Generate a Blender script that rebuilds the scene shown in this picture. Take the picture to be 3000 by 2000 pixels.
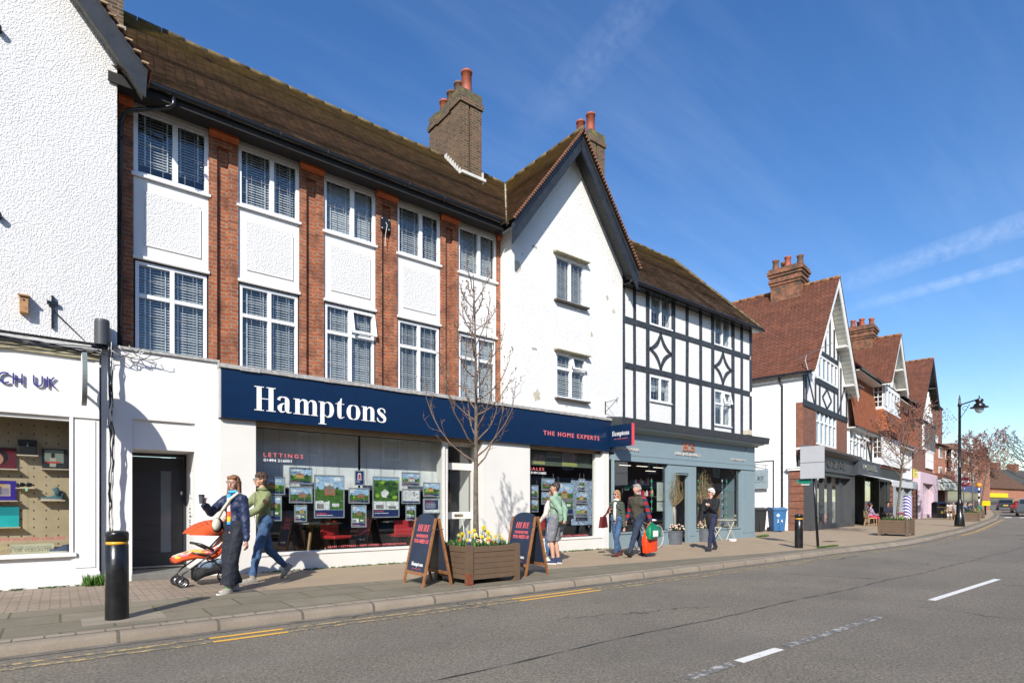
import bpy, math, random
from mathutils import Vector, Matrix
R = math.radians
for o in list(bpy.data.objects): bpy.data.objects.remove(o, do_unlink=True)
scn = bpy.context.scene
COL = scn.collection

# ---------------------------------------------------------------- camera (20 mm shift lens, level)
FPX, UC, VH, CZ = 1667.0, 1500.0, 1480.0, 1.28          # focal length in photo pixels, centre column, horizon row, eye height
AL = math.atan((3600 - UC) / FPX); CA, SA = math.cos(AL), math.sin(AL)
cd = bpy.data.cameras.new('camera'); cam = bpy.data.objects.new('camera', cd); COL.objects.link(cam)
cd.sensor_width = 36; cd.lens = 36 * FPX / 3000; cd.shift_y = (VH - 1000) / 3000
cd.clip_start = .05; cd.clip_end = 4000
cam.location = (0, 0, CZ); cam.rotation_euler = (R(90), 0, AL - R(90))
scn.camera = cam

# ---------------------------------------------------------------- sun and sky
SUN = Vector((-1.06, -1.04, 1.0)).normalized()
ELEV = math.asin(SUN.z); AZ = math.atan2(SUN.x, SUN.y)
ld = bpy.data.lights.new('sun', 'SUN'); ld.energy = 4.6; ld.angle = R(.55); ld.color = (1, .955, .88)
lo = bpy.data.objects.new('sun', ld); COL.objects.link(lo)
lo.rotation_euler = SUN.to_track_quat('Z', 'Y').to_euler()
w = bpy.data.worlds.new('World'); scn.world = w; w.use_nodes = True
nt = w.node_tree; N = nt.nodes; L = nt.links; N.clear()
sky = N.new('ShaderNodeTexSky'); sky.sky_type = 'NISHITA'; sky.sun_disc = False
sky.sun_elevation = ELEV; sky.sun_rotation = AZ % (2 * math.pi)
sky.air_density = 1.1; sky.dust_density = .45; sky.ozone_density = 3.0; sky.altitude = 60
tc = N.new('ShaderNodeTexCoord')
def wn(t, **k):
    n = N.new(t)
    for a, b in k.items(): setattr(n, a, b)
    return n
def vmath(op, a, b):
    n = N.new('ShaderNodeVectorMath'); n.operation = op
    for i, x in enumerate((a, b)):
        if isinstance(x, (tuple, Vector)): n.inputs[i].default_value = tuple(x)
        else: L.new(x, n.inputs[i])
    return n
def fmath(op, a, b=None, c=None, clamp=False):
    n = N.new('ShaderNodeMath'); n.operation = op; n.use_clamp = clamp
    for i, x in enumerate((a, b, c)):
        if x is None: continue
        if isinstance(x, (int, float)): n.inputs[i].default_value = x
        else: L.new(x, n.inputs[i])
    return n.outputs[0]
def raydir(u, v):
    t = (u - UC) / FPX
    return Vector((CA + t * SA, SA - t * CA, (VH - v) / FPX)).normalized()
# thin cirrus, stretched high streaks and two old vapour trails, all by direction of view in the sky
sep = wn('ShaderNodeSeparateXYZ'); L.new(tc.outputs['Generated'], sep.inputs[0])
den = fmath('MAXIMUM', fmath('ADD', sep.outputs[2], .12), .05)
comb = wn('ShaderNodeCombineXYZ')
L.new(fmath('DIVIDE', sep.outputs[0], den), comb.inputs[0]); L.new(fmath('DIVIDE', sep.outputs[1], den), comb.inputs[1])
mp = wn('ShaderNodeMapping'); mp.inputs['Rotation'].default_value = (0, 0, R(38)); mp.inputs['Scale'].default_value = (.35, 2.2, 1)
L.new(comb.outputs[0], mp.inputs[0])
nz = wn('ShaderNodeTexNoise'); nz.inputs['Scale'].default_value = 1.6; nz.inputs['Detail'].default_value = 7; nz.inputs['Roughness'].default_value = .62
L.new(mp.outputs[0], nz.inputs['Vector'])
cir = fmath('MULTIPLY', fmath('POWER', fmath('MULTIPLY_ADD', nz.outputs[0], 2.6, -1.12, True), 1.5), .09)
nzf = wn('ShaderNodeTexNoise'); nzf.inputs['Scale'].default_value = 90; nzf.inputs['Detail'].default_value = 3
L.new(tc.outputs['Generated'], nzf.inputs['Vector'])
tot = cir
for (a, b, wid, amt) in [((2440, 918), (3000, 770), .0085, .13), ((2380, 862), (3000, 655), .016, .11), ((1500, 440), (1840, 60), .03, .04)]:
    da, db = raydir(*a), raydir(*b); nrm = da.cross(db).normalized(); mid = (da + db).normalized(); al = (db - da).normalized()
    d = vmath('DOT_PRODUCT', tc.outputs['Generated'], nrm).outputs['Value']
    d = fmath('SUBTRACT', 1, fmath('DIVIDE', fmath('ABSOLUTE', d), wid), clamp=True)
    e = vmath('DOT_PRODUCT', tc.outputs['Generated'], al).outputs['Value']
    e = fmath('MULTIPLY_ADD', fmath('SUBTRACT', e, da.dot(al)), 6, .15, True)
    e2 = vmath('DOT_PRODUCT', tc.outputs['Generated'], mid).outputs['Value']
    e2 = fmath('MULTIPLY_ADD', e2, 4, -2.6, True)
    q = fmath('MULTIPLY', fmath('MULTIPLY', fmath('POWER', d, .6), e), fmath('MULTIPLY', e2, fmath('MULTIPLY_ADD', nzf.outputs[0], 2.2, -.35, True)))
    tot = fmath('ADD', tot, fmath('MULTIPLY', q, amt))
mx = wn('ShaderNodeMix', data_type='RGBA'); L.new(fmath('MINIMUM', tot, .8), mx.inputs[0])
L.new(sky.outputs[0], mx.inputs[6]); mx.inputs[7].default_value = (8.2, 8.6, 9.2, 1)
hs = wn('ShaderNodeHueSaturation'); hs.inputs['Saturation'].default_value = 1.25; hs.inputs['Hue'].default_value = .508; hs.inputs['Value'].default_value = 1.0
L.new(mx.outputs[2], hs.inputs['Color'])
bg = wn('ShaderNodeBackground'); bg.inputs[1].default_value = .13; L.new(hs.outputs[0], bg.inputs[0])
L.new(bg.outputs[0], wn('ShaderNodeOutputWorld').inputs[0])
scn.view_settings.view_transform = 'Standard'; scn.view_settings.look = 'None'
scn.view_settings.exposure = .46; scn.view_settings.gamma = 1
scn.render.engine = 'CYCLES'; scn.cycles.max_bounces = 8; scn.cycles.transparent_max_bounces = 24
scn.cycles.caustics_reflective = False; scn.cycles.caustics_refractive = False

# ---------------------------------------------------------------- ground heights and pixel -> place on real planes
PROF = [(-300, 0), (14, 0), (18, .04), (21, .07), (25, .10), (40, .13), (77, .25), (108, .83), (150, 2.0), (400, 5), (3000, 20)]
def prof(X):
    for (a, b), (a2, b2) in zip(PROF, PROF[1:]):
        if X <= a2: return b + (b2 - b) * max(0, (X - a)) / (a2 - a)
    return 20
def ray(u):
    t = (u - UC) / FPX; return CA + t * SA, SA - t * CA
def PX(u, Y): a, b = ray(u); return a * Y / b
def PZ(u, v, Y): a, b = ray(u); return CZ + (VH - v) / FPX * Y / b
def GND(u, v, dz=0):
    a, b = ray(u); z = 0
    for _ in range(60): d = (CZ - z - dz) * FPX / (v - VH); z = prof(a * d)
    return Vector((a * d, b * d, z + dz))

# ---------------------------------------------------------------- object helpers
def tag(o, label=None, cat=None, group=None, kind=None):
    for k, v in (('label', label), ('category', cat), ('group', group), ('kind', kind)):
        if v: o[k] = v
    return o
def empty(name, loc=(0, 0, 0), rz=0, label=None, cat=None, group=None):
    o = bpy.data.objects.new(name, None); COL.objects.link(o); o.location = loc; o.rotation_euler = (0, 0, rz)
    o.empty_display_size = .2
    return tag(o, label, cat, group)
def copy_tree(o, parent=None):
    c = o.copy(); COL.objects.link(c); c.parent = parent
    if parent is not None: c.matrix_parent_inverse = o.matrix_parent_inverse.copy()
    for ch in list(o.children): copy_tree(ch, c)
    return c
class MB:
    def __init__(s): s.v = []; s.f = []; s.m = []; s.mi = 0; s.T = None
    def pt(s, p):
        p = Vector(p)
        if s.T is not None: p = s.T @ p
        s.v.append(p); return len(s.v) - 1
    def face(s, pts): s.f.append([s.pt(p) for p in pts]); s.m.append(s.mi); return s
    def box(s, x0, x1, y0, y1, z0, z1):
        i = [s.pt(p) for p in ((x0, y0, z0), (x1, y0, z0), (x1, y1, z0), (x0, y1, z0), (x0, y0, z1), (x1, y0, z1), (x1, y1, z1), (x0, y1, z1))]
        for f in ((0, 3, 2, 1), (4, 5, 6, 7), (0, 1, 5, 4), (1, 2, 6, 5), (2, 3, 7, 6), (3, 0, 4, 7)):
            s.f.append([i[k] for k in f]); s.m.append(s.mi)
        return s
    def bar(s, p, q, w, h, up=(0, 0, 1)):
        p, q = Vector(p), Vector(q); d = q - p; ln = d.length; d.normalize()
        up = Vector(up); sx = d.cross(up)
        if sx.length < 1e-4: sx = d.cross(Vector((1, 0, 0)))
        sx.normalize(); sy = sx.cross(d)
        o = s.T; M = Matrix((( sx.x, d.x, sy.x, p.x), (sx.y, d.y, sy.y, p.y), (sx.z, d.z, sy.z, p.z), (0, 0, 0, 1)))
        s.T = (o @ M) if o is not None else M
        s.box(-w / 2, w / 2, 0, ln, -h / 2, h / 2); s.T = o; return s
    def prism(s, poly, a0, a1, axis='y'):
        def P(p, a): return {'y': (p[0], a, p[1]), 'x': (a, p[0], p[1]), 'z': (p[0], p[1], a)}[axis]
        A = [s.pt(P(p, a0)) for p in poly]; B = [s.pt(P(p, a1)) for p in poly]
        n = len(poly)
        s.f.append(A); s.f.append(B[::-1]); s.m += [s.mi] * 2
        for i in range(n): s.f.append([A[i], B[i], B[(i + 1) % n], A[(i + 1) % n]][::-1]); s.m.append(s.mi)
        return s
    def tube(s, pts, r, n=8, cap=True):
        pts = [Vector(p) for p in pts]; rs = r if isinstance(r, (list, tuple)) else [r] * len(pts)
        rings = []; ref = None
        for i, p in enumerate(pts):
            d = (pts[min(i + 1, len(pts) - 1)] - pts[max(i - 1, 0)])
            if d.length < 1e-9: d = Vector((0, 0, 1))
            d.normalize()
            if ref is None or abs(ref.dot(d)) > .95: ref = Vector((0, 0, 1)) if abs(d.z) < .9 else Vector((1, 0, 0))
            a = d.cross(ref).normalized(); b = a.cross(d); ref = b
            rings.append([s.pt(p + (a * math.cos(2 * math.pi * k / n) + b * math.sin(2 * math.pi * k / n)) * rs[i]) for k in range(n)])
        for A, B in zip(rings, rings[1:]):
            for k in range(n): s.f.append([A[k], A[(k + 1) % n], B[(k + 1) % n], B[k]]); s.m.append(s.mi)
        if cap: s.f.append(rings[0][::-1]); s.f.append(rings[-1]); s.m += [s.mi] * 2
        return s
    def lathe(s, prof_, c=(0, 0, 0), n=24, sx=1, sy=1):
        rings = [[s.pt((c[0] + r * sx * math.cos(2 * math.pi * k / n), c[1] + r * sy * math.sin(2 * math.pi * k / n), c[2] + z)) for k in range(n)] for r, z in prof_]
        for A, B in zip(rings, rings[1:]):
            for k in range(n): s.f.append([A[k], A[(k + 1) % n], B[(k + 1) % n], B[k]]); s.m.append(s.mi)
        s.f.append(rings[0][::-1]); s.f.append(rings[-1]); s.m += [s.mi] * 2
        return s
    def ball(s, c, r, n=12, k=8):
        r = r if isinstance(r, (tuple, list)) else (r, r, r); c = Vector(c)
        rings = []
        for j in range(1, k):
            th = math.pi * j / k
            rings.append([s.pt(c + Vector((r[0] * math.sin(th) * math.cos(2 * math.pi * i / n), r[1] * math.sin(th) * math.sin(2 * math.pi * i / n), r[2] * math.cos(th)))) for i in range(n)])
        t = s.pt(c + Vector((0, 0, r[2]))); b = s.pt(c - Vector((0, 0, r[2])))
        for A, B in zip(rings, rings[1:]):
            for i in range(n): s.f.append([A[i], B[i], B[(i + 1) % n], A[(i + 1) % n]]); s.m.append(s.mi)
        for i in range(n):
            s.f.append([t, rings[0][i], rings[0][(i + 1) % n]]); s.f.append([b, rings[-1][(i + 1) % n], rings[-1][i]]); s.m += [s.mi] * 2
        return s
    def holes(s, x0, x1, z0, z1, y0, y1, hs):
        """a wall slab x0..x1, z0..z1 between y0 and y1 with rectangular openings hs = [(xa, xb, za, zb)]"""
        xs = sorted({x0, x1} | {q for h in hs for q in h[:2] if x0 < q < x1}); zs = sorted({z0, z1} | {q for h in hs for q in h[2:] if z0 < q < z1})
        for a, b in zip(xs, xs[1:]):
            run = None
            for c, d in list(zip(zs, zs[1:])) + [(None, None)]:
                solid = c is not None and not any(h[0] - 1e-6 <= a and b <= h[1] + 1e-6 and h[2] - 1e-6 <= c and d <= h[3] + 1e-6 for h in hs)
                if solid: run = (run[0], d) if run else (c, d)
                elif run: s.box(a, b, y0, y1, run[0], run[1]); run = None
        return s
    def build(s, name, mats, parent=None, smooth=False, bevel=0, label=None, cat=None, group=None, kind=None):
        me = bpy.data.meshes.new(name); me.from_pydata([tuple(v) for v in s.v], [], s.f)
        mats = mats if isinstance(mats, (list, tuple)) else [mats]
        for m in mats: me.materials.append(m)
        for p, i in zip(me.polygons, s.m): p.material_index = i; p.use_smooth = smooth
        me.validate(); me.update()
        o = bpy.data.objects.new(name, me); COL.objects.link(o)
        if parent is not None:
            bpy.context.view_layer.update() if False else None
            o.parent = parent
            M = Matrix.Translation(parent.location) @ parent.rotation_euler.to_matrix().to_4x4()
            q = parent.parent
            if q is not None: M = MW(parent)
            o.matrix_parent_inverse = M.inverted()
        if bevel:
            b = o.modifiers.new('bevel', 'BEVEL'); b.width = bevel; b.segments = 2; b.limit_method = 'ANGLE'; b.angle_limit = R(40)
        return tag(o, label, cat, group, kind)
def MW(o):
    M = Matrix.Translation(o.location) @ o.rotation_euler.to_matrix().to_4x4()
    return (MW(o.parent) @ o.matrix_parent_inverse @ M) if o.parent else M

# ---------------------------------------------------------------- materials
def newmat(name):
    m = bpy.data.materials.new(name); m.use_nodes = True; t = m.node_tree; t.nodes.clear()
    out = t.nodes.new('ShaderNodeOutputMaterial'); b = t.nodes.new('ShaderNodeBsdfPrincipled'); t.links.new(b.outputs[0], out.inputs[0])
    return m, t, b
class NB:
    """small node builder"""
    def __init__(s, t): s.t = t; s.tc = t.nodes.new('ShaderNodeTexCoord'); s.obj = s.tc.outputs['Object']
    def n(s, ty, **k):
        x = s.t.nodes.new(ty)
        for a, b in k.items():
            if a in x.inputs.keys() if False else False: pass
            setattr(x, a, b)
        return x
    def set(s, x, i, v):
        if hasattr(v, 'links') or hasattr(v, 'is_linked'): s.t.links.new(v, x.inputs[i])
        else: x.inputs[i].default_value = v
    def vec(s, fx, fy, fz=0):
        """vector from linear forms of the object coordinates: each f is (ax, ay, az)"""
        c = s.n('ShaderNodeCombineXYZ')
        for i, f in enumerate((fx, fy, fz)):
            if not f: continue
            d = s.n('ShaderNodeVectorMath', operation='DOT_PRODUCT'); s.t.links.new(s.obj, d.inputs[0]); d.inputs[1].default_value = f
            s.t.links.new(d.outputs['Value'], c.inputs[i])
        return c.outputs[0]
    def noise(s, scale, detail=4, rough=.55, vec=None, out=0):
        x = s.n('ShaderNodeTexNoise'); s.t.links.new(vec or s.obj, x.inputs['Vector']); x.inputs['Scale'].default_value = scale
        x.inputs['Detail'].default_value = detail; x.inputs['Roughness'].default_value = rough; return x.outputs[out]
    def vor(s, scale, vec=None, feature='F1', out=0):
        x = s.n('ShaderNodeTexVoronoi', feature=feature); s.t.links.new(vec or s.obj, x.inputs['Vector']); x.inputs['Scale'].default_value = scale; return x.outputs[out]
    def math(s, op, a, b=0, clamp=False):
        x = s.n('ShaderNodeMath', operation=op); x.use_clamp = clamp; s.set(x, 0, a); s.set(x, 1, b); return x.outputs[0]
    def ramp(s, f, lo, hi):
        x = s.n('ShaderNodeMapRange'); s.set(x, 0, f); x.inputs[1].default_value = lo; x.inputs[2].default_value = hi; return x.outputs[0]
    def mix(s, f, a, b, mode='MIX'):
        x = s.n('ShaderNodeMix', data_type='RGBA', blend_type=mode); s.set(x, 0, f)
        for i, c in ((6, a), (7, b)): s.set(x, i, (c if len(c) == 4 else (*c, 1)) if isinstance(c, tuple) else c)
        return x.outputs[2]
    def bump(s, b, h, dist, strength=1.0, normal=None):
        x = s.n('ShaderNodeBump'); x.inputs['Distance'].default_value = dist; x.inputs['Strength'].default_value = strength; s.t.links.new(h, x.inputs['Height'])
        if normal: s.t.links.new(normal, x.inputs['Normal'])
        s.t.links.new(x.outputs[0], b.inputs['Normal']); return x.outputs[0]
_mc = {}
def mat(name, col, rough=.6, metal=0, var=.12, vs=3, bump=0, bs=40, spec=.5, coat=0):
    if name in _mc: return _mc[name]
    m, t, b = newmat(name); nb = NB(t)
    n1 = nb.noise(vs, 5, .6)
    k = lambda f: tuple(min(1, c * f) for c in col)
    c = nb.mix(nb.ramp(n1, .3, .7), k(1 - var), k(1 + var)); t.links.new(c, b.inputs['Base Color'])
    b.inputs['Roughness'].default_value = rough; b.inputs['Metallic'].default_value = metal; b.inputs['Specular IOR Level'].default_value = spec
    b.inputs['Coat Weight'].default_value = coat; b.inputs['Coat Roughness'].default_value = .05
    if bump: nb.bump(b, nb.noise(bs, 3), bump)
    _mc[name] = m; return m
def brickmat(name, c1, c2, mortar, bw=.225, bh=.075, ms=.012, U=(1, 1, 0), V=(0, 0, 1), bump=.006, dirt=None, off=.5, rough=.85):
    m, t, b = newmat(name); nb = NB(t)
    v = nb.vec(U, V)
    x = nb.n('ShaderNodeTexBrick'); t.links.new(v, x.inputs['Vector']); x.offset = off
    x.inputs['Scale'].default_value = 1; x.inputs['Brick Width'].default_value = bw; x.inputs['Row Height'].default_value = bh; x.inputs['Mortar Size'].default_value = ms
    x.inputs['Mortar Smooth'].default_value = .15; x.inputs['Bias'].default_value = 0
    x.inputs['Color1'].default_value = (*c1, 1); x.inputs['Color2'].default_value = (*c2, 1); x.inputs['Mortar'].default_value = (*mortar, 1)
    c = nb.mix(nb.ramp(nb.noise(1.3, 6, .65), .35, .7), x.outputs[0], tuple(q * .55 for q in c1), 'MIX')
    c = nb.mix(.35, x.outputs[0], c)
    c = nb.mix(nb.math('MULTIPLY', nb.ramp(nb.noise(9, 5), .45, .75), .5), c, tuple(min(1, q * 1.5) for q in c2))
    if dirt: c = nb.mix(nb.math('MULTIPLY', nb.ramp(nb.noise(dirt[1], 6, .7), dirt[2], dirt[3]), dirt[4] if len(dirt) > 4 else .85), c, dirt[0])
    t.links.new(c, b.inputs['Base Color']); b.inputs['Roughness'].default_value = rough
    h = nb.math('SUBTRACT', nb.math('MULTIPLY', nb.noise(60, 3), .5), x.outputs[1])
    nb.bump(b, h, bump)
    return m
def castmat(name, col, scale=22, dist=.03, patches=.0):
    m, t, b = newmat(name); nb = NB(t)
    n = nb.noise(scale, 3, .5); n2 = nb.noise(scale * 3.1, 2)
    big = nb.ramp(nb.noise(.8, 6, .7), .35, .75)
    c = nb.mix(nb.math('MULTIPLY', big, .45), col, tuple(q * .82 for q in col))
    c = nb.mix(nb.math('MULTIPLY', nb.ramp(nb.noise(5.5, 5, .8), .66, .74), patches), c, (.42, .38, .28))
    c = nb.mix(nb.math('MULTIPLY', nb.ramp(nb.noise(2.1, 8, .75), .62, .72), patches * .7), c, (.5, .47, .40))
    t.links.new(c, b.inputs['Base Color']); b.inputs['Roughness'].default_value = .9
    st_ = nb.noise(1, 5, .7, nb.vec((5, 5, 0), (0, 0, .45))); c = nb.mix(nb.math('MULTIPLY', nb.ramp(st_, .56, .8), .35), c, (.50, .48, .42))
    t.links.new(c, b.inputs['Base Color'])
    h = nb.math('ADD', nb.math('MULTIPLY', nb.ramp(n, .35, .65), 1.0), nb.math('MULTIPLY', n2, .35))
    nb.bump(b, h, dist); return m
def tilemat(name, c1, c2, gauge_z, moss=.5, mosscol=(.17, .14, .035)):
    m, t, b = newmat(name); nb = NB(t)
    v = nb.vec((1, 1, 0), (0, 0, 1))
    x = nb.n('ShaderNodeTexBrick'); t.links.new(v, x.inputs['Vector']); x.offset = .5
    x.inputs['Scale'].default_value = 1; x.inputs['Brick Width'].default_value = .17; x.inputs['Row Height'].default_value = gauge_z; x.inputs['Mortar Size'].default_value = .006
    x.inputs['Color1'].default_value = (*c1, 1); x.inputs['Color2'].default_value = (*c2, 1); x.inputs['Mortar'].default_value = (*[q * .3 for q in c1], 1)
    c = nb.mix(nb.math('MULTIPLY', nb.ramp(nb.noise(2.2, 6, .7), .4, .7), .6), x.outputs[0], tuple(q * .5 for q in c1))
    c = nb.mix(nb.math('MULTIPLY', nb.ramp(nb.noise(7, 6, .75), .5, .7), moss), c, mosscol)
    if moss > .5:
        zz = nb.n('ShaderNodeSeparateXYZ'); t.links.new(nb.obj, zz.inputs[0])
        c = nb.mix(nb.math('MULTIPLY', nb.math('MULTIPLY', nb.ramp(zz.outputs[2], 10.0, 11.5), nb.ramp(nb.noise(3.2, 6, .75), .38, .6)), .75), c, (.27, .21, .06))
    c = nb.mix(nb.math('MULTIPLY', nb.ramp(nb.noise(31, 3, .75), .62, .7), .5), c, (.26, .25, .21))
    t.links.new(c, b.inputs['Base Color']); b.inputs['Roughness'].default_value = .9
    nb.bump(b, nb.math('SUBTRACT', nb.math('MULTIPLY', nb.noise(35, 3), .6), x.outputs[1]), .006)
    return m
def glassmat(name, tint=(.86, .9, .9), k=1.0, base=.03):
    m = bpy.data.materials.new(name); m.use_nodes = True; t = m.node_tree; t.nodes.clear()
    out = t.nodes.new('ShaderNodeOutputMaterial'); mx_ = t.nodes.new('ShaderNodeMixShader'); tr = t.nodes.new('ShaderNodeBsdfTransparent'); gl = t.nodes.new('ShaderNodeBsdfGlossy')
    tr.inputs[0].default_value = (*tint, 1); gl.inputs['Roughness'].default_value = .0; gl.inputs[0].default_value = (.95, .97, 1, 1)
    ge = t.nodes.new('ShaderNodeNewGeometry'); dt = t.nodes.new('ShaderNodeVectorMath'); dt.operation = 'DOT_PRODUCT'
    t.links.new(ge.outputs['Incoming'], dt.inputs[0]); t.links.new(ge.outputs['Normal'], dt.inputs[1])
    def mm(op, x, y):
        n = t.nodes.new('ShaderNodeMath'); n.operation = op; n.use_clamp = False
        for i, q in enumerate((x, y)):
            if isinstance(q, (int, float)): n.inputs[i].default_value = q
            else: t.links.new(q, n.inputs[i])
        return n
    fr = mm('MULTIPLY_ADD', mm('POWER', mm('SUBTRACT', 1.0, mm('ABSOLUTE', dt.outputs['Value'], 0).outputs[0]).outputs[0], 4.0).outputs[0], .95); fr.inputs[2].default_value = .045
    ma = t.nodes.new('ShaderNodeMath'); ma.operation = 'MULTIPLY_ADD'; ma.use_clamp = True; ma.inputs[1].default_value = 1.5 * k; ma.inputs[2].default_value = base
    t.links.new(fr.outputs[0], ma.inputs[0]); t.links.new(ma.outputs[0], mx_.inputs[0]); t.links.new(tr.outputs[0], mx_.inputs[1]); t.links.new(gl.outputs[0], mx_.inputs[2]); t.links.new(mx_.outputs[0], out.inputs[0])
    return m
WHITE = mat('white_paint', (.75, .74, .715), .55, var=.03, vs=2, bump=.0015, bs=25)
CREAM = mat('cream_paint', (.70, .68, .63), .6, var=.04, vs=1.5, bump=.001, bs=30)
UPVC = mat('white_upvc', (.80, .81, .82), .3, var=.02)
BLACKP = mat('black_timber_paint', (.022, .025, .03), .45, var=.35, vs=6, bump=.002, bs=30)
BLACKM = mat('black_gutter_plastic', (.012, .013, .015), .25, var=.2)
SOFFIT = mat('dark_soffit', (.018, .017, .017), .8)
LEAD = mat('lead_flashing', (.38, .37, .35), .7, var=.3, vs=12, bump=.004, bs=30)
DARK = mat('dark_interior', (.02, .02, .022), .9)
BLIND = mat('blind_slats', (.60, .61, .61), .5, var=.05)
CASTA = castmat('roughcast_white', (.74, .735, .725), 46, .0085, .03)
CASTG = castmat('roughcast_weathered', (.74, .735, .715), 21, .0045, .75)
CASTT = castmat('render_panels_weathered', (.735, .73, .71), 12, .005, .6)
CASTP = castmat('spandrel_roughcast', (.74, .735, .72), 44, .007, .1)
BRICKR = brickmat('red_brick', (.30, .075, .026), (.42, .125, .045), (.33, .23, .16), ms=.014, dirt=((.09, .032, .02), 3.5, .42, .66, .75))
BRICKC = brickmat('sooty_brick', (.045, .026, .018), (.15, .078, .042), (.20, .17, .11), dirt=((.20, .16, .035), 4, .55, .75, .3))
TILED = tilemat('brown_clay_tile', (.17, .112, .075), (.30, .195, .13), .0755, .6, (.24, .19, .06))
TILER = tilemat('red_clay_tile', (.155, .055, .032), (.25, .088, .048), .085, .14, (.10, .085, .03))
TILEH = tilemat('orange_hung_tile', (.36, .10, .035), (.46, .15, .06), .11, .05)
GLASS = glassmat('window_glass', (.93, .95, .95), .55, .01)
SHOPG = glassmat('shop_glass', (.95, .97, .97), .8, .02)
# ---------------------------------------------------------------- the ground: one sheet, road, pavement, kerb
def stations():
    xs = []; x = -60.
    while x < 900: xs.append(x); x += 1.0 if -5 < x < 60 else (3 if x < 130 else 20)
    return xs
KP = [(-60, 6.98), (14, 6.92), (17.4, 6.88), (19.5, 6.72), (22, 6.66), (25, 6.82), (28, 7.2), (35, 8.0), (43, 9.2), (61, 12.0), (82, 15.9), (100, 19.9), (200, 45), (900, 230)]
def kerb_y(x):
    for (a, b), (a2, b2) in zip(KP, KP[1:]):
        if x <= a2:
            t = max(0, (x - a) / (a2 - a)); return b + (b2 - b) * t
    return 230
def strip(name, f0, f1, z0, z1, m, n=1, xs=None, **k):
    xs = xs or stations(); M = MB(); rows = []
    for x in xs:
        y0, y1 = f0(x), f1(x); rows.append([M.pt((x, y0 + (y1 - y0) * i / n, prof(x) + z0 + (z1 - z0) * i / n)) for i in range(n + 1)])
    for A, B in zip(rows, rows[1:]):
        for i in range(n): M.f.append([A[i], B[i], B[i + 1], A[i + 1]]); M.m.append(0)
    return M.build(name, m, **k)
def road_mat():
    m, t, b = newmat('asphalt'); nb = NB(t)
    sp = nb.noise(42, 4, .75); sp2 = nb.vor(130, out=1)
    g = nb.n('ShaderNodeSeparateColor'); t.links.new(sp2, g.inputs[0])
    c = nb.mix(nb.ramp(sp, .36, .66), (.088, .074, .055), (.34, .292, .222))
    c = nb.mix(nb.math('MULTIPLY', nb.ramp(g.outputs[0], .82, .95), .5), c, (.32, .30, .27))
    c = nb.mix(nb.math('MULTIPLY', nb.ramp(nb.noise(.45, 5, .6), .4, .66), .35), c, (.085, .079, .07))
    v = nb.vec((.16, .05, 0), (0, 1.3, 0)); c = nb.mix(nb.math('MULTIPLY', nb.ramp(nb.noise(1.1, 4, .6, v), .48, .7), .3), c, (.17, .155, .135))
    # cracks that wander along the surface
    dv = nb.n('ShaderNodeVectorMath', operation='MULTIPLY_ADD'); t.links.new(nb.noise(1.5, 4, .6, out=1), dv.inputs[0]); dv.inputs[1].default_value = (.9, .9, 0); t.links.new(nb.obj, dv.inputs[2])
    cr = nb.vor(.33, dv.outputs[0], 'DISTANCE_TO_EDGE'); c = nb.mix(nb.math('MULTIPLY', nb.ramp(cr, .006, .002), nb.ramp(nb.noise(.35, 2), .5, .6)), c, (.03, .028, .026))
    t.links.new(c, b.inputs['Base Color']); b.inputs['Roughness'].default_value = .82; b.inputs['Specular IOR Level'].default_value = .3
    c = nb.mix(nb.math('MULTIPLY', nb.ramp(nb.noise(1, 3, .5, nb.vec((.05, 0, 0), (0, .9, 0))), .5, .62), .22), c, (.22, .2, .17)); c = nb.mix(nb.math('MULTIPLY', nb.ramp(nb.noise(3.1, 5, .6), .66, .74), .35), c, (.05, .047, .043)); t.links.new(c, b.inputs['Base Color'])
    nb.bump(b, nb.math('ADD', nb.noise(140, 2, .6), nb.math('MULTIPLY', sp, .8)), .009); return m
def tarmac_mat():
    m, t, b = newmat('buff_pavement'); nb = NB(t)
    c = nb.mix(nb.ramp(nb.noise(80, 3, .7), .35, .65), (.25, .178, .11), (.48, .37, .245))
    c = nb.mix(nb.math('MULTIPLY', nb.ramp(nb.noise(1.1, 6, .65), .4, .7), .4), c, (.22, .18, .14))
    t.links.new(c, b.inputs['Base Color']); b.inputs['Roughness'].default_value = .9; nb.bump(b, nb.noise(120, 2), .006); return m
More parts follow.
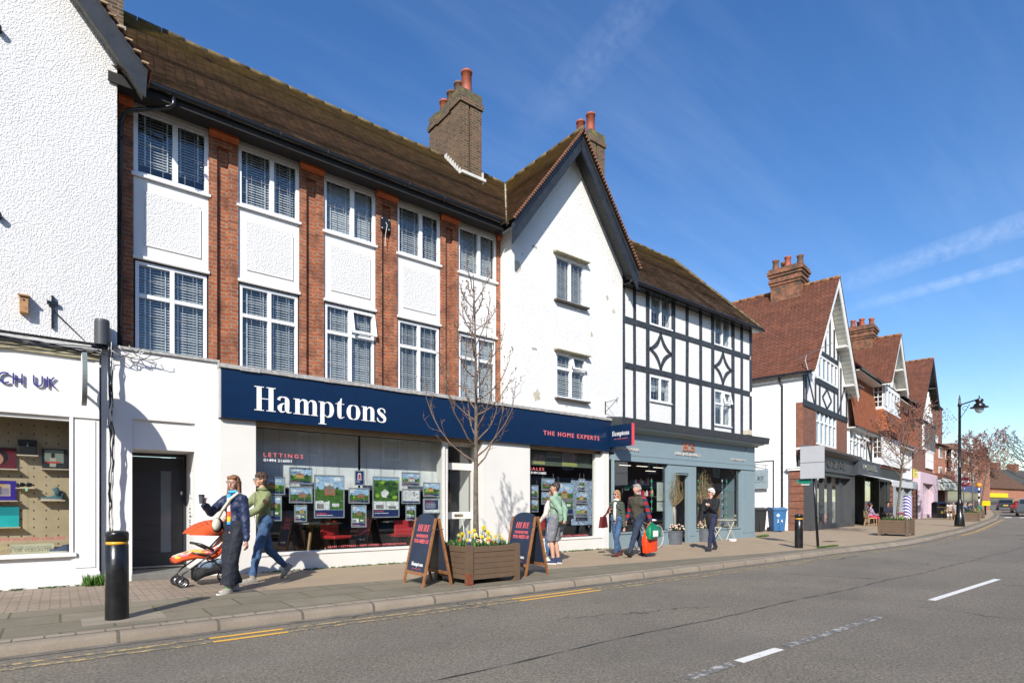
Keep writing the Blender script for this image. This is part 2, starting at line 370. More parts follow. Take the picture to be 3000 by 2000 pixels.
def slab_mat(name, bw, bh, ca, cb, joint, ms, moss=.6, U=(1, 0, 0), V=(0, 1, 0)):
    m, t, b = newmat(name); nb = NB(t)
    x = nb.n('ShaderNodeTexBrick'); t.links.new(nb.vec(U, V), x.inputs['Vector']); x.offset = .5
    x.inputs['Scale'].default_value = 1; x.inputs['Brick Width'].default_value = bw; x.inputs['Row Height'].default_value = bh; x.inputs['Mortar Size'].default_value = ms; x.inputs['Bias'].default_value = -.1
    x.inputs['Color1'].default_value = (*ca, 1); x.inputs['Color2'].default_value = (*cb, 1); x.inputs['Mortar'].default_value = (*joint, 1)
    c = nb.mix(nb.math('MULTIPLY', nb.ramp(nb.noise(70, 3, .7), .4, .65), .28), x.outputs[0], tuple(q * 1.4 for q in cb))
    c = nb.mix(nb.math('MULTIPLY', nb.ramp(nb.noise(1.6, 6, .7), .42, .7), .5), c, tuple(q * .62 for q in ca))
    if moss:
        mo = nb.math('MULTIPLY', nb.ramp(nb.noise(2.3, 4, .6), .45, .62), moss)
        c = nb.mix(nb.math('MULTIPLY', x.outputs[1], mo), c, (.10, .13, .02))
        c = nb.mix(nb.math('MULTIPLY', nb.ramp(nb.noise(1.0, 5, .6), .58, .75), .35), c, (.12, .125, .05))
    t.links.new(c, b.inputs['Base Color']); b.inputs['Roughness'].default_value = .88
    nb.bump(b, nb.math('SUBTRACT', nb.math('MULTIPLY', nb.noise(60, 3), .4), nb.math('MULTIPLY', x.outputs[1], 1.5)), .006); return m
ROADM = road_mat(); TARM = tarmac_mat()
SLAB = slab_mat('grey_paving_slabs', .92, .61, (.165, .141, .097), (.215, .185, .128), (.06, .055, .035), .012)
PAVER = slab_mat('block_pavers', .21, .105, (.25, .19, .14), (.34, .265, .20), (.10, .08, .055), .008, .3)
KERBM = slab_mat('concrete_kerb', .915, 900, (.22, .18, .135), (.28, .23, .17), (.07, .06, .045), .016, 0, (1, 0, 0), (0, 1, 0))
GRASSG = mat('far_ground', (.10, .11, .05), .95, var=.3, vs=.1)
M = MB(); M.face([(-1500, -1500, -.35), (3500, -1500, -.35), (3500, 2500, -.35), (-1500, 2500, -.35)]); M.build('ground', GRASSG, kind='structure')
strip('road', lambda x: kerb_y(x) - 9.6, lambda x: kerb_y(x) + .02, -.1, -.1, ROADM, 6, kind='structure')
HRSE = brickmat('path_far_side', (.14, .12, .10), (.17, .15, .12), (.07, .06, .05), .9, .6, .012, (1, 0, 0), (0, 1, 0))
strip('far_pavement', lambda x: kerb_y(x) - 40, lambda x: kerb_y(x) - 9.6, .0, .0, HRSE, kind='structure')
strip('far_kerb', lambda x: kerb_y(x) - 9.62, lambda x: kerb_y(x) - 9.58, .0, -.1, KERBM, kind='structure')
# pavement bands between kerb and shops
kb = lambda x: kerb_y(x) + .14
def slab_edge(x): return 9.04 if x < 3.4 else (9.04 + (8.42 - 9.04) * (x - 3.4) / 5 if x < 8.4 else (8.42 + (7.95 - 8.42) * (x - 8.4) / 4.5 if x < 12.9 else kerb_y(x) + max(.45, 1.0 - .1 * (x - 12.9))))
strip('pavement', lambda x: kb(x), lambda x: 60 + max(0, x) * .4, 0, 0, TARM, kind='structure')
strip('slab_path', lambda x: kb(x), slab_edge, .004, .004, SLAB, kind='structure')
xs4 = [-6 + .5 * i for i in range(18)]
strip('paver_path', lambda x: slab_edge(x) + .002, lambda x: 12.1, .004, .004, PAVER, xs=[x for x in xs4 if x <= 2.5], kind='structure')
# sand-coloured edging course along the kerb, kerb top (bull-nosed) and face
strip('edging_course', lambda x: kb(x) + .002, lambda x: kb(x) + .13, .008, .008, slab_mat('edging_setts', .24, 900, (.27, .22, .165), (.34, .28, .21), (.08, .065, .05), .008, .2, (1, 0, 0), (0, 1, 0)), xs=[x for x in stations() if x < 18], kind='structure')
def lower(x): return .035 if 17.5 < x < 24 else .0
M = MB(); rows = []
for x in [q for q in stations() if q < 130]:
    y = kerb_y(x); z = prof(x); lo_ = lower(x) * 1.6
    rows.append([M.pt(p) for p in ((x, y + .142, z + .004), (x, y + .045, z + .002 - lo_), (x, y + .015, z - .012 - lo_), (x, y, z - .035 - lo_), (x, y - .012, z - .105))])
for A, B in zip(rows, rows[1:]):
    for i in range(4): M.f.append([A[i + 1], B[i + 1], B[i], A[i]]); M.m.append(0)
M.build('kerb', KERBM, smooth=True, kind='structure')
strip('gutter_channel', lambda x: kerb_y(x) - .13, lambda x: kerb_y(x) - .008, -.095, -.094, mat('gutter_dirt', (.15, .13, .105), .9, var=.35, vs=4, bump=.004, bs=90), xs=[q for q in stations() if q < 110], kind='structure')
def paint_mat(name, col, wear):
    m, t, b = newmat(name); nb = NB(t)
    c = nb.mix(nb.math('MULTIPLY', nb.ramp(nb.noise(14, 6, .75), .62 - wear * .25, .68 - wear * .2), min(1, wear * 1.3)), col, (.13, .12, .105))
    t.links.new(c, b.inputs['Base Color']); b.inputs['Roughness'].default_value = .7; nb.bump(b, nb.noise(90, 2), .003); return m
YOLD = paint_mat('yellow_paint_worn', (.50, .36, .15), .75); YNEW = paint_mat('yellow_paint_fresh', (.72, .40, .06), .12)
WOLD = paint_mat('white_paint_worn', (.45, .43, .39), .85); WNEW = paint_mat('white_road_paint', (.72, .70, .65), .25)
SEAM = mat('tar_seam', (.035, .033, .03), .7, var=.3)
strip('road_seam', lambda x: 3.9 + .025 * math.sin(x * 1.7) + .01 * math.sin(x * 9), lambda x: 3.918 + .025 * math.sin(x * 1.7) + .012 * math.sin(x * 8), -.0965, -.0965, SEAM, xs=[1 + .25 * i for i in range(150)], kind='structure')
def yl(name, off, x0, x1, m, label):
    n = max(2, int((x1 - x0) / .25)); xs = [x0 + (x1 - x0) * i / n for i in range(n + 1)]
    rnd = random.Random(int(x0 * 7 + off * 100)); jit = {x: rnd.uniform(-.02, .02) if m is YOLD else 0 for x in xs}
    strip(name, lambda x: kerb_y(x) - off - .035 + jit.get(x, 0), lambda x: kerb_y(x) - off + .035 + jit.get(x, 0), -.0955, -.0955, m, xs=xs, kind='structure')
for off in (.36, .55):
    yl('road_marking', off, -8, 1.2, YOLD, ''); yl('road_marking', off, 1.21, 1.95, YNEW, '')
    yl('road_marking', off, 1.96, 5.2, YOLD, ''); yl('road_marking', off, 5.21, 6.9, YNEW, ''); yl('road_marking', off, 6.91, 30, YOLD, ''); yl('road_marking', off, 30.01, 62, YNEW if off < .5 else YOLD, '')
for i, (x0, x1, m) in enumerate([(3.9, 4.62, WOLD), (4.69, 5.42, WNEW), (5.55, 7.95, WOLD), (9.92, 13.75, WNEW), (15.9, 19.8, WOLD), (22, 26, WNEW), (28.2, 32.1, WNEW), (-3, 1, WNEW)]):
    def cy(x): return 2.69 if x < 12 else 2.69 + (kerb_y(x) - 6.92)
    n = max(2, int((x1 - x0) / .3)); strip('lane_marking', lambda x: cy(x) - .05, lambda x: cy(x) + .05, -.0955, -.0955, m, xs=[x0 + (x1 - x0) * i / n for i in range(n + 1)], kind='structure')
for k in range(8):   # zebra crossing by the far beacons
    strip('road_marking', lambda x: kerb_y(x) - 1.0 - k * 1.15, lambda x: kerb_y(x) - .45 - k * 1.15, -.095, -.095, WNEW, xs=[70, 71.5, 73], kind='structure')

# ---------------------------------------------------------------- window and roof builders
def slats(M, x0, x1, z0, z1, y, pitch=.05, tilt=-.95):
    z = z0 + .025; w_ = .024
    while z < z1:
        dy, dz = w_ * math.cos(tilt), w_ * math.sin(tilt)
        M.face([(x0, y - dy, z + dz), (x1, y - dy, z + dz), (x1, y + dy, z - dz), (x0, y + dy, z - dz)][::-1])
        z += pitch
def window(parent, x0, x1, z0, z1, Y, cols=(.5,), rows=(), fw=.055, blind=.05, lead=None, sill=True, fm=None, name='window', inner='blind', opened=None, btop=0, leadv=(.33, .67)):
    """one casement window facing -y in the wall plane Y: frame (part) > pane, blind (sub-parts)"""
    M = MB(); y0, y1 = Y - .03, Y + .04
    M.box(x0, x0 + fw, y0, y1, z0, z1); M.box(x1 - fw, x1, y0, y1, z0, z1); M.box(x0 + fw, x1 - fw, y0, y1, z0, z0 + fw); M.box(x0 + fw, x1 - fw, y0, y1, z1 - fw, z1)
    W, H = x1 - x0, z1 - z0
    cx = [x0 + fw] + [x0 + W * c for c in cols] + [x1 - fw]; rz = [z0 + fw] + [z0 + H * r for r in rows] + [z1 - fw]
    for c in cx[1:-1]: M.box(c - fw * .62, c + fw * .62, y0 - .008, y1, z0 + fw, z1 - fw)
    for r in rz[1:-1]:
        for a, b in zip(cx, cx[1:]):
            M.box(a + (fw * .62 if a != cx[0] else 0), b - (fw * .62 if b != cx[-1] else 0), y0 - .004, y1, r - fw * .6, r + fw * .6)
    if sill: M.box(x0 - .03, x1 + .03, Y - .09, Y - .0305, z0 - .035, z0 + .012)
    if lead:
        M.mi = 1; Lr, Lz = lead
        for a, b in zip(cx, cx[1:]):
            for k in range(1, Lr):
                xx = a + (b - a) * k / Lr; M.box(xx - .004, xx + .004, Y - .008, Y - .002, z0 + fw, z1 - fw)
        for k in range(1, Lz):
            zz = z0 + H * k / Lz; M.box(x0 + fw, x1 - fw, Y - .0085, Y - .0025, zz - .004, zz + .004)
        M.mi = 0
    fr = M.build(name, [fm or UPVC, LEADC], parent)
    P = MB(); P.box(x0 + fw * .5, x1 - fw * .5, Y + .004, Y + .010, z0 + fw * .5, z1 - fw * .5); P.build('pane', GLASS, fr)
    if blind:
        hsh = math.sin(x0 * 91.7 + z0 * 37.1); btop = btop + (.05 if hsh > .6 else 0)
        B = MB(); slats(B, x0 + fw * 1.2, x1 - fw * 1.2, z0 + fw + btop * H, z1 - fw, Y + .085, blind, -.95 + .28 * hsh)
        for q in (.2, .8):
            for a, b in zip(cx, cx[1:]):
                xx = a + (b - a) * q; B.box(xx - .013, xx + .013, Y + .055, Y + .057, z0 + fw + btop * H, z1 - fw)
        B.build('blind', BLIND, fr)
    if opened:   # a top light pushed open at its foot
        a, b, c, d = opened; O = MB(); O.T = Matrix.Translation((0, Y - .05, d)) @ Matrix.Rotation(R(-14), 4, 'X') @ Matrix.Translation((0, 0, -d))
        O.box(a, a + .05, 0, .04, c, d); O.box(b - .05, b, 0, .04, c, d); O.box(a + .05, b - .05, 0, .04, c, c + .05); O.box(a + .05, b - .05, 0, .04, d - .05, d)
        O.build('opened_light', fm or UPVC, fr)
    return fr
LEADC = mat('lead_came', (.30, .31, .33), .4, metal=.3)
def courses(M, e0, e1, r0, r1, n, step=.027, seed=1):
    """tile courses between an eaves edge e0->e1 and a ridge edge r0->r1 (lower edge of each course stands proud)"""
    e0, e1, r0, r1 = map(Vector, (e0, e1, r0, r1)); rnd = random.Random(seed)
    nrm = (e1 - e0).cross(r0 - e0).normalized()
    if nrm.z < 0: nrm = -nrm
    seg = max(1, int((e1 - e0).length / .55))
    sag = [rnd.uniform(-.006, .006) for _ in range(seg + 1)]
    for i in range(n):
        a, b = i / n, (i + 1) / n
        for j in range(seg):
            u0, u1 = j / seg, (j + 1) / seg
            def P(t, u, h): return e0.lerp(r0, t).lerp(e1.lerp(r1, t), u) + nrm * h
            j0 = sag[j] + rnd.uniform(-.002, .002); j1 = sag[j + 1]
            p0, p1, p2, p3 = P(a, u0, step + j0), P(a, u1, step + j1), P(b, u1, sag[j + 1]), P(b, u0, sag[j])
            M.face([p0, p1, p2, p3]); M.face([P(a, u0, sag[j]), P(a, u1, sag[j + 1]), p1, p0])
def ridge_tiles(M, a, b, r=.075, ln=.45):
    a, b = Vector(a), Vector(b); d = b - a; n = max(1, int(d.length / ln)); rnd = random.Random(5)
    for i in range(n):
        p, q = a + d * (i / n), a + d * ((i + 1) / n - .02 / d.length); dz = rnd.uniform(-.012, .012)
        M.tube([p + Vector((0, 0, dz - .03)), q + Vector((0, 0, dz - .03))], [r, r * .93], 8)
MOSSR = mat('mossy_ridge_tile', (.13, .095, .045), .95, var=.6, vs=5, bump=.01, bs=30)
REDRIDGE = mat('red_ridge_tile', (.26, .12, .05), .95, var=.5, vs=9, bump=.01, bs=30)
MORTAR = mat('lime_mortar', (.42, .38, .28), .95, var=.3, vs=8, bump=.006, bs=40)
POT = mat('terracotta_pot', (.34, .085, .045), .6, var=.25, vs=4); POTB = mat('sooty_pot', (.16, .085, .055), .8, var=.35, vs=4)
SALT = brickmat('lichen_brick', (.065, .055, .038), (.11, .092, .058), (.14, .12, .05), .07, .215, .008, dirt=((.36, .28, .03), 3, .52, .68, .7))
def chimney(parent, x0, x1, y0, y1, z0, z1, pots, bm=None, step=.18, tm=None):
    """a stack with a slimmer recessed middle on each long side, an oversailing head and round pots"""
    bm = bm or BRICKC; M = MB(); r = .035; yl_ = y1 - y0; xl_ = x1 - x0
    M.box(x0, x0 + xl_ * .38, y0, y0 + yl_ * .30, z0, z1); M.box(x0 + xl_ * .46, x1, y0, y0 + yl_ * .30, z0, z1); M.box(x0 + xl_ * .38, x0 + xl_ * .46, y0 + .06, y0 + yl_ * .30, z0, z1); M.box(x0, x1, y1 - yl_ * .24, y1, z0, z1); M.box(x0 + r, x1 - r, y0 + yl_ * .30, y1 - yl_ * .24, z0, z1)
    M.box(x0 + xl_ * .42, x0 + xl_ * .42 + .03, y0 - .0005, y0 + .01, z0, z0)
    st = M.build('chimney', bm, parent)
    H = MB(); g = .045
    H.box(x0 - g, x1 + g, y0 - g, y0 + yl_ * .30 + g, z1, z1 + .16); H.box(x0 - g, x1 + g, y1 - yl_ * .24 - g, y1 + g, z1, z1 + .16); H.box(x0 - g + r, x1 + g - r, y0 + yl_ * .30 + g, y1 - yl_ * .24 - g, z1, z1 + .158)
    H.mi = 1
    H.box(x0 - .01, x1 + .01, y0 - .01, y0 + yl_ * .30, z1 + .161, z1 + .42); H.box(x0 - .01, x1 + .01, y1 - yl_ * .24, y1 + .01, z1 + .161, z1 + .40); H.box(x0 + r, x1 - r, y0 + yl_ * .30, y1 - yl_ * .24, z1 + .161, z1 + .41)
    H.build('stack_head', [bm, tm or SALT], st)
    for (px, py, h, rr, mm) in pots:
        P = MB(); P.lathe([(rr * 1.05, 0), (rr, .1), (rr * .97, h - .08), (rr * 1.12, h - .075), (rr * 1.14, h - .02), (rr * 1.0, h), (rr * .8, h), (rr * .8, h - .2)], (px, py, z1 + .36), 18)
        P.build('chimney_pot', mm, st, smooth=True)
    return st
# ---------------------------------------------------------------- lettering
def text_mesh(s, size=1.0, ext=.01, bold=0, space=1.0):
    c = bpy.data.curves.new('lettering', 'FONT'); c.body = s; c.size = size; c.extrude = ext; c.offset = bold; c.space_character = space; c.resolution_u = 3
    o = bpy.data.objects.new('lettering', c); COL.objects.link(o)
    dg = bpy.context.evaluated_depsgraph_get(); me = bpy.data.meshes.new_from_object(o.evaluated_get(dg)); 
    v = [q.co.copy() for q in me.vertices]; f = [list(p.vertices) for p in me.polygons]
    bpy.data.objects.remove(o, do_unlink=True); bpy.data.curves.remove(c); bpy.data.meshes.remove(me)
    return v, f
def write(M, s, x0, x1, z0, z1, y, ext=.01, bold=0, space=1.0, shear=0, fit=True):
    """lettering facing -y that fills x0..x1, z0..z1 in front of the plane y"""
    v, f = text_mesh(s, 1, 1, bold, space)
    if not v: return M
    a0, a1 = min(p.x for p in v), max(p.x for p in v); b0, b1 = min(p.y for p in v), max(p.y for p in v)
    base = len(M.v)
    for p in v:
        zz = (p.y - b0) / (b1 - b0); M.pt((x0 + (p.x - a0) / (a1 - a0) * (x1 - x0) + shear * zz * (z1 - z0), y - ext * (1 + p.z) / 2 - .0005, z0 + zz * (z1 - z0)))
    for q in f: M.f.append([base + i for i in q]); M.m.append(M.mi)
    return M
def ribbon(pts, n=6):
    """outline of a stroke of changing width through (x, y, w) points"""
    out = []; P = [Vector(p) for p in pts]
    for i in range(len(P) - 1):
        p0, p1, p2, p3 = P[max(i - 1, 0)], P[i], P[i + 1], P[min(i + 2, len(P) - 1)]
        for k in range(n):
            t = k / n; out.append(.5 * ((2 * p1) + (p2 - p0) * t + (2 * p0 - 5 * p1 + 4 * p2 - p3) * t * t + (3 * p1 - p0 - 3 * p2 + p3) * t ** 3))
    out.append(P[-1]); L_, R_ = [], []
    for i, p in enumerate(out):
        d = out[min(i + 1, len(out) - 1)] - out[max(i - 1, 0)]; d = Vector((d.x, d.y)).normalized(); nn = Vector((-d.y, d.x)) * max(p.z, .02) / 2
        L_.append((p.x + nn.x, p.y + nn.y)); R_.append((p.x - nn.x, p.y - nn.y))
    return L_, R_
def _bx(a, b, c, d): return [(a, (c + d) / 2, d - c), (b, (c + d) / 2, d - c)]
ARCH = lambda x: [(x, .78, .05), (x + .14, .95, .07), (x + .33, .92, .18), (x + .43, .74, .27), (x + .43, 0, .27)]
FEET = lambda x0, x1: _bx(x0, x1, 0, .045)
DIDONE = {
 'H': (1.32, [_bx(.14, .43, .04, 1.46), _bx(.86, 1.15, .04, 1.46), _bx(.43, .86, .73, .78), _bx(0, .57, 0, .05), _bx(.72, 1.29, 0, .05), _bx(0, .57, 1.45, 1.5), _bx(.72, 1.29, 1.45, 1.5)]),
 'a': (.98, [[(.10, .78, .20), (.16, .94, .12), (.36, 1.0, .06), (.55, .95, .15), (.63, .78, .27), (.63, .22, .27), (.72, .05, .12), (.92, .07, .03)], [(.52, .60, .04), (.32, .55, .10), (.16, .32, .27), (.26, .06, .12), (.50, .10, .05)]]),
 'm': (1.60, [_bx(.12, .39, 0, 1), _bx(0, .14, .955, 1.0), FEET(0, .5), ARCH(.39), FEET(.57, 1.06), ARCH(.96), FEET(1.14, 1.6)]),
 'n': (1.08, [_bx(.12, .39, 0, 1), _bx(0, .14, .955, 1.0), FEET(0, .5), ARCH(.39), FEET(.57, 1.06)]),
 'p': (1.12, [_bx(.12, .39, -.5, 1), _bx(0, .14, .955, 1.0), _bx(0, .52, -.5, -.455), [(.39, .84, .04), (.58, .99, .06), (.83, .86, .20), (.91, .5, .29), (.83, .14, .20), (.58, .01, .06), (.39, .16, .04)]]),
 't': (.70, [[(.40, 1.36, .05), (.34, 1.1, .16), (.27, .95, .27), (.27, .2, .27), (.38, .03, .10), (.62, .12, .03)], _bx(.0, .60, .95, .995)]),
 'o': (1.06, [[(.50, .99, .03), (.26, .88, .17), (.17, .5, .29), (.26, .12, .17), (.50, .01, .03)], [(.54, .99, .03), (.78, .88, .17), (.87, .5, .29), (.78, .12, .17), (.54, .01, .03)]]),
 's': (.84, [[(.66, .68, .04), (.60, .90, .10), (.38, .99, .06), (.17, .86, .16), (.22, .66, .22), (.44, .50, .29), (.64, .30, .22), (.60, .09, .14), (.36, .01, .06), (.14, .10, .10), (.07, .32, .04)]]),
 'E': (1.1, [_bx(.14, .43, .04, 1.46), _bx(0, .95, 0, .05), _bx(0, .93, 1.45, 1.5), _bx(.43, .72, .73, .78), _bx(.72, .77, .55, .96), _bx(.90, .95, .0, .42), _bx(.88, .93, 1.1, 1.5)]),
 'R': (1.25, [_bx(.14, .43, .04, 1.46), _bx(0, .57, 0, .05), [(0, 1.475, .05), (.6, 1.47, .06), (.86, 1.35, .2), (.92, 1.1, .29), (.86, .88, .2), (.6, .76, .06), (.43, .75, .05)], [(.6, .74, .06), (.82, .6, .22), (.88, .3, .27), (.98, .05, .14), (1.2, .06, .03)]]),
}
def didone(M, s, x0, x1, z0, z1, y, ext=.01, shear=0, gap=.06):
    """high-contrast serif lettering; z0 is the baseline, z1 the cap height"""
    W_ = sum(DIDONE[c][0] + gap for c in s) - gap; kx = (x1 - x0) / W_; kz = (z1 - z0) / 1.5; cx = 0; e = 0
    for c in s:
        wd, sts = DIDONE[c]
        for st in sts:
            Lp, Rp = ribbon(st, 5 if len(st) > 2 else 1); e += .00003
            q = lambda p: (x0 + (cx + p[0]) * kx + shear * p[1] * kz, z0 + p[1] * kz)
            for a, b, c2, d in zip(Lp, Lp[1:], Rp[1:], Rp): M.prism([q(a), q(b), q(c2), q(d)], y - ext - e, y - .0004)
        cx += wd + gap
    return M

# ---------------------------------------------------------------- A: roughcast gabled building at the far left
bA = empty('roughcast_building', (-2.6, 11.6, 0), 0, 'tall white roughcast gabled building at the left edge, charity shop below', 'building')
YA = 11.6; xr = PX(343, YA)
sl = 1.255; apx = -2.6; zt = lambda X, z0=9.147, x0=.205: z0 - sl * (abs(X - apx) - (x0 - apx))
wt = zt(xr) + .30
M = MB(); M.prism([(xr, 3.95), (xr, wt), (apx, wt + sl * (xr - apx)), (2 * apx - xr, wt), (2 * apx - xr, 3.95)][::-1], YA, YA + .3)
M.box(xr - .3, xr, YA + .3, 16, 0, wt); M.box(2 * apx - xr, 2 * apx - xr + .3, YA + .3, 17, 0, wt)
M.build('wall', CASTA, bA)
# barge board (right rake and left rake) with soffit boards behind
M = MB(); tipx = 1.10
for sgn in (1, -1):
    X = lambda x: x if sgn > 0 else 2 * apx - x
    p = [(X(apx), zt(apx)), (X(tipx), zt(tipx)), (X(tipx + .02), zt(tipx) + .42), (X(apx), zt(apx) + .35)]
    M.prism(p if sgn < 0 else p[::-1], 11.10, 11.14)
    p = [(X(apx), zt(apx) + .30), (X(tipx + .02), zt(tipx) + .37), (X(tipx + .02), zt(tipx) + .42), (X(apx), zt(apx) + .36)]
    M.prism(p if sgn < 0 else p[::-1], 11.075, 11.099)
M.build('bargeboard', BLACKP, bA, bevel=.006)
M = MB()
for sgn in (1, -1):
    X = lambda x: x if sgn > 0 else 2 * apx - x
    M.face([(X(apx), 11.14, zt(apx) + .2), (X(tipx), 11.14, zt(tipx) + .2), (X(tipx), YA + .002, zt(tipx) + .2), (X(apx), YA + .002, zt(apx) + .2)])
M.build('soffit', mat('dark_render', (.16, .155, .14), .9, var=.5, vs=14, bump=.01), bA)  # underside in a mottled dark grey
M = MB(); zr = zt(apx) + .44; ze = zt(tipx) + .46
courses(M, (tipx + .07, 11.05, ze - .06), (tipx + .07, 18, ze - .06), (apx, 11.05, zr), (apx, 18, zr), 50, seed=3)
courses(M, (2 * apx - tipx, 11.05, ze), (2 * apx - tipx, 18, ze), (apx, 11.05, zr), (apx, 18, zr), 50, seed=4)
M.build('roof', tilemat('verge_tile', (.20, .07, .035), (.26, .11, .06), .0755, .3), bA)
rnd = random.Random(4); M = MB()
for i in range(34):                      # bedded verge tiles along the rake
    a = i / 34; x = apx + (tipx + .05 - apx) * a; z = zr + (ze - .06 - zr) * a
    M.box(x, x + .1, 11.03 - rnd.uniform(0, .015), 11.06, z - .045, z - .025)
M.build('verge_tile', [mat('verge_mortar', (.40, .27, .16), .95, var=.5, vs=12)], bA)
chimney(bA, .28, .98, 13.62, 15.3, 9.9, 14.2, [(.62, 14.0, .7, .14, POT)])
M = MB(); M.box(.9, 1.02, 13.58, 13.615, 10.55, 10.75); M.box(.55, 1.1, 13.5, 13.6, 10.52, 10.56); M.build('flashing', LEAD, bA)

# its shop front: white fascia, pilaster, stall riser
YS = 11.45; xL = -4.0; x1 = PX(291, YS)
zf0, zf1 = PZ(291, 1228, YS), PZ(291, 1037, YS); zs = PZ(205, 1618, YS); xp = PX(210, YS); xg = PX(206, YS)
M = MB()
M.box(xL, x1, YS, YS + .14, zf0, zf1); M.box(xL, x1, YS - .03, YS - .0005, zf0, zf0 + .045); M.box(x1 - .05, x1, YS - .012, YS - .001, zf0 + .05, zf1)
M.box(xp, x1, YS, YS + .5, 0, zf0 - .001); M.box(xp + .04, x1 - .05, YS - .012, YS - .001, .28, zf0 - .03); M.box(xp - .03, xp + .02, YS - .03, YS - .002, zs - .05, zf0 - .002)
M.box(xL, xp, YS + .02, YS + .16, .02, zs - .06); M.box(xL, xp + .06, YS - .05, YS + .16, zs - .06, zs)
M.box(xL, x1 + .01, YS - .035, YS - .004, 0, .21)
M.box(xL, xp, YS + .02, YS + .16, zf0 - .06, zf0 - .0005)
M.build('shop_front', WHITE, bA, bevel=.004)
M = MB(); M.box(xL, xp - .002, YS + .07, YS + .08, zs, zf0 - .06); M.build('shop_window_pane', SHOPG, bA)
M = MB(); M.prism([(YS - .06, zf1), (YS - .06, zf1 + .05), (YA, zf1 + .16), (YA, zf1)], xL, x1 + .03, 'x'); M.build('flashing', LEAD, bA)
M = MB(); M.box(xL, x1, YS - .045, YS - .001, zf1 - .11, zf1 - .001); M.build('cornice', mat('ochre_stained_paint', (.36, .32, .20), .7, var=.3, vs=8), bA)
# window display back board
PLY = mat('birch_plywood', (.50, .38, .23), .6, var=.12, vs=2.5); YD = 12.02
M = MB(); M.box(xL, xp, YD, YD + .02, zs, 3.0); M.box(xL, xp, YS + .17, YD, zs - .03, zs - .001)
M.mi = 1; z = zs + .12
while z < 2.7:
    x = xL + .1
    while x < xp: M.box(x - .009, x + .009, YD - .001, YD + .001, z - .012, z + .012); x += .155
    z += .137
M.mi = 2
for q in range(5): M.box(xp - .55 - q * .9, xp - .547 - q * .9, YD - .0012, YD, zs, 3)
M.build('peg_board', [PLY, DARK, mat('ply_joint', (.2, .15, .09), .8)], bA)
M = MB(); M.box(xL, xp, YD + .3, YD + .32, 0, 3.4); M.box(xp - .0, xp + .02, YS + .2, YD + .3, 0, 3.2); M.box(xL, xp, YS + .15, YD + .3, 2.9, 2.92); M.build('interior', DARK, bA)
M = MB(); NAVY = mat('navy_letter', (.035, .022, .20), .4); write(M, 'CH UK', PX(-6, YS), PX(165, YS), PZ(90, 1131, YS) , PZ(90, 1103, YS) + .025, YS - .02, .025, bold=-.004, space=1.15)
M.build('lettering', NAVY, bA)
M = MB(); write(M, 'DONATE OR VOLUNTEER. CRUK.ORG', PX(191, YS + .06) - (PX(191, YS + .06) - PX(0, YS + .06)) * 1.27, PX(191, YS + .06), PZ(150, 1580.5, YS + .06), PZ(150, 1572, YS + .06), YS + .066, .002, bold=.006, space=1.05)
M.build('window_lettering', mat('pink_vinyl', (.55, .03, .10), .4), bA)
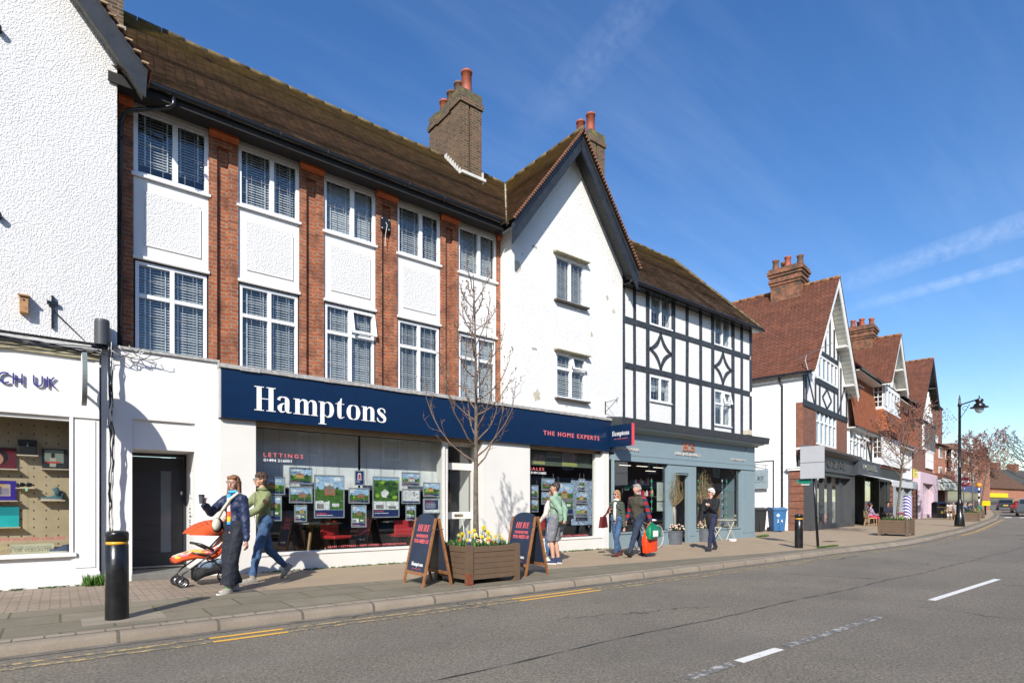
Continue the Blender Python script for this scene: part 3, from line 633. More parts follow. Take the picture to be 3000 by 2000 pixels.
def pictures(kind, rnd_, M, x0, x1, z0, z1, y):
    """a flat printed picture of coloured shapes: materials 0..6 = sky, leaf, brick, white, navy, road, red"""
    W, H = x1 - x0, z1 - z0; e = .0006
    def P(a, b, c, d, m, l): M.mi = m; M.box(x0 + W * a, x0 + W * b, y - e * (l + 1), y, z0 + H * c, z0 + H * d)
    def T(pts, m, l): M.mi = m; M.prism([(x0 + W * a, z0 + H * b) for a, b in pts], y - e * (l + 1), y)
    def C(a, b, rx, rz, m, l): T([(a + rx * (1 + .22 * math.sin(k * 5.1 + a * 40)) * math.cos(k * .5236), b + rz * (1 + .22 * math.sin(k * 3.7 + b * 30)) * math.sin(k * .5236)) for k in range(12)], m, l)
    def T(pts, m, l): M.mi = m; M.prism([(x0 + W * min(1, max(0, a)), z0 + H * min(1, max(0, b))) for a, b in pts], y - e * (l + 1), y)
    if kind in ('house', 'tall'):
        b0 = .14 if kind == 'house' else .40
        P(0, 1, 0, 1, 0, 0); P(0, 1, b0, b0 + (1 - b0) * .45, 1, 1); h = b0 + (1 - b0) * .2
        for i in range(3): C(rnd_(), .72 + .25 * rnd_(), .16, .05, 3, .5 + .1 * i)
        for i in range(11): C(rnd_(), h + .02, .07 + .06 * rnd_(), (1 - b0) * (.12 + .22 * rnd_()), (1, 9, 1, 8)[i % 4], 1.5 + i * .06)
        a = .22 + .2 * rnd_(); c = a + .38; wm = (2, 3, 2, 7)[int(rnd_() * 4)]
        P(a, c, h, h + (1 - b0) * .25, wm, 3); T([(a - .05, h + (1 - b0) * .25), ((a + c) / 2, h + (1 - b0) * .45), (c + .05, h + (1 - b0) * .25)], 2 if wm != 2 else 5, 4)
        for i in range(4): P(a + .04 + i * .09, a + .09 + i * .09, h + .05, h + .12, 5 if wm != 5 else 3, 5)
        P(0, 1, b0, h + .01, 1 if rnd_() > .4 else 5, 4.5)
        if kind == 'tall': P(0, .49, .18, .39, 3, 2); P(.51, 1, .18, .39, 1, 2); P(.06, .3, .2, .32, 5, 3); P(.6, .85, .25, .33, 3, 3)
        P(0, 1, 0, .14 if kind == 'house' else .17, 4, 2); P(.05, .4, .07, .095, 6, 3); P(.05, .62, .035, .05, 3, 3)
    elif kind == 'aerial':
        P(0, 1, .0, 1, 1, 0); P(0, 1, .93, 1, 0, 1)
        for i in range(26): a, b = rnd_(), .42 + rnd_() * .5; C(a, b, .09, .045, (8, 1, 9, 9)[i % 4], 1 + i * .06)
        T([(.35, .5), (.3, .62), (.45, .70), (.62, .62), (.5, .48)], 3, 3.2); P(0, .49, .18, .39, 3, 3.3); P(.51, 1, .18, .39, 3, 3.3); P(.1, .4, .2, .3, 5, 4); P(.6, .9, .2, .27, 5, 4)
        P(0, 1, 0, .17, 4, 3.4); P(.05, .6, .08, .095, 3, 4); P(.05, .4, .13, .145, 6, 4)
    elif kind == 'door':
        P(0, 1, 0, 1, 4, 0); T([(.28, .38), (.28, .75), (.38, .88), (.62, .88), (.72, .75), (.72, .38)], 3, 1); P(.36, .64, .40, .76, 6, 2); P(.48, .52, .55, .84, 4, 3); P(.2, .8, .34, .38, 3, 2); P(.1, .5, .22, .25, 3, 2); P(.1, .6, .16, .18, 3, 2)
    elif kind == 'letter':
        P(0, 1, 0, 1, 3, 0); P(0, 1, 0, .13, 4, 1)
        for i in range(6): P(.08, .5 + .1 * rnd_(), .82 - i * .09, .835 - i * .09, 5, 1)
        for i in range(10): a = .62 + rnd_() * .3; b = .3 + rnd_() * .5; P(a, a + .05, b, b + .1, 5, 1 + i * .05)
    elif kind == 'notice':
        P(0, 1, 0, 1, 3, 0); P(.05, .95, .2, .95, 4, 1); P(.1, .65, .78, .82, 6, 2)
        for i in range(5): P(.1, .8 - .1 * rnd_(), .66 - i * .08, .68 - i * .08, 3, 2)
    elif kind == 'list':
        P(0, 1, 0, 1, 3, 0); P(.35, .65, .86, .94, 4, 1)
        for i in range(9): P(.3, .6 + .1 * rnd_(), .76 - i * .075, .775 - i * .075, 5, 1)
    M.mi = 0
_m = mat
def mat_p(n, c, r, var=.35, vs=22): return _m(n, c, r, var=var, vs=vs)
PICM = [mat_p('print_sky', (.36, .52, .70), .35), mat_p('print_leaf', (.07, .16, .03), .35, var=.6, vs=30), mat_p('print_brick', (.42, .15, .07), .35, var=.3, vs=20), mat_p('print_white', (.74, .75, .74), .35), mat_p('print_navy', (.022, .035, .13), .35), mat_p('print_grey', (.22, .21, .20), .35, var=.2, vs=20), mat_p('print_red', (.62, .07, .07), .35), mat_p('print_gold', (.62, .40, .10), .35), mat_p('print_lime', (.28, .46, .05), .35), mat_p('print_dark_leaf', (.03, .07, .03), .35)]

# goods on the little shelves behind the glass (real thin shelves, sleeves, shoes)
SHELF = mat('shelf_wood', (.62, .50, .36), .5)
def zat(u, v, Y): return PZ(u, v, Y)
def disp(name, label, cat, build_fn, group=None): pass
Yi = YD - .02
def sleeve(label, u0, u1, v0, v1, cols, style):
    t = empty('record_sleeve', (PX(u0, Yi - .02), Yi - .02, PZ(u0, v1, Yi)), 0, label, 'record sleeve', 'record sleeves on shelves behind the glass')
    x0, x1_, z1, z0 = PX(u0, Yi), PX(u1, Yi), PZ((u0 + u1) / 2, v0, Yi), PZ((u0 + u1) / 2, v1, Yi); W, H = x1_ - x0, z1 - z0
    M = MB(); M.box(x0, x1_, Yi - .02, Yi - .015, z0, z1)
    def P(a, b, c, d, m, l): M.mi = m; M.box(x0 + W * a, x0 + W * b, Yi - .0205 - l * .0006, Yi - .02, z0 + H * c, z0 + H * d)
    if style == 0:
        M.mi = 1; cx, cz = x0 + W * .35, z0 + H * .45; M.prism([(cx + W * .28 * math.cos(a * .4), cz + H * .33 * math.sin(a * .4)) for a in range(16)], Yi - .021, Yi - .02); M.mi = 2; M.prism([(cx + W * .42 * math.cos(a * .4), cz + H * .1 + H * .42 * math.sin(a * .4)) for a in range(16)], Yi - .0206, Yi - .02); P(.2, .5, .12, .2, 3, 2)
    elif style == 1:
        P(.1, .85, .3, .95, 1, 0); P(.3, .55, .1, .55, 2, 1); P(.36, .5, .55, .78, 3, 2); P(.12, .7, .28, .36, 4, 3); P(.88, .98, .1, .9, 3, 1)
    elif style == 2:
        P(.1, .82, .22, .82, 1, 0); P(.14, .78, .26, .62, 2, 1); P(.4, .55, .3, .7, 3, 2); P(.1, .6, .72, .82, 4, 2)
    else:
        P(0, 1, 0, .55, 1, 0); P(.2, .5, .0, .75, 2, 1); P(.3, .42, .7, .9, 3, 2); P(.25, .45, .0, .22, 4, 2)
    M.mi = 0; M.build('cover', [mat('sleeve_%s' % q, c, .3) for q, c in cols], t)
    M = MB(); M.box(x0 - .01, x1_ + .02, Yi - .11, Yi + .019, z0 - .018, z0 - .001); M.build('shelf', SHELF, t)
sleeve('dark maroon record sleeve with a face in round glasses', -55, 48, 1310, 1372, [('maroon', (.12, .015, .02)), ('skin', (.45, .22, .13)), ('hair', (.02, .012, .01)), ('lip', (.4, .03, .03))], 0)
sleeve('record sleeve with a figure in a pale coat, right of the black case', 123, 197, 1315, 1373, [('black', (.03, .03, .03)), ('olive', (.22, .25, .2)), ('coat', (.42, .38, .3)), ('hairb', (.03, .02, .02)), ('redt', (.5, .04, .03))], 1)
sleeve('deep blue record sleeve with a framed street scene', -50, 48, 1407, 1465, [('cobalt', (.05, .03, .26)), ('peach', (.55, .40, .30)), ('mauve', (.30, .25, .32)), ('greyf', (.15, .13, .15)), ('amber', (.7, .38, .05))], 2)
sleeve('turquoise record sleeve with a standing dark-haired figure', -60, 56, 1482, 1543, [('teal', (.02, .28, .30)), ('aqua', (.03, .48, .48)), ('jacket', (.03, .02, .02)), ('face', (.40, .25, .18)), ('jean', (.05, .12, .3))], 3)
def shelf_item(name, label, cat, u0, u1, v, fn, lab2=None):
    t = empty(name, (PX((u0 + u1) / 2, Yi), Yi - .05, PZ((u0 + u1) / 2, v, Yi)), 0, label, cat)
    M = MB(); z = PZ((u0 + u1) / 2, v, Yi); x0, x1_ = PX(u0, Yi), PX(u1, Yi); M.box(x0 - .02, x1_ + .02, Yi - .13, Yi + .019, z - .018, z - .001); M.build('shelf', SHELF, t)
    fn(t, x0, x1_, z)
def case_(t, a, b, z):
    M = MB(); M.box(a, b, Yi - .11, Yi, z, z + .16); M.build('case_body', mat('black_vinyl', (.012, .012, .013), .4), t, bevel=.01)
    M = MB(); M.box(a - .008, b + .008, Yi - .12, Yi + .005, z + .165, z + .24); M.build('lid', mat('black_vinyl', (.012, .012, .013), .4), t, bevel=.01)
    M = MB(); M.box((a + b) / 2 - .012, (a + b) / 2 + .012, Yi - .127, Yi - .12, z + .13, z + .18); M.build('clasp', mat('steel', (.5, .5, .5), .3, 1), t)
shelf_item('music_case', 'small black lidded case with a steel clasp on a shelf', 'case', 55, 108, 1333, case_)
def shoe(t, x0, x1_, z, y, col, sole, hi=.10, label=None, ang=0):
    M = MB(); n = 14; ring = []
    for i in range(n + 1):
        a = i / n; x = x0 + (x1_ - x0) * a; w_ = .042 * (math.sin(math.pi * min(1, a * .93 + .07)) ** .5) + .004; h = .035 + (hi - .035) * max(0, min(1, (a - .4) / .35)) ** .8
        ring.append([M.pt((x, y + w_ * c, z + .018 + h * s_)) for c, s_ in ((-1, 0), (-.9, .6), (-.45, 1), (.45, 1), (.9, .6), (1, 0))])
    for A, B in zip(ring, ring[1:]):
        for k in range(5): M.f.append([A[k], B[k], B[k + 1], A[k + 1]]); M.m.append(0)
    M.f.append(ring[0]); M.f.append(ring[-1][::-1]); M.m += [0, 0]; up = M.build('upper', col, t, smooth=True)
    M = MB(); M.prism([(x0 + (x1_ - x0) * a, y + s_ * (.046 * (math.sin(math.pi * min(1, a * .93 + .07)) ** .5) + .004)) for s_ in (1, -1) for a in ([i / 10 for i in range(11)] if s_ > 0 else [1 - i / 10 for i in range(11)])], z, z + .02, 'z'); M.build('sole', sole, t)
TEAL = mat('teal_suede', (.06, .13, .15), .8); TANS = mat('tan_sole', (.45, .36, .28), .7); CREAMS = mat('cream_sole', (.62, .56, .45), .7)
#shelf_item('high_top_shoe', 'blue-grey suede ankle boot laid on a lit shelf', 'shoe', 123, 188, 1464, lambda t, a, b, z: (shoe(t, a - .02, b - .02, z, Yi - .07, TEAL, TANS, .10), shoe_leg(t, b - .1, z)))
def boot_(t, a, b, z):
    shoe(t, a, b, z, Yi - .07, TEAL, TANS, .09)
    M = MB(); M.tube([(b - .07, Yi - .07, z + .07), (b - .085, Yi - .07, z + .14), (b - .115, Yi - .07, z + .20)], [.045, .038, .042], 12); M.build('shaft', TEAL, t, smooth=True)
shelf_item('ankle_boot', 'blue-grey suede ankle boot alone on a shelf near the frame', 'boot', 121, 187, 1464, boot_)
def shades_(t, a, b, z):
    M = MB()
    for c in (.28, .72): M.ball((a + (b - a) * c, Yi - .09, z + .045), (.05, .012, .035), 12, 6)
    M.bar((a, Yi - .09, z + .05), (b, Yi - .09, z + .05), .012, .012); M.bar((a, Yi - .09, z + .05), (a, Yi - .01, z + .02), .008, .01); M.bar((b, Yi - .09, z + .05), (b, Yi - .01, z + .02), .008, .01)
    M.build('spectacles', mat('gloss_black', (.01, .01, .01), .15), t, smooth=True)
    M = MB(); M.box((a + b) / 2 + .0, (a + b) / 2 + .03, Yi - .134, Yi - .131, z - .055, z - .0); M.build('price_tag', mat('green_tag', (.4, .75, .5), .5), t)
shelf_item('sunglasses', 'pair of black sunglasses with a green price tag on shelf', 'sunglasses', 52, 98, 1428, shades_)
t = empty('display_box', (.0, 11.75, zs), 0, 'cream donation box with lettering on the window floor', 'box')
a, b = PX(30, 11.66), PX(158, 11.66)
M = MB(); M.box(a, b, 11.66, 11.95, zs, zs + .14); M.build('box_body', mat('cream_card', (.60, .55, .36), .6), t)
M = MB(); write(M, 'DONATE OR VOLUNTEER', a - .25, b + .02, zs + .03, zs + .075, 11.66, .002); M.build('lettering', mat('olive_print', (.20, .19, .10), .6), t)
t = empty('dress_shoe', (.3, 11.72, zs), 0, 'navy suede lace-up shoes with pale soles in window corner', 'shoes')
shoe(t, PX(145, 11.64), PX(200, 11.64), zs, 11.66, mat('navy_suede', (.03, .055, .12), .8), CREAMS, .10)
shoe(t, PX(150, 11.75), PX(208, 11.75), zs, 11.78, mat('navy_suede', (.03, .055, .12), .8), CREAMS, .10)

# small things fixed to the roughcast wall
t = empty('bird_box', (PX(75, YA), YA - .1, PZ(75, 915, YA)), 0, 'small wooden bird box fixed to the white roughcast wall', 'bird box')
a, b, z0, z1 = PX(57, YA - .1), PX(96, YA - .1), PZ(76, 917, YA - .1), PZ(76, 868, YA - .1); WOODB = mat('weathered_cedar', (.36, .19, .08), .7, var=.3, vs=20)
M = MB(); M.box(a, b - .05, YA - .13, YA, z0, z1); M.build('box_body', WOODB, t, bevel=.004)
M = MB(); M.prism([(YA - .16, z1 - .01), (YA - .16, z1 + .012), (YA, z1 + .04), (YA, z1 + .018)], a - .015, b - .035, 'x'); M.build('lid', WOODB, t)
M = MB(); M.prism([((a + b) / 2 - .025 + .016 * math.cos(k * .628), z1 - .07 + .016 * math.sin(k * .628)) for k in range(10)], YA - .1315, YA - .13); M.build('entrance_hole', DARK, t)
t = empty('iron_bracket', (PX(154, YA), YA - .05, PZ(154, 960, YA)), 0, 'black iron cross-shaped bracket with stay wires on white wall', 'bracket')
x = PX(154, YA - .04); M = MB(); M.box(x - .016, x + .016, YA - .05, YA, PZ(154, 962, YA), PZ(154, 868, YA)); M.box(x - .07, x + .07, YA - .06, YA - .02, PZ(154, 895, YA), PZ(154, 885, YA)); M.build('upright', BLACKM, t)
M = MB()
for dz in (0, .02): M.tube([(x + .02, YA - .04, PZ(154, 915, YA) + dz), (PX(248, YA), YA - .05, PZ(248, 1000, YA))], .005, 5)
M.build('stay_wire', BLACKM, t)
for i, (u, v, l) in enumerate([(2, 92, 'black vent stub near the top of the roughcast wall'), (2, 636, 'black vent stub halfway down the roughcast wall')]):
    M = MB(); x = PX(u, YA); z = PZ(u, v, YA); M.tube([(x - .03, YA + .02, z), (x - .03, YA - .1, z)], .05, 12); M.build('vent_stub', BLACKM, smooth=False, label=l, cat='vent')
t = empty('round_wall_sign', (PX(238, YS), YS, PZ(238, 1115, YS)), 0, 'round projecting shop sign seen edge-on from the white fascia', 'sign')
sx = PX(236, YS); sz = PZ(240, 1112, YS - .55)
M = MB(); ring = [(YS - .62 + .40 * math.cos(k * math.pi / 20), sz + .40 * math.sin(k * math.pi / 20)) for k in range(40)]
M.prism(ring, sx, sx + .06, 'x'); M.build('disc', mat('sign_grey_edge', (.16, .19, .19), .5), t)
M = MB(); ring = [(YS - .62 + .375 * math.cos(k * math.pi / 20), sz + .375 * math.sin(k * math.pi / 20)) for k in range(40)]; M.prism(ring, sx - .004, sx - .0005, 'x'); M.build('sign_face', WHITE, t)
M = MB(); M.box(sx + .0, sx + .05, YS - .03, YS, sz - .2, sz + .2); M.box(sx + .01, sx + .04, YS - .24, YS - .03, sz + .09, sz + .12); M.box(sx + .01, sx + .04, YS - .24, YS - .03, sz - .12, sz - .09); M.build('wall_bracket', mat('rusty_white', (.62, .55, .42), .7, var=.4, vs=30), t)
# the telephone canister and tangled cables over the join
t = empty('cable_canister', (PX(302, 11.4), 11.4, 3.98), 0, 'dark grey cable canister standing on the flashing', 'canister')
cx_ = PX(299, 11.42); z0_ = PZ(299, 1010, 11.42); z1_ = PZ(299, 936, 11.42)
M = MB(); M.lathe([(.105, 0), (.105, z1_ - z0_ - .04), (.095, z1_ - z0_), (.0, z1_ - z0_ + .01)], (cx_, 11.44, z0_), 24); M.build('canister_body', mat('slate_plastic', (.055, .058, .065), .5, var=.1), t, smooth=False)
M = MB(); M.box(cx_ - .14, cx_ + .14, 11.42, 11.6, z0_ - .04, z0_ - .001); M.build('bracket', BLACKM, t)
rnd = random.Random(11); t = empty('cable_bundle', (.68, 11.45, 0), 0, 'black and grey cables hanging down the join between shops', 'cables')
for k in range(7):
    pts = []; x = .648 + rnd.uniform(-.02, .03)
    for i in range(24): z = 3.95 - i * .165; pts.append((x + rnd.uniform(-.014, .014) + (.02 if 8 < i < 13 else 0), 11.40 - rnd.uniform(0, .04), z))
    M = MB(); M.tube(pts, rnd.uniform(.007, .013), 6); M.build('cable', BLACKM if k % 3 else mat('white_cable', (.6, .6, .58), .5), t, smooth=True)
for k in range(9):
    r0 = rnd.uniform(.06, .2); cx0 = .72 + rnd.uniform(-.05, .5); zz = 3.86 + rnd.uniform(-.06, .08); a0 = rnd.uniform(2.8, 3.6)
    M = MB(); M.tube([(cx0 + r0 * math.cos(a0 + q * .35) * 1.3, 11.40 - .05 * math.sin(q), zz + r0 * .6 * math.sin(a0 + q * .35)) for q in range(10)], .006, 5); M.build('cable', BLACKM if k % 2 else mat('white_cable', (.6, .6, .58), .5), t, smooth=True)
for k in range(5):
    zz = zf1 + rnd.uniform(-.05, .06); M = MB(); M.tube([(-4 + i * .25, 11.37 - rnd.uniform(0, .03), zz + rnd.uniform(-.015, .015) + .03 * math.sin(i * .9 + k)) for i in range(19)], .008, 5); M.build('cable', BLACKM, t, smooth=True)
# ---------------------------------------------------------------- B: long red brick building with estate agent below
YB = 12.05; YW = 12.10
bB = empty('brick_building', (6, 12.05, 0), 0, 'long red brick building with five window bays and estate agent shop', 'building')
uw = [390, 610, 695.5, 875, 946, 1098, 1160.5, 1287, 1339, 1451.5]
WX = [(PX(uw[i], YW), PX(uw[i + 1], YW)) for i in range(0, 10, 2)]
xBl, xBr = PX(343, YB) + .02, 9.17
# brick piers with a sunk middle panel
piers = [(xBl, WX[0][0])] + [(WX[i][1], WX[i + 1][0]) for i in range(4)] + [(WX[4][1], xBr + .3)]
M = MB()
for i, (a, b) in enumerate(piers):
    if i in (0, 5): M.box(a, b, YB, YB + .3, 3.5, 8.36)
    else:
        w3 = (b - a); M.box(a, a + w3 * .27, YB - .02, YB + .3, 3.5, 8.36); M.box(b - w3 * .33, b, YB - .02, YB + .3, 3.5, 8.36); M.box(a + w3 * .27, b - w3 * .33, YB + .055, YB + .3, 3.5, 8.16); M.box(a + w3 * .27, b - w3 * .33, YB - .02, YB + .3, 8.16, 8.36)
M.build('wall', BRICKR, bB)
for a, b in piers: M = MB(); M.prism([(YB - .10, 8.42), (YB - .10, 8.37), (YB - .02, 8.30), (YB + .1, 8.30), (YB + .1, 8.42)], a - .0, b + .0, 'x'); M.build('brick_corbel', mat('orange_corbel_brick', (.44, .11, .035), .85, var=.3, vs=10), bB)
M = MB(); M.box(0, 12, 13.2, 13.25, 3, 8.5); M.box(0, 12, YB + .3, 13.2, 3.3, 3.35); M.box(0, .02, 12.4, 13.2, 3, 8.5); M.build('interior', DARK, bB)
for i, (a, b) in enumerate(WX):
    window(bB, a, b, 7.16, 8.36, YW, (.54,), (), .07, .05, (3, 4), btop=.0 if i else .14)
    M = MB(); M.box(a, b, YW - .035, YW + .04, 8.361, 8.50); M.build('window_head', mat('shaded_white', (.50, .48, .42), .6), bB)  # white lintel, eaves shade put into its darker colour
    # spandrel: smooth border, sunk drip moulding and a roughcast field
    M = MB(); M.box(a, b, YW - .03, YW + .2, 5.68, 7.12); M.box(a - .01, b + .01, YW - .10, YW - .0305, 5.66, 5.715)
    M.box(a + .16, b - .13, YW - .05, YW - .0305, 5.93, 5.955); M.box(b - .15, b - .13, YW - .05, YW - .0305, 5.9551, 6.85)
    M.build('spandrel', WHITE, bB, bevel=.004)
    M = MB(); M.box(a + .16, b - .151, YW - .045, YW - .031, 5.956, 6.90); M.build('roughcast_panel', CASTP, bB)
    op = None
    if i == 2: op = ((a + b) / 2 + .01, b - .02, 5.06, 5.60)
    fr = window(bB, a + .03, b - .03, 3.75, 5.63, YW, (.5,), (.68,), .055, .05, (3, 6), sill=False, opened=op)
    M = MB(); M.box(a - .004, a + .03, YW - .02, YW + .1, 3.7, 5.68); M.box(b - .03, b + .004, YW - .02, YW + .1, 3.7, 5.68); M.box(a + .03, b - .03, YW - .02, YW + .1, 5.632, 5.679); M.build('window_surround', SOFFIT, bB)
# eaves, gutter, roof
M = MB(); M.box(.62, 9.0, 11.58, YB + .3, 8.425, 8.44); M.box(.62, 9.0, 11.56, 11.58, 8.33, 8.50); M.build('soffit', SOFFIT, bB)
M = MB(); g = [(11.56 + .0 - .065 * (1 + math.cos(math.pi * k / 8)), 8.515 - .075 * math.sin(math.pi * k / 8)) for k in range(9)]
for k in range(8): M.face([(1.13, *g[k]), (8.95, *g[k]), (8.95, *g[k + 1]), (1.13, *g[k + 1])]); M.face([(1.13, g[k][0], g[k][1] - .004), (1.13, g[k + 1][0], g[k + 1][1] - .004), (8.95, g[k + 1][0], g[k + 1][1] - .004), (8.95, g[k][0], g[k][1] - .004)])
M.tube([(1.13, g[0][0], g[0][1]), (8.95, g[0][0], g[0][1])], .008, 6)
for k in range(9): x = 1.5 + k * .93; M.tube([(x, 11.57 - .065 * (1 + math.cos(a * math.pi / 8)) * 1.07, 8.515 - .082 * math.sin(a * math.pi / 8)) for a in range(9)], .013, 5)
M.prism([(11.5, 8.515), (11.43, 8.50), (11.44, 8.44), (11.5, 8.42), (11.55, 8.45), (11.56, 8.515)], 1.10, 1.14, 'x')
M.build('gutter', BLACKM, bB)
M = MB(); courses(M, (.80, 11.47, 8.50), (9.0, 11.47, 8.50), (-2.4, 14.55, 11.66), (11.29, 14.55, 11.66), 39, seed=8)
courses(M, (11.29, 17.6, 8.50), (-2.4, 17.6, 8.50), (11.29, 14.55, 11.66), (-2.4, 14.55, 11.66), 20, seed=9); M.build('roof', TILED, bB)
M = MB(); ridge_tiles(M, (-.5, 14.55, 11.69), (11.2, 14.55, 11.67)); M.build('ridge_tiles', MOSSR, bB, smooth=True)
st = chimney(bB, 8.93, 9.66, 13.60, 15.36, 10.3, 12.80, [(9.30, 13.85, .78, .15, POT), (9.30, 14.28, .70, .13, POTB), (9.30, 14.68, .66, .13, POTB), (9.30, 15.1, .62, .13, POT)])
M = MB(); M.prism([(8.90, 10.72), (9.75, 10.72), (9.75, 10.80), (8.92, 10.80)], 13.50, 13.6)
for k in range(7): z = 10.78 + k * .125; y = 13.6 + k * .12; M.box(8.915, 8.929, y, y + .13, z - .05, z + .12)
M.box(9.661, 9.70, 13.55, 13.75, 10.65, 11.0); M.build('flashing', mat('pale_lead', (.55, .55, .52), .6, var=.15), st)
# rainwater pipe at the left end
M = MB(); M.tube([(1.56, 11.5, 8.46), (1.56, 11.5, 8.30), (1.50, 11.53, 8.25), (PX(372, 11.93), 11.93, PZ(372, 325, 11.93)), (PX(353, 11.95), 11.95, PZ(353, 340, 11.95) - .1), (PX(351, 11.95), 11.95, 3.95)], .036, 10)
for z in (7.6, 6.4, 5.2, 4.3): M.lathe([(.046, 0), (.046, .06)], (PX(351.5, 11.95), 11.95, z), 10)
M.build('rainwater_pipe', BLACKM, bB, smooth=True)
M = MB(); x = PX(1128, YB - .03); z = PZ(1128, 660, YB); M.box(x - .11, x + .11, YB - .06, YB - .021, z - .14, z + .14); M.mi = 1
for a in (-1, 1):
    for c in (-1, 1): M.ball((x + a * .085, YB - .063, z + c * .11), .014, 8, 5)
M.tube([(x, YB - .05, z + .06), (x + .03, YB - .08, z - .02), (x, YB - .05, z - .25), (x, YB - .03, z - .5)], .006, 5); M.build('junction_plate', [BLACKM, WHITE], bB)
# ---- the white ground-floor bay with the grey door
YD1 = 11.55; xa, xb = PX(297, YD1), 2.29; zt1 = 3.90; ra, rb = .953, 1.894
M = MB(); M.holes(xa, xb, 0, zt1, YD1, YD1 + .1, [(ra, rb, 0, 2.75)]); M.box(ra, rb, YD1 + .045, YD1 + .1, 2.25, 2.75)
M.box(ra - .1, ra, YD1 + .1, 12.5, 0, 2.6); M.box(rb, rb + .1, YD1 + .1, 12.5, 0, 2.6); M.box(ra, rb, YD1 + .1, 12.5, 2.25, 2.35); M.box(xa, xb, YD1 + .1, YB, zt1 - .02, zt1)
M.build('white_front_wall', WHITE, bB)
M = MB(); M.prism([(YD1 - .04, zt1), (YD1 - .04, zt1 + .045), (YB, zt1 + .12), (YB, zt1)], xa, xb, 'x'); M.build('flashing', LEAD, bB)
M = MB(); M.box(ra - .01, rb + .0, YD1 - .04, 12.5, 0, .11); M.build('door_step', mat('grey_stone', (.16, .155, .14), .8, var=.2), bB, bevel=.01)
ANTH = mat('anthracite_composite', (.022, .024, .030), .45, var=.1)
M = MB(); y = 12.44; M.box(ra, ra + .05, y - .02, y + .04, .11, 2.25); M.box(rb - .05, rb, y - .02, y + .04, .11, 2.25); M.box(ra + .05, rb - .05, y - .02, y + .04, 2.19, 2.249); M.box(ra + .05, rb - .05, y - .03, y + .04, .11, .15)
g0, g1 = rb - .42, rb - .25
for k in range(8):
    z0 = .16 + k * .2525; z1 = z0 + .247
    if k in (0, 7): M.box(ra + .053, rb - .053, y, y + .04, z0, z1)
    else: M.box(ra + .053, g0, y, y + .04, z0, z1); M.box(g1, rb - .053, y, y + .04, z0, z1)
M.box(ra + .053, g0, y + .012, y + .038, .16, 2.18); M.box(g1, rb - .053, y + .012, y + .038, .16, 2.18)
d = M.build('front_door', ANTH, bB)
M = MB(); M.box(g0, g1, y + .005, y + .02, .41, 1.93); M.build('frosted_strip', mat('frosted_glass', (.13, .15, .17), .18, coat=.5), d)
M = MB(); M.ball((rb - .085, y - .03, 1.52), (.03, .025, .045), 12, 8); M.build('door_handle', mat('brushed_steel', (.6, .6, .58), .25, 1), d, smooth=True)
M = MB(); M.box(ra + .05, rb - .05, y - .04, y - .03, .13, .155); M.build('threshold_bar', mat('brushed_steel', (.6, .6, .58), .25, 1), d)
M = MB()
for z, h in ((1.42, .45), (1.10, .26), (.80, .26)): M.box(rb - .012, rb - .0005, 11.85, 12.05, z, z + h)
M.mi = 1
for z in (1.0, 1.07, 1.14, 1.21, .84, .9, .96): M.box(rb - .016, rb - .0121, 11.87, 12.03, z, z + .02)
M.box(rb - .02, rb - .0121, 11.9, 11.96, 1.48, 1.8); M.build('entry_panel', [WHITE, mat('grey_steel', (.3, .3, .3), .4, .6)], bB)
# ---- estate agent shop front
FN = mat('navy_fascia', (.004, .020, .062), .22, var=.08, coat=.4)
YF = 11.40; fx0, fx1 = 2.293, 12.785; fz0, fz1 = 2.885, 3.78
M = MB(); M.box(fx0, fx1, YF, 11.6, fz0, fz1)
fas = M.build('fascia', FN, bB, bevel=.004)
M = MB()
for x in (4.9, 7.4, 10.0): M.box(x, x + .005, YF - .0006, YF, fz0, fz1)
M.build('panel_joint', BLACKM, bB); M = MB(); M.box(fx0 - .03, fx0 - .001, YF + .01, 11.6, fz0, fz1 + .02); M.build('fascia_end', mat('sign_edge_grey', (.45, .45, .43), .5), bB)
M = MB(); rnd = random.Random(2); n = 60
for i in range(n):
    a = fx0 - .04 + (fx1 + .06 - fx0) * i / n; b = fx0 - .04 + (fx1 + .06 - fx0) * (i + 1) / n; q = rnd.uniform(-.008, .008)
    M.prism([(YF - .04 + q, fz1 + .005 + q), (YF - .045 + q, fz1 + .07 + q), (11.7, fz1 + .16), (12.2, fz1 + .17), (12.2, fz1 + .001)], a, b - .0005, 'x')
M.build('flashing', LEAD, bB)
M = MB(); didone(M, 'Hamptons', PX(745, YF), PX(1134, YF), 3.075, 3.53, YF, .012); M.build('lettering', mat('white_letter', (.82, .81, .80), .4), fas)
M = MB(); write(M, 'THE HOME EXPERTS', PX(1592, YF), PX(1755, YF), PZ(1592, 1273, YF) , PZ(1592, 1261, YF) + .01, YF, .01, bold=.012, space=1.35); M.build('tag_line', mat('coral_letter', (.72, .16, .17), .4), fas)
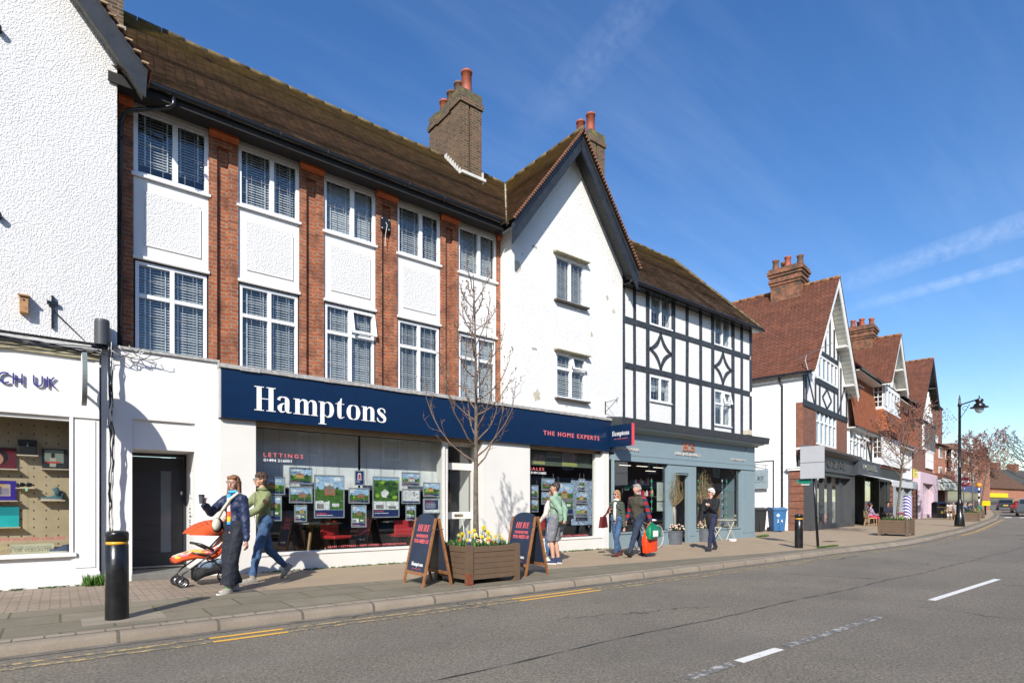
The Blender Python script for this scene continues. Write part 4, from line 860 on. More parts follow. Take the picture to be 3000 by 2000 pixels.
# piers, stall risers, soffit
YP = 11.50; p1 = (fx0, PX(750, YP)); w1 = (p1[1], PX(1312, YP)); dr = (PX(1312, YP), PX(1413, YP)); p2 = (dr[1], PX(1553, YP)); w2 = (p2[1], PX(1752, YP)); p3 = (PX(1766, YP), 12.80)
YG = 11.66
M = MB(); M.box(*p1, YP, YP + .3, 0, 2.88); M.box(*p2, YP, YP + .3, 0, 2.88); M.box(*p3, YP - .02, YP + .3, 0, 2.88)
zs1, zs2 = .36, .38
for a, b, zz in ((*w1, zs1), (w2[0], p3[0], zs2)):
    M.box(a, b, YP + .01, YP + .25, 0, zz - .055); M.box(a - .0, b + .0, YP - .01, YG + .05, zz - .054, zz - .02); M.box(a, b, YP + .02, YG + .05, zz - .0195, zz)
M.build('shop_piers', CREAM, bB, bevel=.003)
M = MB(); M.box(w2[1], p3[0], YG - .06, YG + .06, zs2, 2.86); M.build('shop_window_frame', CREAM, bB); M = MB(); M.box(w1[1] - .055, w1[1], YG - .04, YG + .04, zs1, 2.80); M.build('shop_window_frame', CREAM, bB)
M = MB(); M.box(fx0, fx1, 11.6, YG + .08, 2.80, 2.885); M.build('shop_soffit', mat('tan_soffit', (.33, .25, .17), .7), bB)
M = MB(); M.box(w1[0], w1[1], YG, YG + .01, zs1, 2.80); M.build('shop_window_pane', SHOPG, bB)
M = MB(); M.box(w2[0], w2[1], YG, YG + .01, zs2, 2.80); M.build('shop_window_pane', SHOPG, bB)
M = MB(); M.box(fx0, fx1, 16.2, 16.25, 0, 3.4); M.box(fx0, fx1, YG + .06, 16.2, .0, .12); M.box(fx0, fx1, YG + .08, 16.2, 2.86, 2.9); M.box(fx0 - .05, fx0, 11.8, 16.2, 0, 3.2); M.box(fx1 - .05, fx1, 11.8, 16.2, 0, 3.2)
M.build('interior', mat('dark_office', (.04, .04, .045), .8), bB)
# roller blinds seen through the glass
BLW = mat('vertical_blind', (.80, .80, .78), .8)
bz = PZ(1200, 1437, 12.2); YBL = 12.2
t = empty('roller_blind', (w1[0] + .9, YBL, bz), 0, 'pale blind left of the narrow dark gap in the wide window', 'blind', 'blinds behind the estate agent window')
M = MB(); M.box(w1[0] + .02, PX(1049, YBL), YBL, YBL + .01, bz, 2.84); M.build('fabric', BLW, t); M = MB()
for k in range(6): x = w1[0] + .3 + k * .31; M.box(x, x + .006, YBL - .06, YBL - .058, bz + .2, 2.84)
M.build('hanging_cable', mat('steel', (.5, .5, .5), .3, 1), t)
t = empty('roller_blind', (w1[1] - .9, YBL, bz), 0, 'pale blind right of the narrow dark gap in the wide window', 'blind', 'blinds behind the estate agent window')
M = MB(); M.box(PX(1056, YBL), PX(1308, YBL), YBL, YBL + .01, bz, 2.84); M.build('fabric', BLW, t); M = MB()
for k in range(6): x = PX(1070, YBL) + k * .34; M.box(x, x + .006, YBL - .06, YBL - .058, bz + .2, 2.84)
M.build('hanging_cable', mat('steel', (.5, .5, .5), .3, 1), t)
M = MB(); M.tube([(PX(1305, 12.12), 12.12, 2.8), (PX(1306, 12.12), 12.12, bz + .25), (PX(1306, 12.12) + .04, 12.12, bz + .18), (PX(1306, 12.12) + .08, 12.12, bz + .3), (PX(1306, 12.12) + .07, 12.12, 2.8)], .006, 5); M.build('cord_loop', WHITE, t)
# glazed entrance in the recess
M = MB(); y = 12.0; a, b = dr; hz = PZ(1360, 1352, 12.0)
M.box(a + .02, a + .10, YG, y + .05, .1, 2.86); M.box(b + .12, b + .2, y - .05, y + .05, .1, 2.86); M.box(a + .1, b + .12, y - .03, y + .05, 2.25, 2.34); M.box(a + .1, b + .12, y - .03, y + .05, 2.76, 2.86)
M.box(a + .1, a + .17, y - .03, y + .05, .1, 2.25); M.box(b + .04, b + .12, y - .03, y + .05, .1, 2.25); M.box(a + .17, b + .04, y - .03, y + .05, .1, .22); M.box(a + .17, b + .04, y - .035, y + .05, .95, 1.12); M.box(a + .17, b + .04, y - .03, y + .05, 2.17, 2.25)
dd = M.build('shop_door', CREAM, bB, bevel=.003)
M = MB(); M.box((a + b) / 2 - .02, (a + b) / 2 + .24, y - .042, y - .036, 1.0, 1.065); M.build('letter_plate', mat('brass', (.45, .4, .28), .3, .9), dd)
M = MB(); M.box(a + .17, b + .04, y, y + .01, .22, 2.17); M.box(a + .1, b + .12, y, y + .01, 2.34, 2.76); M.build('door_pane', SHOPG, dd)
M = MB(); ring = [((a + b) / 2 + .28 * math.cos(k * .3), .62 + .45 * math.sin(k * .3)) for k in range(22)]; M.tube([(p[0], y - .01, p[1]) for p in ring], .016, 5); M.build('etched_ring', mat('frosted', (.55, .56, .55), .6), dd)
M = MB(); M.box(p2[0], p2[0] + .04, YP + .3, 13.0, 0, 2.86); M.box(p2[0] - .0, p2[0] + .5, 12.05, 12.1, 0, 2.86); M.box(a, p2[0], 11.5, 12.0, 0, .10); M.build('entrance_cheek', CREAM, bB)
# window lettering
M = MB(); write(M, 'LETTINGS', PX(772, YG), PX(888, YG), PZ(830, 1340, YG), PZ(830, 1328, YG), YG - .001, .002, bold=.012, space=1.5)
write(M, 'SALES \u2022 LETTINGS \u2022 NEW HOMES \u2022 INTERNATIONAL', PX(960, YG), PX(1192, YG), PZ(1075, 1598.6, YG), PZ(1075, 1593, YG), YG - .001, .002, bold=.01, space=1.15)
write(M, 'SALES', PX(1551, YG), PX(1594, YG), PZ(1575, 1377, YG), PZ(1575, 1368.5, YG), YG - .001, .002, bold=.012, space=1.3)
write(M, 'SALES \u2022 LETTINGS \u2022 NEW HOMES \u2022 INTERNATIONAL', PX(1585, YG), PX(1723, YG), PZ(1655, 1571, YG), PZ(1655, 1566.5, YG), YG - .001, .002, bold=.01, space=1.15)
M.build('window_lettering', mat('coral_letter', (.72, .16, .17), .4), bB)
M = MB(); write(M, '01494 216001', PX(772, YG), PX(854, YG), PZ(820, 1353, YG), PZ(820, 1344.5, YG), YG - .001, .002, bold=.012); write(M, '01494 216002', PX(1555, YG), PX(1600, YG), PZ(1578, 1388, YG), PZ(1578, 1381, YG), YG - .001, .002, bold=.012); M.build('window_lettering', mat('white_vinyl', (.8, .8, .8), .4), bB)

# posters of houses hanging behind the glass
GREYF = mat('poster_frame', (.42, .45, .46), .35, .3)
def poster(label, kind, u0, u1, v0, v1, Y, seed, grp='framed property posters hanging in the shop windows'):
    uc = (u0 + u1) / 2; x0, x1_ = PX(u0, Y), PX(u1, Y); z1, z0 = PZ(u0, v0, Y), PZ(u1, v1, Y)
    t = empty('property_poster', ((x0 + x1_) / 2, Y, z0), 0, label, 'poster', grp); f = .022; rr = random.Random(seed)
    M = MB(); M.box(x0, x0 + f, Y - .012, Y, z0, z1); M.box(x1_ - f, x1_, Y - .012, Y, z0, z1); M.box(x0 + f, x1_ - f, Y - .012, Y, z0, z0 + f); M.box(x0 + f, x1_ - f, Y - .012, Y, z1 - f, z1)
    M.tube([(x0 + .05, Y - .006, z1), (x0 + .05, Y - .006, z1 + .15)], .003, 4, False); M.tube([(x1_ - .05, Y - .006, z1), (x1_ - .05, Y - .006, z1 + .15)], .003, 4, False); M.build('poster_frame', GREYF, t)
    M = MB(); pictures(kind, rr.random, M, x0 + f, x1_ - f, z0 + f, z1 - f, Y); M.build('print', PICM, t)
YQ = 11.88
for a in [
 ('landscape poster behind the curly-haired man, dim photo of a wide lawn', 'house', 762, 835, 1394, 1449, 11.98, 1),
 ('portrait poster of red brick mansion beside the green jacket', 'tall', 775, 825, 1451, 1525, 11.98, 2),
 ('landscape poster top of the second column, village roofs under blue sky', 'house', 847, 915, 1367, 1418, YQ, 3),
 ('landscape poster second down in second column, house behind a light green tree', 'house', 846.7, 915, 1423, 1473, YQ, 4),
 ('small portrait poster at the foot of the second column', 'tall', 862, 899, 1478.7, 1528, YQ, 5),
 ('large portrait poster of a driveway and brick house', 'tall', 919.8, 1008.7, 1389, 1516, YQ, 6),
 ('small navy poster with a red front door in a white arch', 'door', 1038.4, 1067.5, 1376.8, 1421.6, YQ, 7),
 ('landscape poster of an orange roofed house below the red door poster', 'house', 1021, 1081.8, 1427.5, 1474, YQ, 8),
 ('portrait poster of a white cottage at the foot of the middle column', 'tall', 1028.8, 1073, 1479, 1543, YQ, 9),
 ('large portrait poster with an aerial view of green woodland', 'aerial', 1091, 1169.6, 1394, 1514.5, YQ, 10),
 ('landscape poster of a grand white villa high near the right', 'house', 1176.3, 1230, 1381.8, 1424.7, YQ, 11),
 ('white letter poster with a pale sketch under the villa poster', 'letter', 1176.3, 1230, 1430.8, 1474.7, YQ, 12),
 ('small portrait poster of a brick terrace below the white letter', 'tall', 1188, 1218, 1479, 1523.7, YQ, 13),
 ('landscape poster of a half timbered house at the right end', 'house', 1239, 1289, 1411.8, 1454.7, YQ, 14),
 ('navy notice poster with white lines of text at the right end', 'notice', 1239, 1289, 1459, 1502, YQ, 15),
 ('upper poster cut by the left edge of the narrow window', 'house', 1545, 1576.7, 1420, 1458, YQ, 16),
 ('lower poster cut by the left edge of the narrow window', 'house', 1545, 1576.7, 1461.8, 1499, YQ, 17),
 ('landscape poster of a brown chalet roof against blue sky', 'house', 1586, 1624, 1399.7, 1436.4, YQ, 18),
 ('landscape poster of a white house in trees left of the standing man', 'house', 1586, 1624, 1440, 1477, YQ, 19),
 ('white price list poster below the white house poster', 'list', 1594.5, 1616, 1481, 1517, YQ, 20),
 ('large portrait poster of a golden mansion behind the standing man', 'tall', 1631, 1679.7, 1412.5, 1507, YQ, 21),
 ('small portrait poster high on the right of narrow window', 'tall', 1694.6, 1713.5, 1401, 1436, YQ, 22),
 ('landscape poster of a white garage and gable on the right', 'house', 1686.7, 1720.8, 1439.8, 1474.7, YQ, 23),
 ('lowest right landscape poster of a yellow timber house', 'house', 1686.7, 1720.8, 1479, 1513.5, YQ, 24)]: poster(*a)
t = empty('window_banner', (p2[1] + .6, 11.8, 2.4), 0, 'grey green advertising banner across the top of narrow window', 'banner')
a, b = PX(1556, 11.8), PX(1752, 11.8); z0, z1 = PZ(1560, 1361, 11.8), 2.78
M = MB(); M.box(a, b, 11.8, 11.805, z0, z1); M.mi = 1; M.box(a + .08, a + .5, 11.797, 11.7999, z0 + .03, z0 + .3); M.box(a + 1.15, a + 1.75, 11.797, 11.7999, z0 + .02, z0 + .42); M.mi = 2; M.box(a + 1.15, a + 1.75, 11.796, 11.7969, z0 + .02, z0 + .13); M.box(a + .08, a + .5, 11.796, 11.7969, z0 + .03, z0 + .1); M.build('fabric', [mat('sage_banner', (.10, .125, .09), .6), mat('banner_photo', (.25, .17, .14), .5, var=.5, vs=12), mat('banner_lawn', (.36, .38, .12), .5)], t)
M = MB(); write(M, 'COUNTRY ESTATE', a + .55, a + 1.1, z0 + .32, z0 + .39, 11.799, .002); write(M, 'LIVING, REDEFINED', a + .55, a + 1.1, z0 + .22, z0 + .29, 11.799, .002); write(M, 'NEWLAND PARK', a + 1.8, a + 2.1, z0 + .12, z0 + .15, 11.799, .002); M.build('lettering', mat('sage_print', (.42, .45, .38), .6), t)
t = empty('map_board', (p2[1] + 1.4, 12.0, .9), 0, 'tall blue and white street map board inside narrow window', 'map board')
a, b = PX(1674, 12.0), PX(1748, 12.0); z0, z1 = PZ(1740, 1536, 12.0), PZ(1680, 1406, 12.0)
m, t_, b_ = newmat('map_print'); nb = NB(t_); q = nb.vor(16, feature='DISTANCE_TO_EDGE'); c = nb.mix(nb.ramp(q, .05, .09), (.70, .74, .78), (.13, .19, .34)); c = nb.mix(nb.ramp(nb.noise(7, 4), .5, .56), c, (.30, .40, .55)); t_.links.new(c, b_.inputs['Base Color'])
M = MB(); M.box(a, b - .05, 12.0, 12.012, z0, z1); M.build('map', m, t); M = MB(); M.box(b - .049, b, 11.995, 12.012, z0, z1); M.build('map_edge', WHITE, t)
# tables and red chairs inside
REDC = mat('red_upholstery', (.45, .02, .025), .6); OAKL = mat('oak_leg', (.38, .24, .12), .6); GREYT = mat('grey_table_top', (.35, .34, .33), .4)
def office_table(x, y, label, z=.74):
    t = empty('office_table', (x, y, .12), 0, label, 'table', 'tables inside the estate agent office')
    M = MB(); M.lathe([(.52, 0), (.55, .01), (.55, .03), (.52, .035)], (x, y, .12 + z), 32); M.build('table_top', GREYT, t)
    for k in range(4): a = k * math.pi / 2 + .6; M = MB(); M.bar((x + .36 * math.cos(a), y + .36 * math.sin(a), .12), (x + .2 * math.cos(a), y + .2 * math.sin(a), .12 + z), .05, .05); M.build('leg', OAKL, t)
office_table(PX(930, 12.9), 12.9, 'round table with splayed oak legs near the green jacket'); office_table(PX(1180, 12.8), 12.8, 'round table with splayed oak legs under the villa posters')
def office_chair(x, y, rz, label):
    t = empty('office_chair', (x, y, .12), rz, label, 'chair', 'red chairs inside the estate agent office')
    Mr = Matrix.Translation((x, y, .12)) @ Matrix.Rotation(rz, 4, 'Z')
    M = MB(); M.T = Mr; M.box(-.24, .24, -.24, .24, .42, .50); M.build('seat', REDC, t, bevel=.03); M = MB(); M.T = Mr; M.box(-.24, .24, .2, .26, .46, .82); M.build('backrest', REDC, t, bevel=.03)
    for sx_ in (-.2, .2):
        for sy_ in (-.2, .2): M = MB(); M.T = Mr; M.bar((sx_ * 1.1, sy_ * 1.1, 0), (sx_, sy_, .43), .02, .02); M.build('leg', BLACKM, t)
office_chair(PX(985, 12.35), 12.35, .3, 'red office chair by the middle of the wide window'); office_chair(PX(1060, 13.5), 13.5, 2.6, 'red office chair deeper inside behind the table'); office_chair(PX(1170, 12.3), 12.3, 3.1, 'red office chair at the right of the wide window'); office_chair(PX(1563, 12.4), 12.4, 3.3, 'red office chair at the left edge of narrow window')
# projecting sign
t = empty('projecting_sign', (12.7, 11.4, 3), 0, 'navy projecting sign with a coral edge at the fascia end', 'sign')
sx = PX(1786, 11.38); y0 = sx / (ray(1851.8)[0] / ray(1851.8)[1]); za, zb_ = PZ(1786, 1309.7, 11.38), PZ(1786, 1247.6, 11.38)
M = MB(); M.box(sx, sx + .10, y0 + .012, 11.38, za, zb_); M.build('sign_box', FN, t); M = MB(); M.box(sx - .002, sx + .102, y0, y0 + .0115, za - .002, zb_ + .002); M.build('coral_edge', mat('coral_edge', (.72, .07, .09), .4), t)
M = MB(); M.T = Matrix.Translation((sx, 11.38, za)) @ Matrix.Rotation(R(-90), 4, 'Z'); W_ = 11.38 - y0; H_ = zb_ - za
didone(M, 'Hamptons', W_ * .12, W_ * .88, H_ * .50, H_ * .72, 0, .003); M.build('lettering', mat('white_letter', (.82, .81, .80), .4), t)
M = MB(); M.T = Matrix.Translation((sx, 11.38, za)) @ Matrix.Rotation(R(-90), 4, 'Z'); write(M, 'THE HOME EXPERTS', W_ * .2, W_ * .82, H_ * .33, H_ * .37, 0, .003, space=1.3, bold=.01); M.build('lettering', mat('coral_letter', (.72, .16, .17), .4), t)

# ---------------------------------------------------------------- C: white gabled wing
YC = 11.6; cx = 11.29
bC = empty('gabled_building', (cx, YC, 0), 0, 'white roughcast building with a steep gable and two casement windows', 'building')
xl, xr_ = PX(1497, YC), PX(1824, YC); cw = (xl + xr_) / 2
wins = [(PX(1627, YC), PX(1713, YC), PZ(1627, 876, YC), PZ(1627, 745, YC)), (PX(1629, YC), PX(1716, YC), PZ(1629, 1163, YC), PZ(1629, 1030, YC))]
M = MB(); ztop = 8.30; M.holes(xl, xr_, 3.7, ztop, YC, YC + .25, wins)
M.prism([(xl, ztop), (xr_, ztop), (xr_, 8.55), (cx, 11.45), (xl, 8.55)], YC + .0, YC + .25); M.box(xl, xl + .25, YC + .25, 13, 3.7, 8.6); M.build('wall', CASTG, bC)
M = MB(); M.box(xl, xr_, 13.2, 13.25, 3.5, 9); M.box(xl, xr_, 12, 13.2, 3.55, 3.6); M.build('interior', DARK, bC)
for (a, b, c, d), rw, op in zip(wins, ((), (.66,)), (None, 1)):
    window(bC, a, b, c, d, YC + .05, (.5,), rw, .06, .05, (3, 5), opened=((a + b) / 2 + .02, b - .02, c + (d - c) * .68, d - .02) if op else None)
    M = MB(); M.prism([(YC - .16, d + .03), (YC - .16, d + .055), (YC + .02, d + .10), (YC + .02, d + .03)], a - .09, b + .08, 'x'); M.build('drip_hood', mat('mossy_stone', (.36, .34, .24), .9, var=.5, vs=20), bC)
    M = MB(); M.prism([(YC - .14, c - .05), (YC - .14, c - .01), (YC + .02, c + .0), (YC + .02, c - .06)], a - .06, b + .07, 'x'); M.build('window_sill', mat('dark_sill', (.10, .09, .08), .8), bC)
hw = 2.43; zb0 = 8.05
def rake(M, y0_, y1_, off0, off1, tip=0, hw_=hw):
    for sgn in (-1, 1):
        p = [(cx, 11.62 - off0), (cx + sgn * (hw_), 8.42 - off0 + tip), (cx + sgn * hw_, 8.42 - off1 + tip - .08), (cx, 11.62 - off1)]
        M.prism(p if sgn > 0 else p[::-1], y0_, y1_)
M = MB(); rake(M, 11.13, 11.17, .10, .52); rake(M, 11.11, 11.1295, .08, .16); M.build('bargeboard', BLACKP, bC, bevel=.006)
M = MB()
for sgn in (-1, 1):
    n = 26
    for i in range(n):
        a, b = i / n, (i + .96) / n; P = lambda t_: (cx + sgn * hw * t_, 11.62 - 3.2 * t_ - .2)
        p, q = P(a), P(b); M.face([(p[0], 11.17, p[1]), (q[0], 11.17, q[1]), (q[0], YC, q[1]), (p[0], YC, p[1])])
M.build('soffit', mat('charcoal_soffit', (.06, .062, .066), .7), bC)
M = MB(); rs = 0.0
courses(M, (cx - hw - .05, 11.06, 8.42), (cx - hw - .05, 15.2, 8.42), (cx, 11.06, 11.66), (cx, 15.2, 11.66), 44, seed=21)
courses(M, (cx + hw + .05, 15.2, 8.40), (cx + hw + .05, 11.06, 8.40), (cx, 15.2, 11.66), (cx, 11.06, 11.66), 44, seed=22); M.build('roof', TILED, bC)
M = MB()
for i in range(44):
    for sgn in (-1, 1): a = (i + .3) / 44; x = cx + sgn * (hw + .05) * a; z = 11.66 - 3.24 * a; M.box(x - .03, x + .03, 11.02, 11.07, z - .045, z - .0)
M.build('verge_tile', mat('verge_red', (.22, .10, .06), .9, var=.4, vs=20), bC)
M = MB(); ridge_tiles(M, (cx, 11.04, 11.69), (cx, 14.55, 11.69)); M.build('ridge_tiles', MOSSR, bC, smooth=True)
M = MB(); ridge_tiles(M, (cx - hw - .0, 11.35, 8.46), (cx - .05, 14.5, 11.63), .045, .2); M.build('valley', MORTAR, bC)
BARE = mat('bare_render', (.46, .42, .31), .95, var=.2, vs=9, bump=.003, bs=30)
for k, (u, v, s_) in enumerate([(1516, 778, .20), (1573, 1158, .22), (1798, 912, .12), (1780, 872, .10), (1733, 980, .10), (1530, 745, .05), (1660, 1190, .05), (1700, 600, .03), (1640, 640, .03)]):
    x, z = PX(u, YC), PZ(u, v, YC); q = random.Random(k); M = MB(); M.prism([(x + s_ * q.uniform(.45, 1) * .7 * math.cos(a * .5236), z + s_ * q.uniform(.45, 1) * math.sin(a * .5236)) for a in range(12)], YC - .002, YC + .01); M.build('bare_patch', BARE, bC)
# chimney behind the right slope
x0 = PX(1730, 13.7); chimney(bC, x0, x0 + .72, 13.7, 15.0, 9.0, PZ(1730, 430, 13.7) + .22, [(x0 + .30, 13.98, .82, .15, POT), (x0 + .28, 14.45, .80, .15, POT)])
M = MB()
for u, v in ((1567, 724), (1566, 1022)):
    x, z = PX(u, YC), PZ(u, v, YC)
    for k in range(5): M.box(x - .09 + k * .036, x - .066 + k * .036, YC - .003, YC - .0005, z - .03, z + .03)
M.build('air_brick', mat('grey_vent', (.22, .21, .19), .8), bC)
t = empty('scroll_bracket', (PX(1772, YC), YC, 4.2), 0, 'black wrought iron scroll bracket with an empty sign arm', 'bracket'); xs_ = PX(1772, YC); zq0, zq1 = PZ(1772, 1212, YC), PZ(1772, 1176, YC)
M = MB(); M.bar((xs_, YC - .02, zq0), (xs_, YC - .02, zq1), .022, .022); M.build('back_bar', BLACKM, t)
M = MB(); M.tube([(xs_, YC - .02, zq1 - .03), (xs_, YC - .5, zq1)], .008, 6); M.tube([(xs_, YC - .02, zq0 + .05), (xs_, YC - .2, zq0 + .17), (xs_, YC - .42, zq1 - .04), (xs_, YC - .5, zq1)], .008, 6)
M.tube([(xs_, YC - .5 - .04 * math.cos(a * .5), zq1 + .05 * math.sin(a * .5)) for a in range(10)], .007, 5); M.tube([(xs_, YC - .47 - .03 * math.cos(a * .5), zq1 - .08 + .03 * math.sin(a * .5)) for a in range(10)], .007, 5); M.build('scroll_arm', BLACKM, t)
# ---------------------------------------------------------------- D: timber framed building with the hair salon
YT = 11.65
bD = empty('timber_framed_building', (17.4, YT, 0), 0, 'black and white timber framed building above the grey hair salon', 'building')
TIM = mat('dark_timber', (.035, .042, .050), .65, var=.5, vs=9, bump=.004, bs=40)
xT0, xT1 = 13.55, 21.18
wD = [(PX(1905, YT), PX(1966, YT), 7.15, 8.28), (PX(2093, YT), PX(2139, YT), 7.15, 8.28), (PX(1904, YT), PX(1964, YT), 4.68, 5.50), (PX(2093, YT), PX(2140, YT), 4.22, 5.50)]
M = MB(); M.holes(xT0, xT1, 3.6, 8.35, YT, YT + .25, wD); M.box(xT1 - .25, xT1, YT + .25, 17.4, 0, 8.2); M.build('wall', CASTT, bD)
M = MB(); M.box(xT0, xT1, 13.0, 13.05, 3.6, 8.4); M.box(xT0, xT1, YT + .3, 13, 3.6, 3.65); M.build('interior', mat('dim_room', (.05, .055, .07), .9), bD)
M = MB(); rnd = random.Random(6); zr1, zr2 = 7.05, 5.64
posts = [(1822, 1829), (1854, 1861), (1892, 1901), (1967, 1977), (2009, 2016), (2048, 2055), (2083, 2091), (2142, 2150), (2169, 2175), (2195, 2201)]
px_ = []
for a, b in posts:
    a, b = PX(a, YT), PX(b, YT); px_.append((a, b)); q = rnd.uniform(-.02, .02)
    for z0, z1 in ((3.9, zr2 - .09), (zr2 + .09, zr1 - .09), (zr1 + .09, 8.24)): M.prism([(a + q, z0), (b + q, z0), (b, z1), (a, z1)], YT - .03, YT - .0005)
x0 = px_[0][0]
for z in (zr1, zr2):
    for i in range(len(px_) - 1): M.box(px_[i][0] - .001, px_[i + 1][0] - .002, YT - .034, YT - .0005, z - .09 + rnd.uniform(-.01, .01), z + .085 + rnd.uniform(-.01, .01))
M.box(x0, xT1, YT - .05, YT - .0005, 8.24, 8.36)
M.box(px_[0][0], px_[-1][1], YT - .045, YT - .035, 3.85, 3.95)
def arc(M, p, q, bow, w_, y0, y1, n=8):
    p, q = Vector(p), Vector(q); d = q - p; nn = Vector((-d.y, d.x)).normalized()
    A, B = [], []
    for i in range(n + 1):
        t = i / n; c = p + d * t + nn * bow * 4 * t * (1 - t); ww = w_ * (.8 + .5 * math.sin(math.pi * t)); A.append(c + nn * ww / 2); B.append(c - nn * ww / 2)
    for i in range(n): M.prism([tuple(A[i]), tuple(A[i + 1]), tuple(B[i + 1]), tuple(B[i])], y0, y1)
for k, (i, j) in enumerate(((2, 3), (6, 7))):
    a, b = px_[i][1], px_[j][0]; c = (a + b) / 2; zt_, zb_2, zm = zr1 - .09, zr2 + .085, (zr1 + zr2) / 2
    for (p, q, s_) in (((c, zt_), (b, zm), 1), ((b, zm), (c, zb_2), 1), ((c, zb_2), (a, zm), 1), ((a, zm), (c, zt_), 1)): arc(M, p, q, -.13 * s_, .10, YT - .028 - .001 * k, YT - .0005)
M.build('timber_frame', TIM, bD)
for k, (a, b, c, d) in enumerate(wD):
    w_ = window(bD, a, b, c, d, YT + .03, (.5,), (.62,) if k == 3 else (), .05, 0, (3, 5 if k < 2 else 4), opened=((a + b) / 2 + .02, b - .02, c + (d - c) * .64, d - .03) if k == 3 else None)
    M = MB(); m2 = (a + b) / 2
    M.box(a + .05, m2, YT + .2, YT + .205, c + (d - c) * .45, d - .03); M.box(m2 + .02, b - .05, YT + .2, YT + .205, c + (d - c) * .5, d - .03); M.build('curtain', mat('pale_curtain', (.45, .50, .52), .8), w_)
# roof with a hip at the right end, gutter, fascia board
M = MB(); eL, eR, rz_ = (13.6, 11.27, 8.13), (21.42, 11.27, 8.13), 11.60
courses(M, (13.75, 11.27, 8.13), eR, (11.4, 14.55, rz_), (20.2, 14.55, rz_), 42, seed=31)
courses(M, eR, (21.42, 17.9, 8.13), (20.2, 14.55, rz_), (20.2, 14.551, rz_), 36, seed=32); courses(M, (21.42, 17.9, 8.13), (11.4, 17.9, 8.13), (20.2, 14.55, rz_), (11.4, 14.55, rz_), 10, seed=33)
M.build('roof', TILED, bD)
M = MB(); ridge_tiles(M, (11.6, 14.55, rz_ + .02), (20.2, 14.55, rz_ + .02)); ridge_tiles(M, (20.2, 14.53, rz_), (21.4, 11.32, 8.17), .09, .3); M.build('ridge_tiles', MOSSR, bD, smooth=True)
M = MB(); M.tube([(13.55, 11.25, 8.10), (21.44, 11.25, 8.06)], .058, 10); M.box(13.55, 21.40, 11.30, YT, 8.05, 8.07); M.box(13.55, 21.40, 11.30, 11.32, 8.0, 8.12)
for k in range(9): M.tube([(14 + k * .9, 11.25 - .065 * math.cos(q), 8.09 + .065 * math.sin(q)) for q in (0, 1, 2, 3, 4, 5, 6.2)], .012, 4)
M.build('gutter', BLACKM, bD)
M = MB(); M.box(xT0, xT1 + .02, YT - .06, YT - .0345, 8.10, 8.24); M.build('wall_plate', BLACKP, bD)
# ---- hair salon shop front
GB = mat('blue_grey_paint', (.215, .285, .315), .45, var=.04); GBD = GB
YH = 11.35; hx0, hx1 = 12.89, 20.95
M = MB(); prf = [(YH, 3.50), (YH - .06, 3.50), (YH - .10, 3.55), (YH - .30, 3.58), (YH - .33, 3.61), (YH - .33, 3.63)]; M.prism(prf + [(YH, 3.63)], hx0 - .02, hx1 + .1, 'x')
M.box(hx0, hx1, YH, YH + .2, 2.86, 3.6); M.box(hx0, hx1, YH - .03, YH - .0005, 2.80, 2.86); M.box(hx0, hx1, YH - .02, YH + .2, 2.66, 2.80); M.box(hx0, hx1, YH - .035, YH - .001, 2.625, 2.665)
xq = PX(2187, YH); M.box(xq - .03, xq, YH - .02, YH - .0005, 2.87, 3.5)
sf = M.build('fascia', GB, bD, bevel=.004)
M = MB(); M.prism([(YH - .02, 3.631), (YH - .35, 3.631), (YH - .37, 3.74), (YH - .39, 3.86), (YT - .01, 3.95), (YT - .01, 3.631)], hx0 - .08, hx1 + .4, 'x'); M.build('cornice', mat('dark_lead_cornice', (.045, .05, .056), .6, var=.3, vs=10), bD)
u2x = lambda u: PX(u, YH + .05)
cols_ = [(hx0, PX(1800, YH)), (u2x(1953), u2x(1977)), (u2x(2012), u2x(2036)), (u2x(2168), hx1)]
M = MB()
for a, b in cols_:
    M.box(a, b, YH, YH + .13, 0, 2.66); w_ = b - a
    if w_ > .3: M.box(a + .08, b - .08, YH - .015, YH - .0005, .25, 2.55); M.box(a - .01, b + .01, YH - .03, YH - .001, 0, .2)
M.box(cols_[0][1], cols_[1][0], YH + .02, YH + .28, 0, .42); M.box(cols_[0][1], cols_[1][0], YH - .01, YH + .3, .42, .47)
M.box(cols_[2][1], cols_[3][0], YH + .02, YH + .28, 0, .42); M.box(cols_[2][1], cols_[3][0], YH - .01, YH + .3, .42, .47)
M.box(cols_[1][1], cols_[2][0], YH + .0, YH + .3, 2.36, 2.66); M.box(cols_[1][1], cols_[2][0], YH - .03, YH + .0, 2.36, 2.42); M.box(cols_[1][1], cols_[2][0], YH - .03, YH - .001, 2.30, 2.33)
M.box(cols_[3][0], cols_[3][0] + .04, YH + .3, YH + .9, .4, 2.6)
M.build('shop_front', GB, bD, bevel=.004)
M = MB()
M.box(cols_[0][1], cols_[1][0], YH + .10, YH + .11, .47, 2.66); M.build('shop_window_pane', SHOPG, bD)
M = MB(); M.box(cols_[2][1], cols_[3][0], YH + .10, YH + .11, .47, 2.66); M.build('shop_window_pane', SHOPG, bD)
M = MB(); M.box(12.85, 21.1, 15.2, 15.25, 0, 3.3); M.box(12.85, 21.1, YH + .3, 15.2, 0, .06); M.box(12.85, 21.1, YH + .3, 15.2, 2.9, 2.95); M.box(21.0, 21.05, YH + .3, 15.2, 0, 3); M.box(12.86, 12.9, YH + .3, 15.2, 0, 3)
M.build('interior', mat('salon_dark', (.05, .04, .035), .8), bD)
COPPER = mat('copper_letter', (.62, .25, .14), .35, .5, var=.1); 
M = MB(); a, b = PX(1999, YH), PX(2034, YH); z0, z1 = 3.10, 3.39
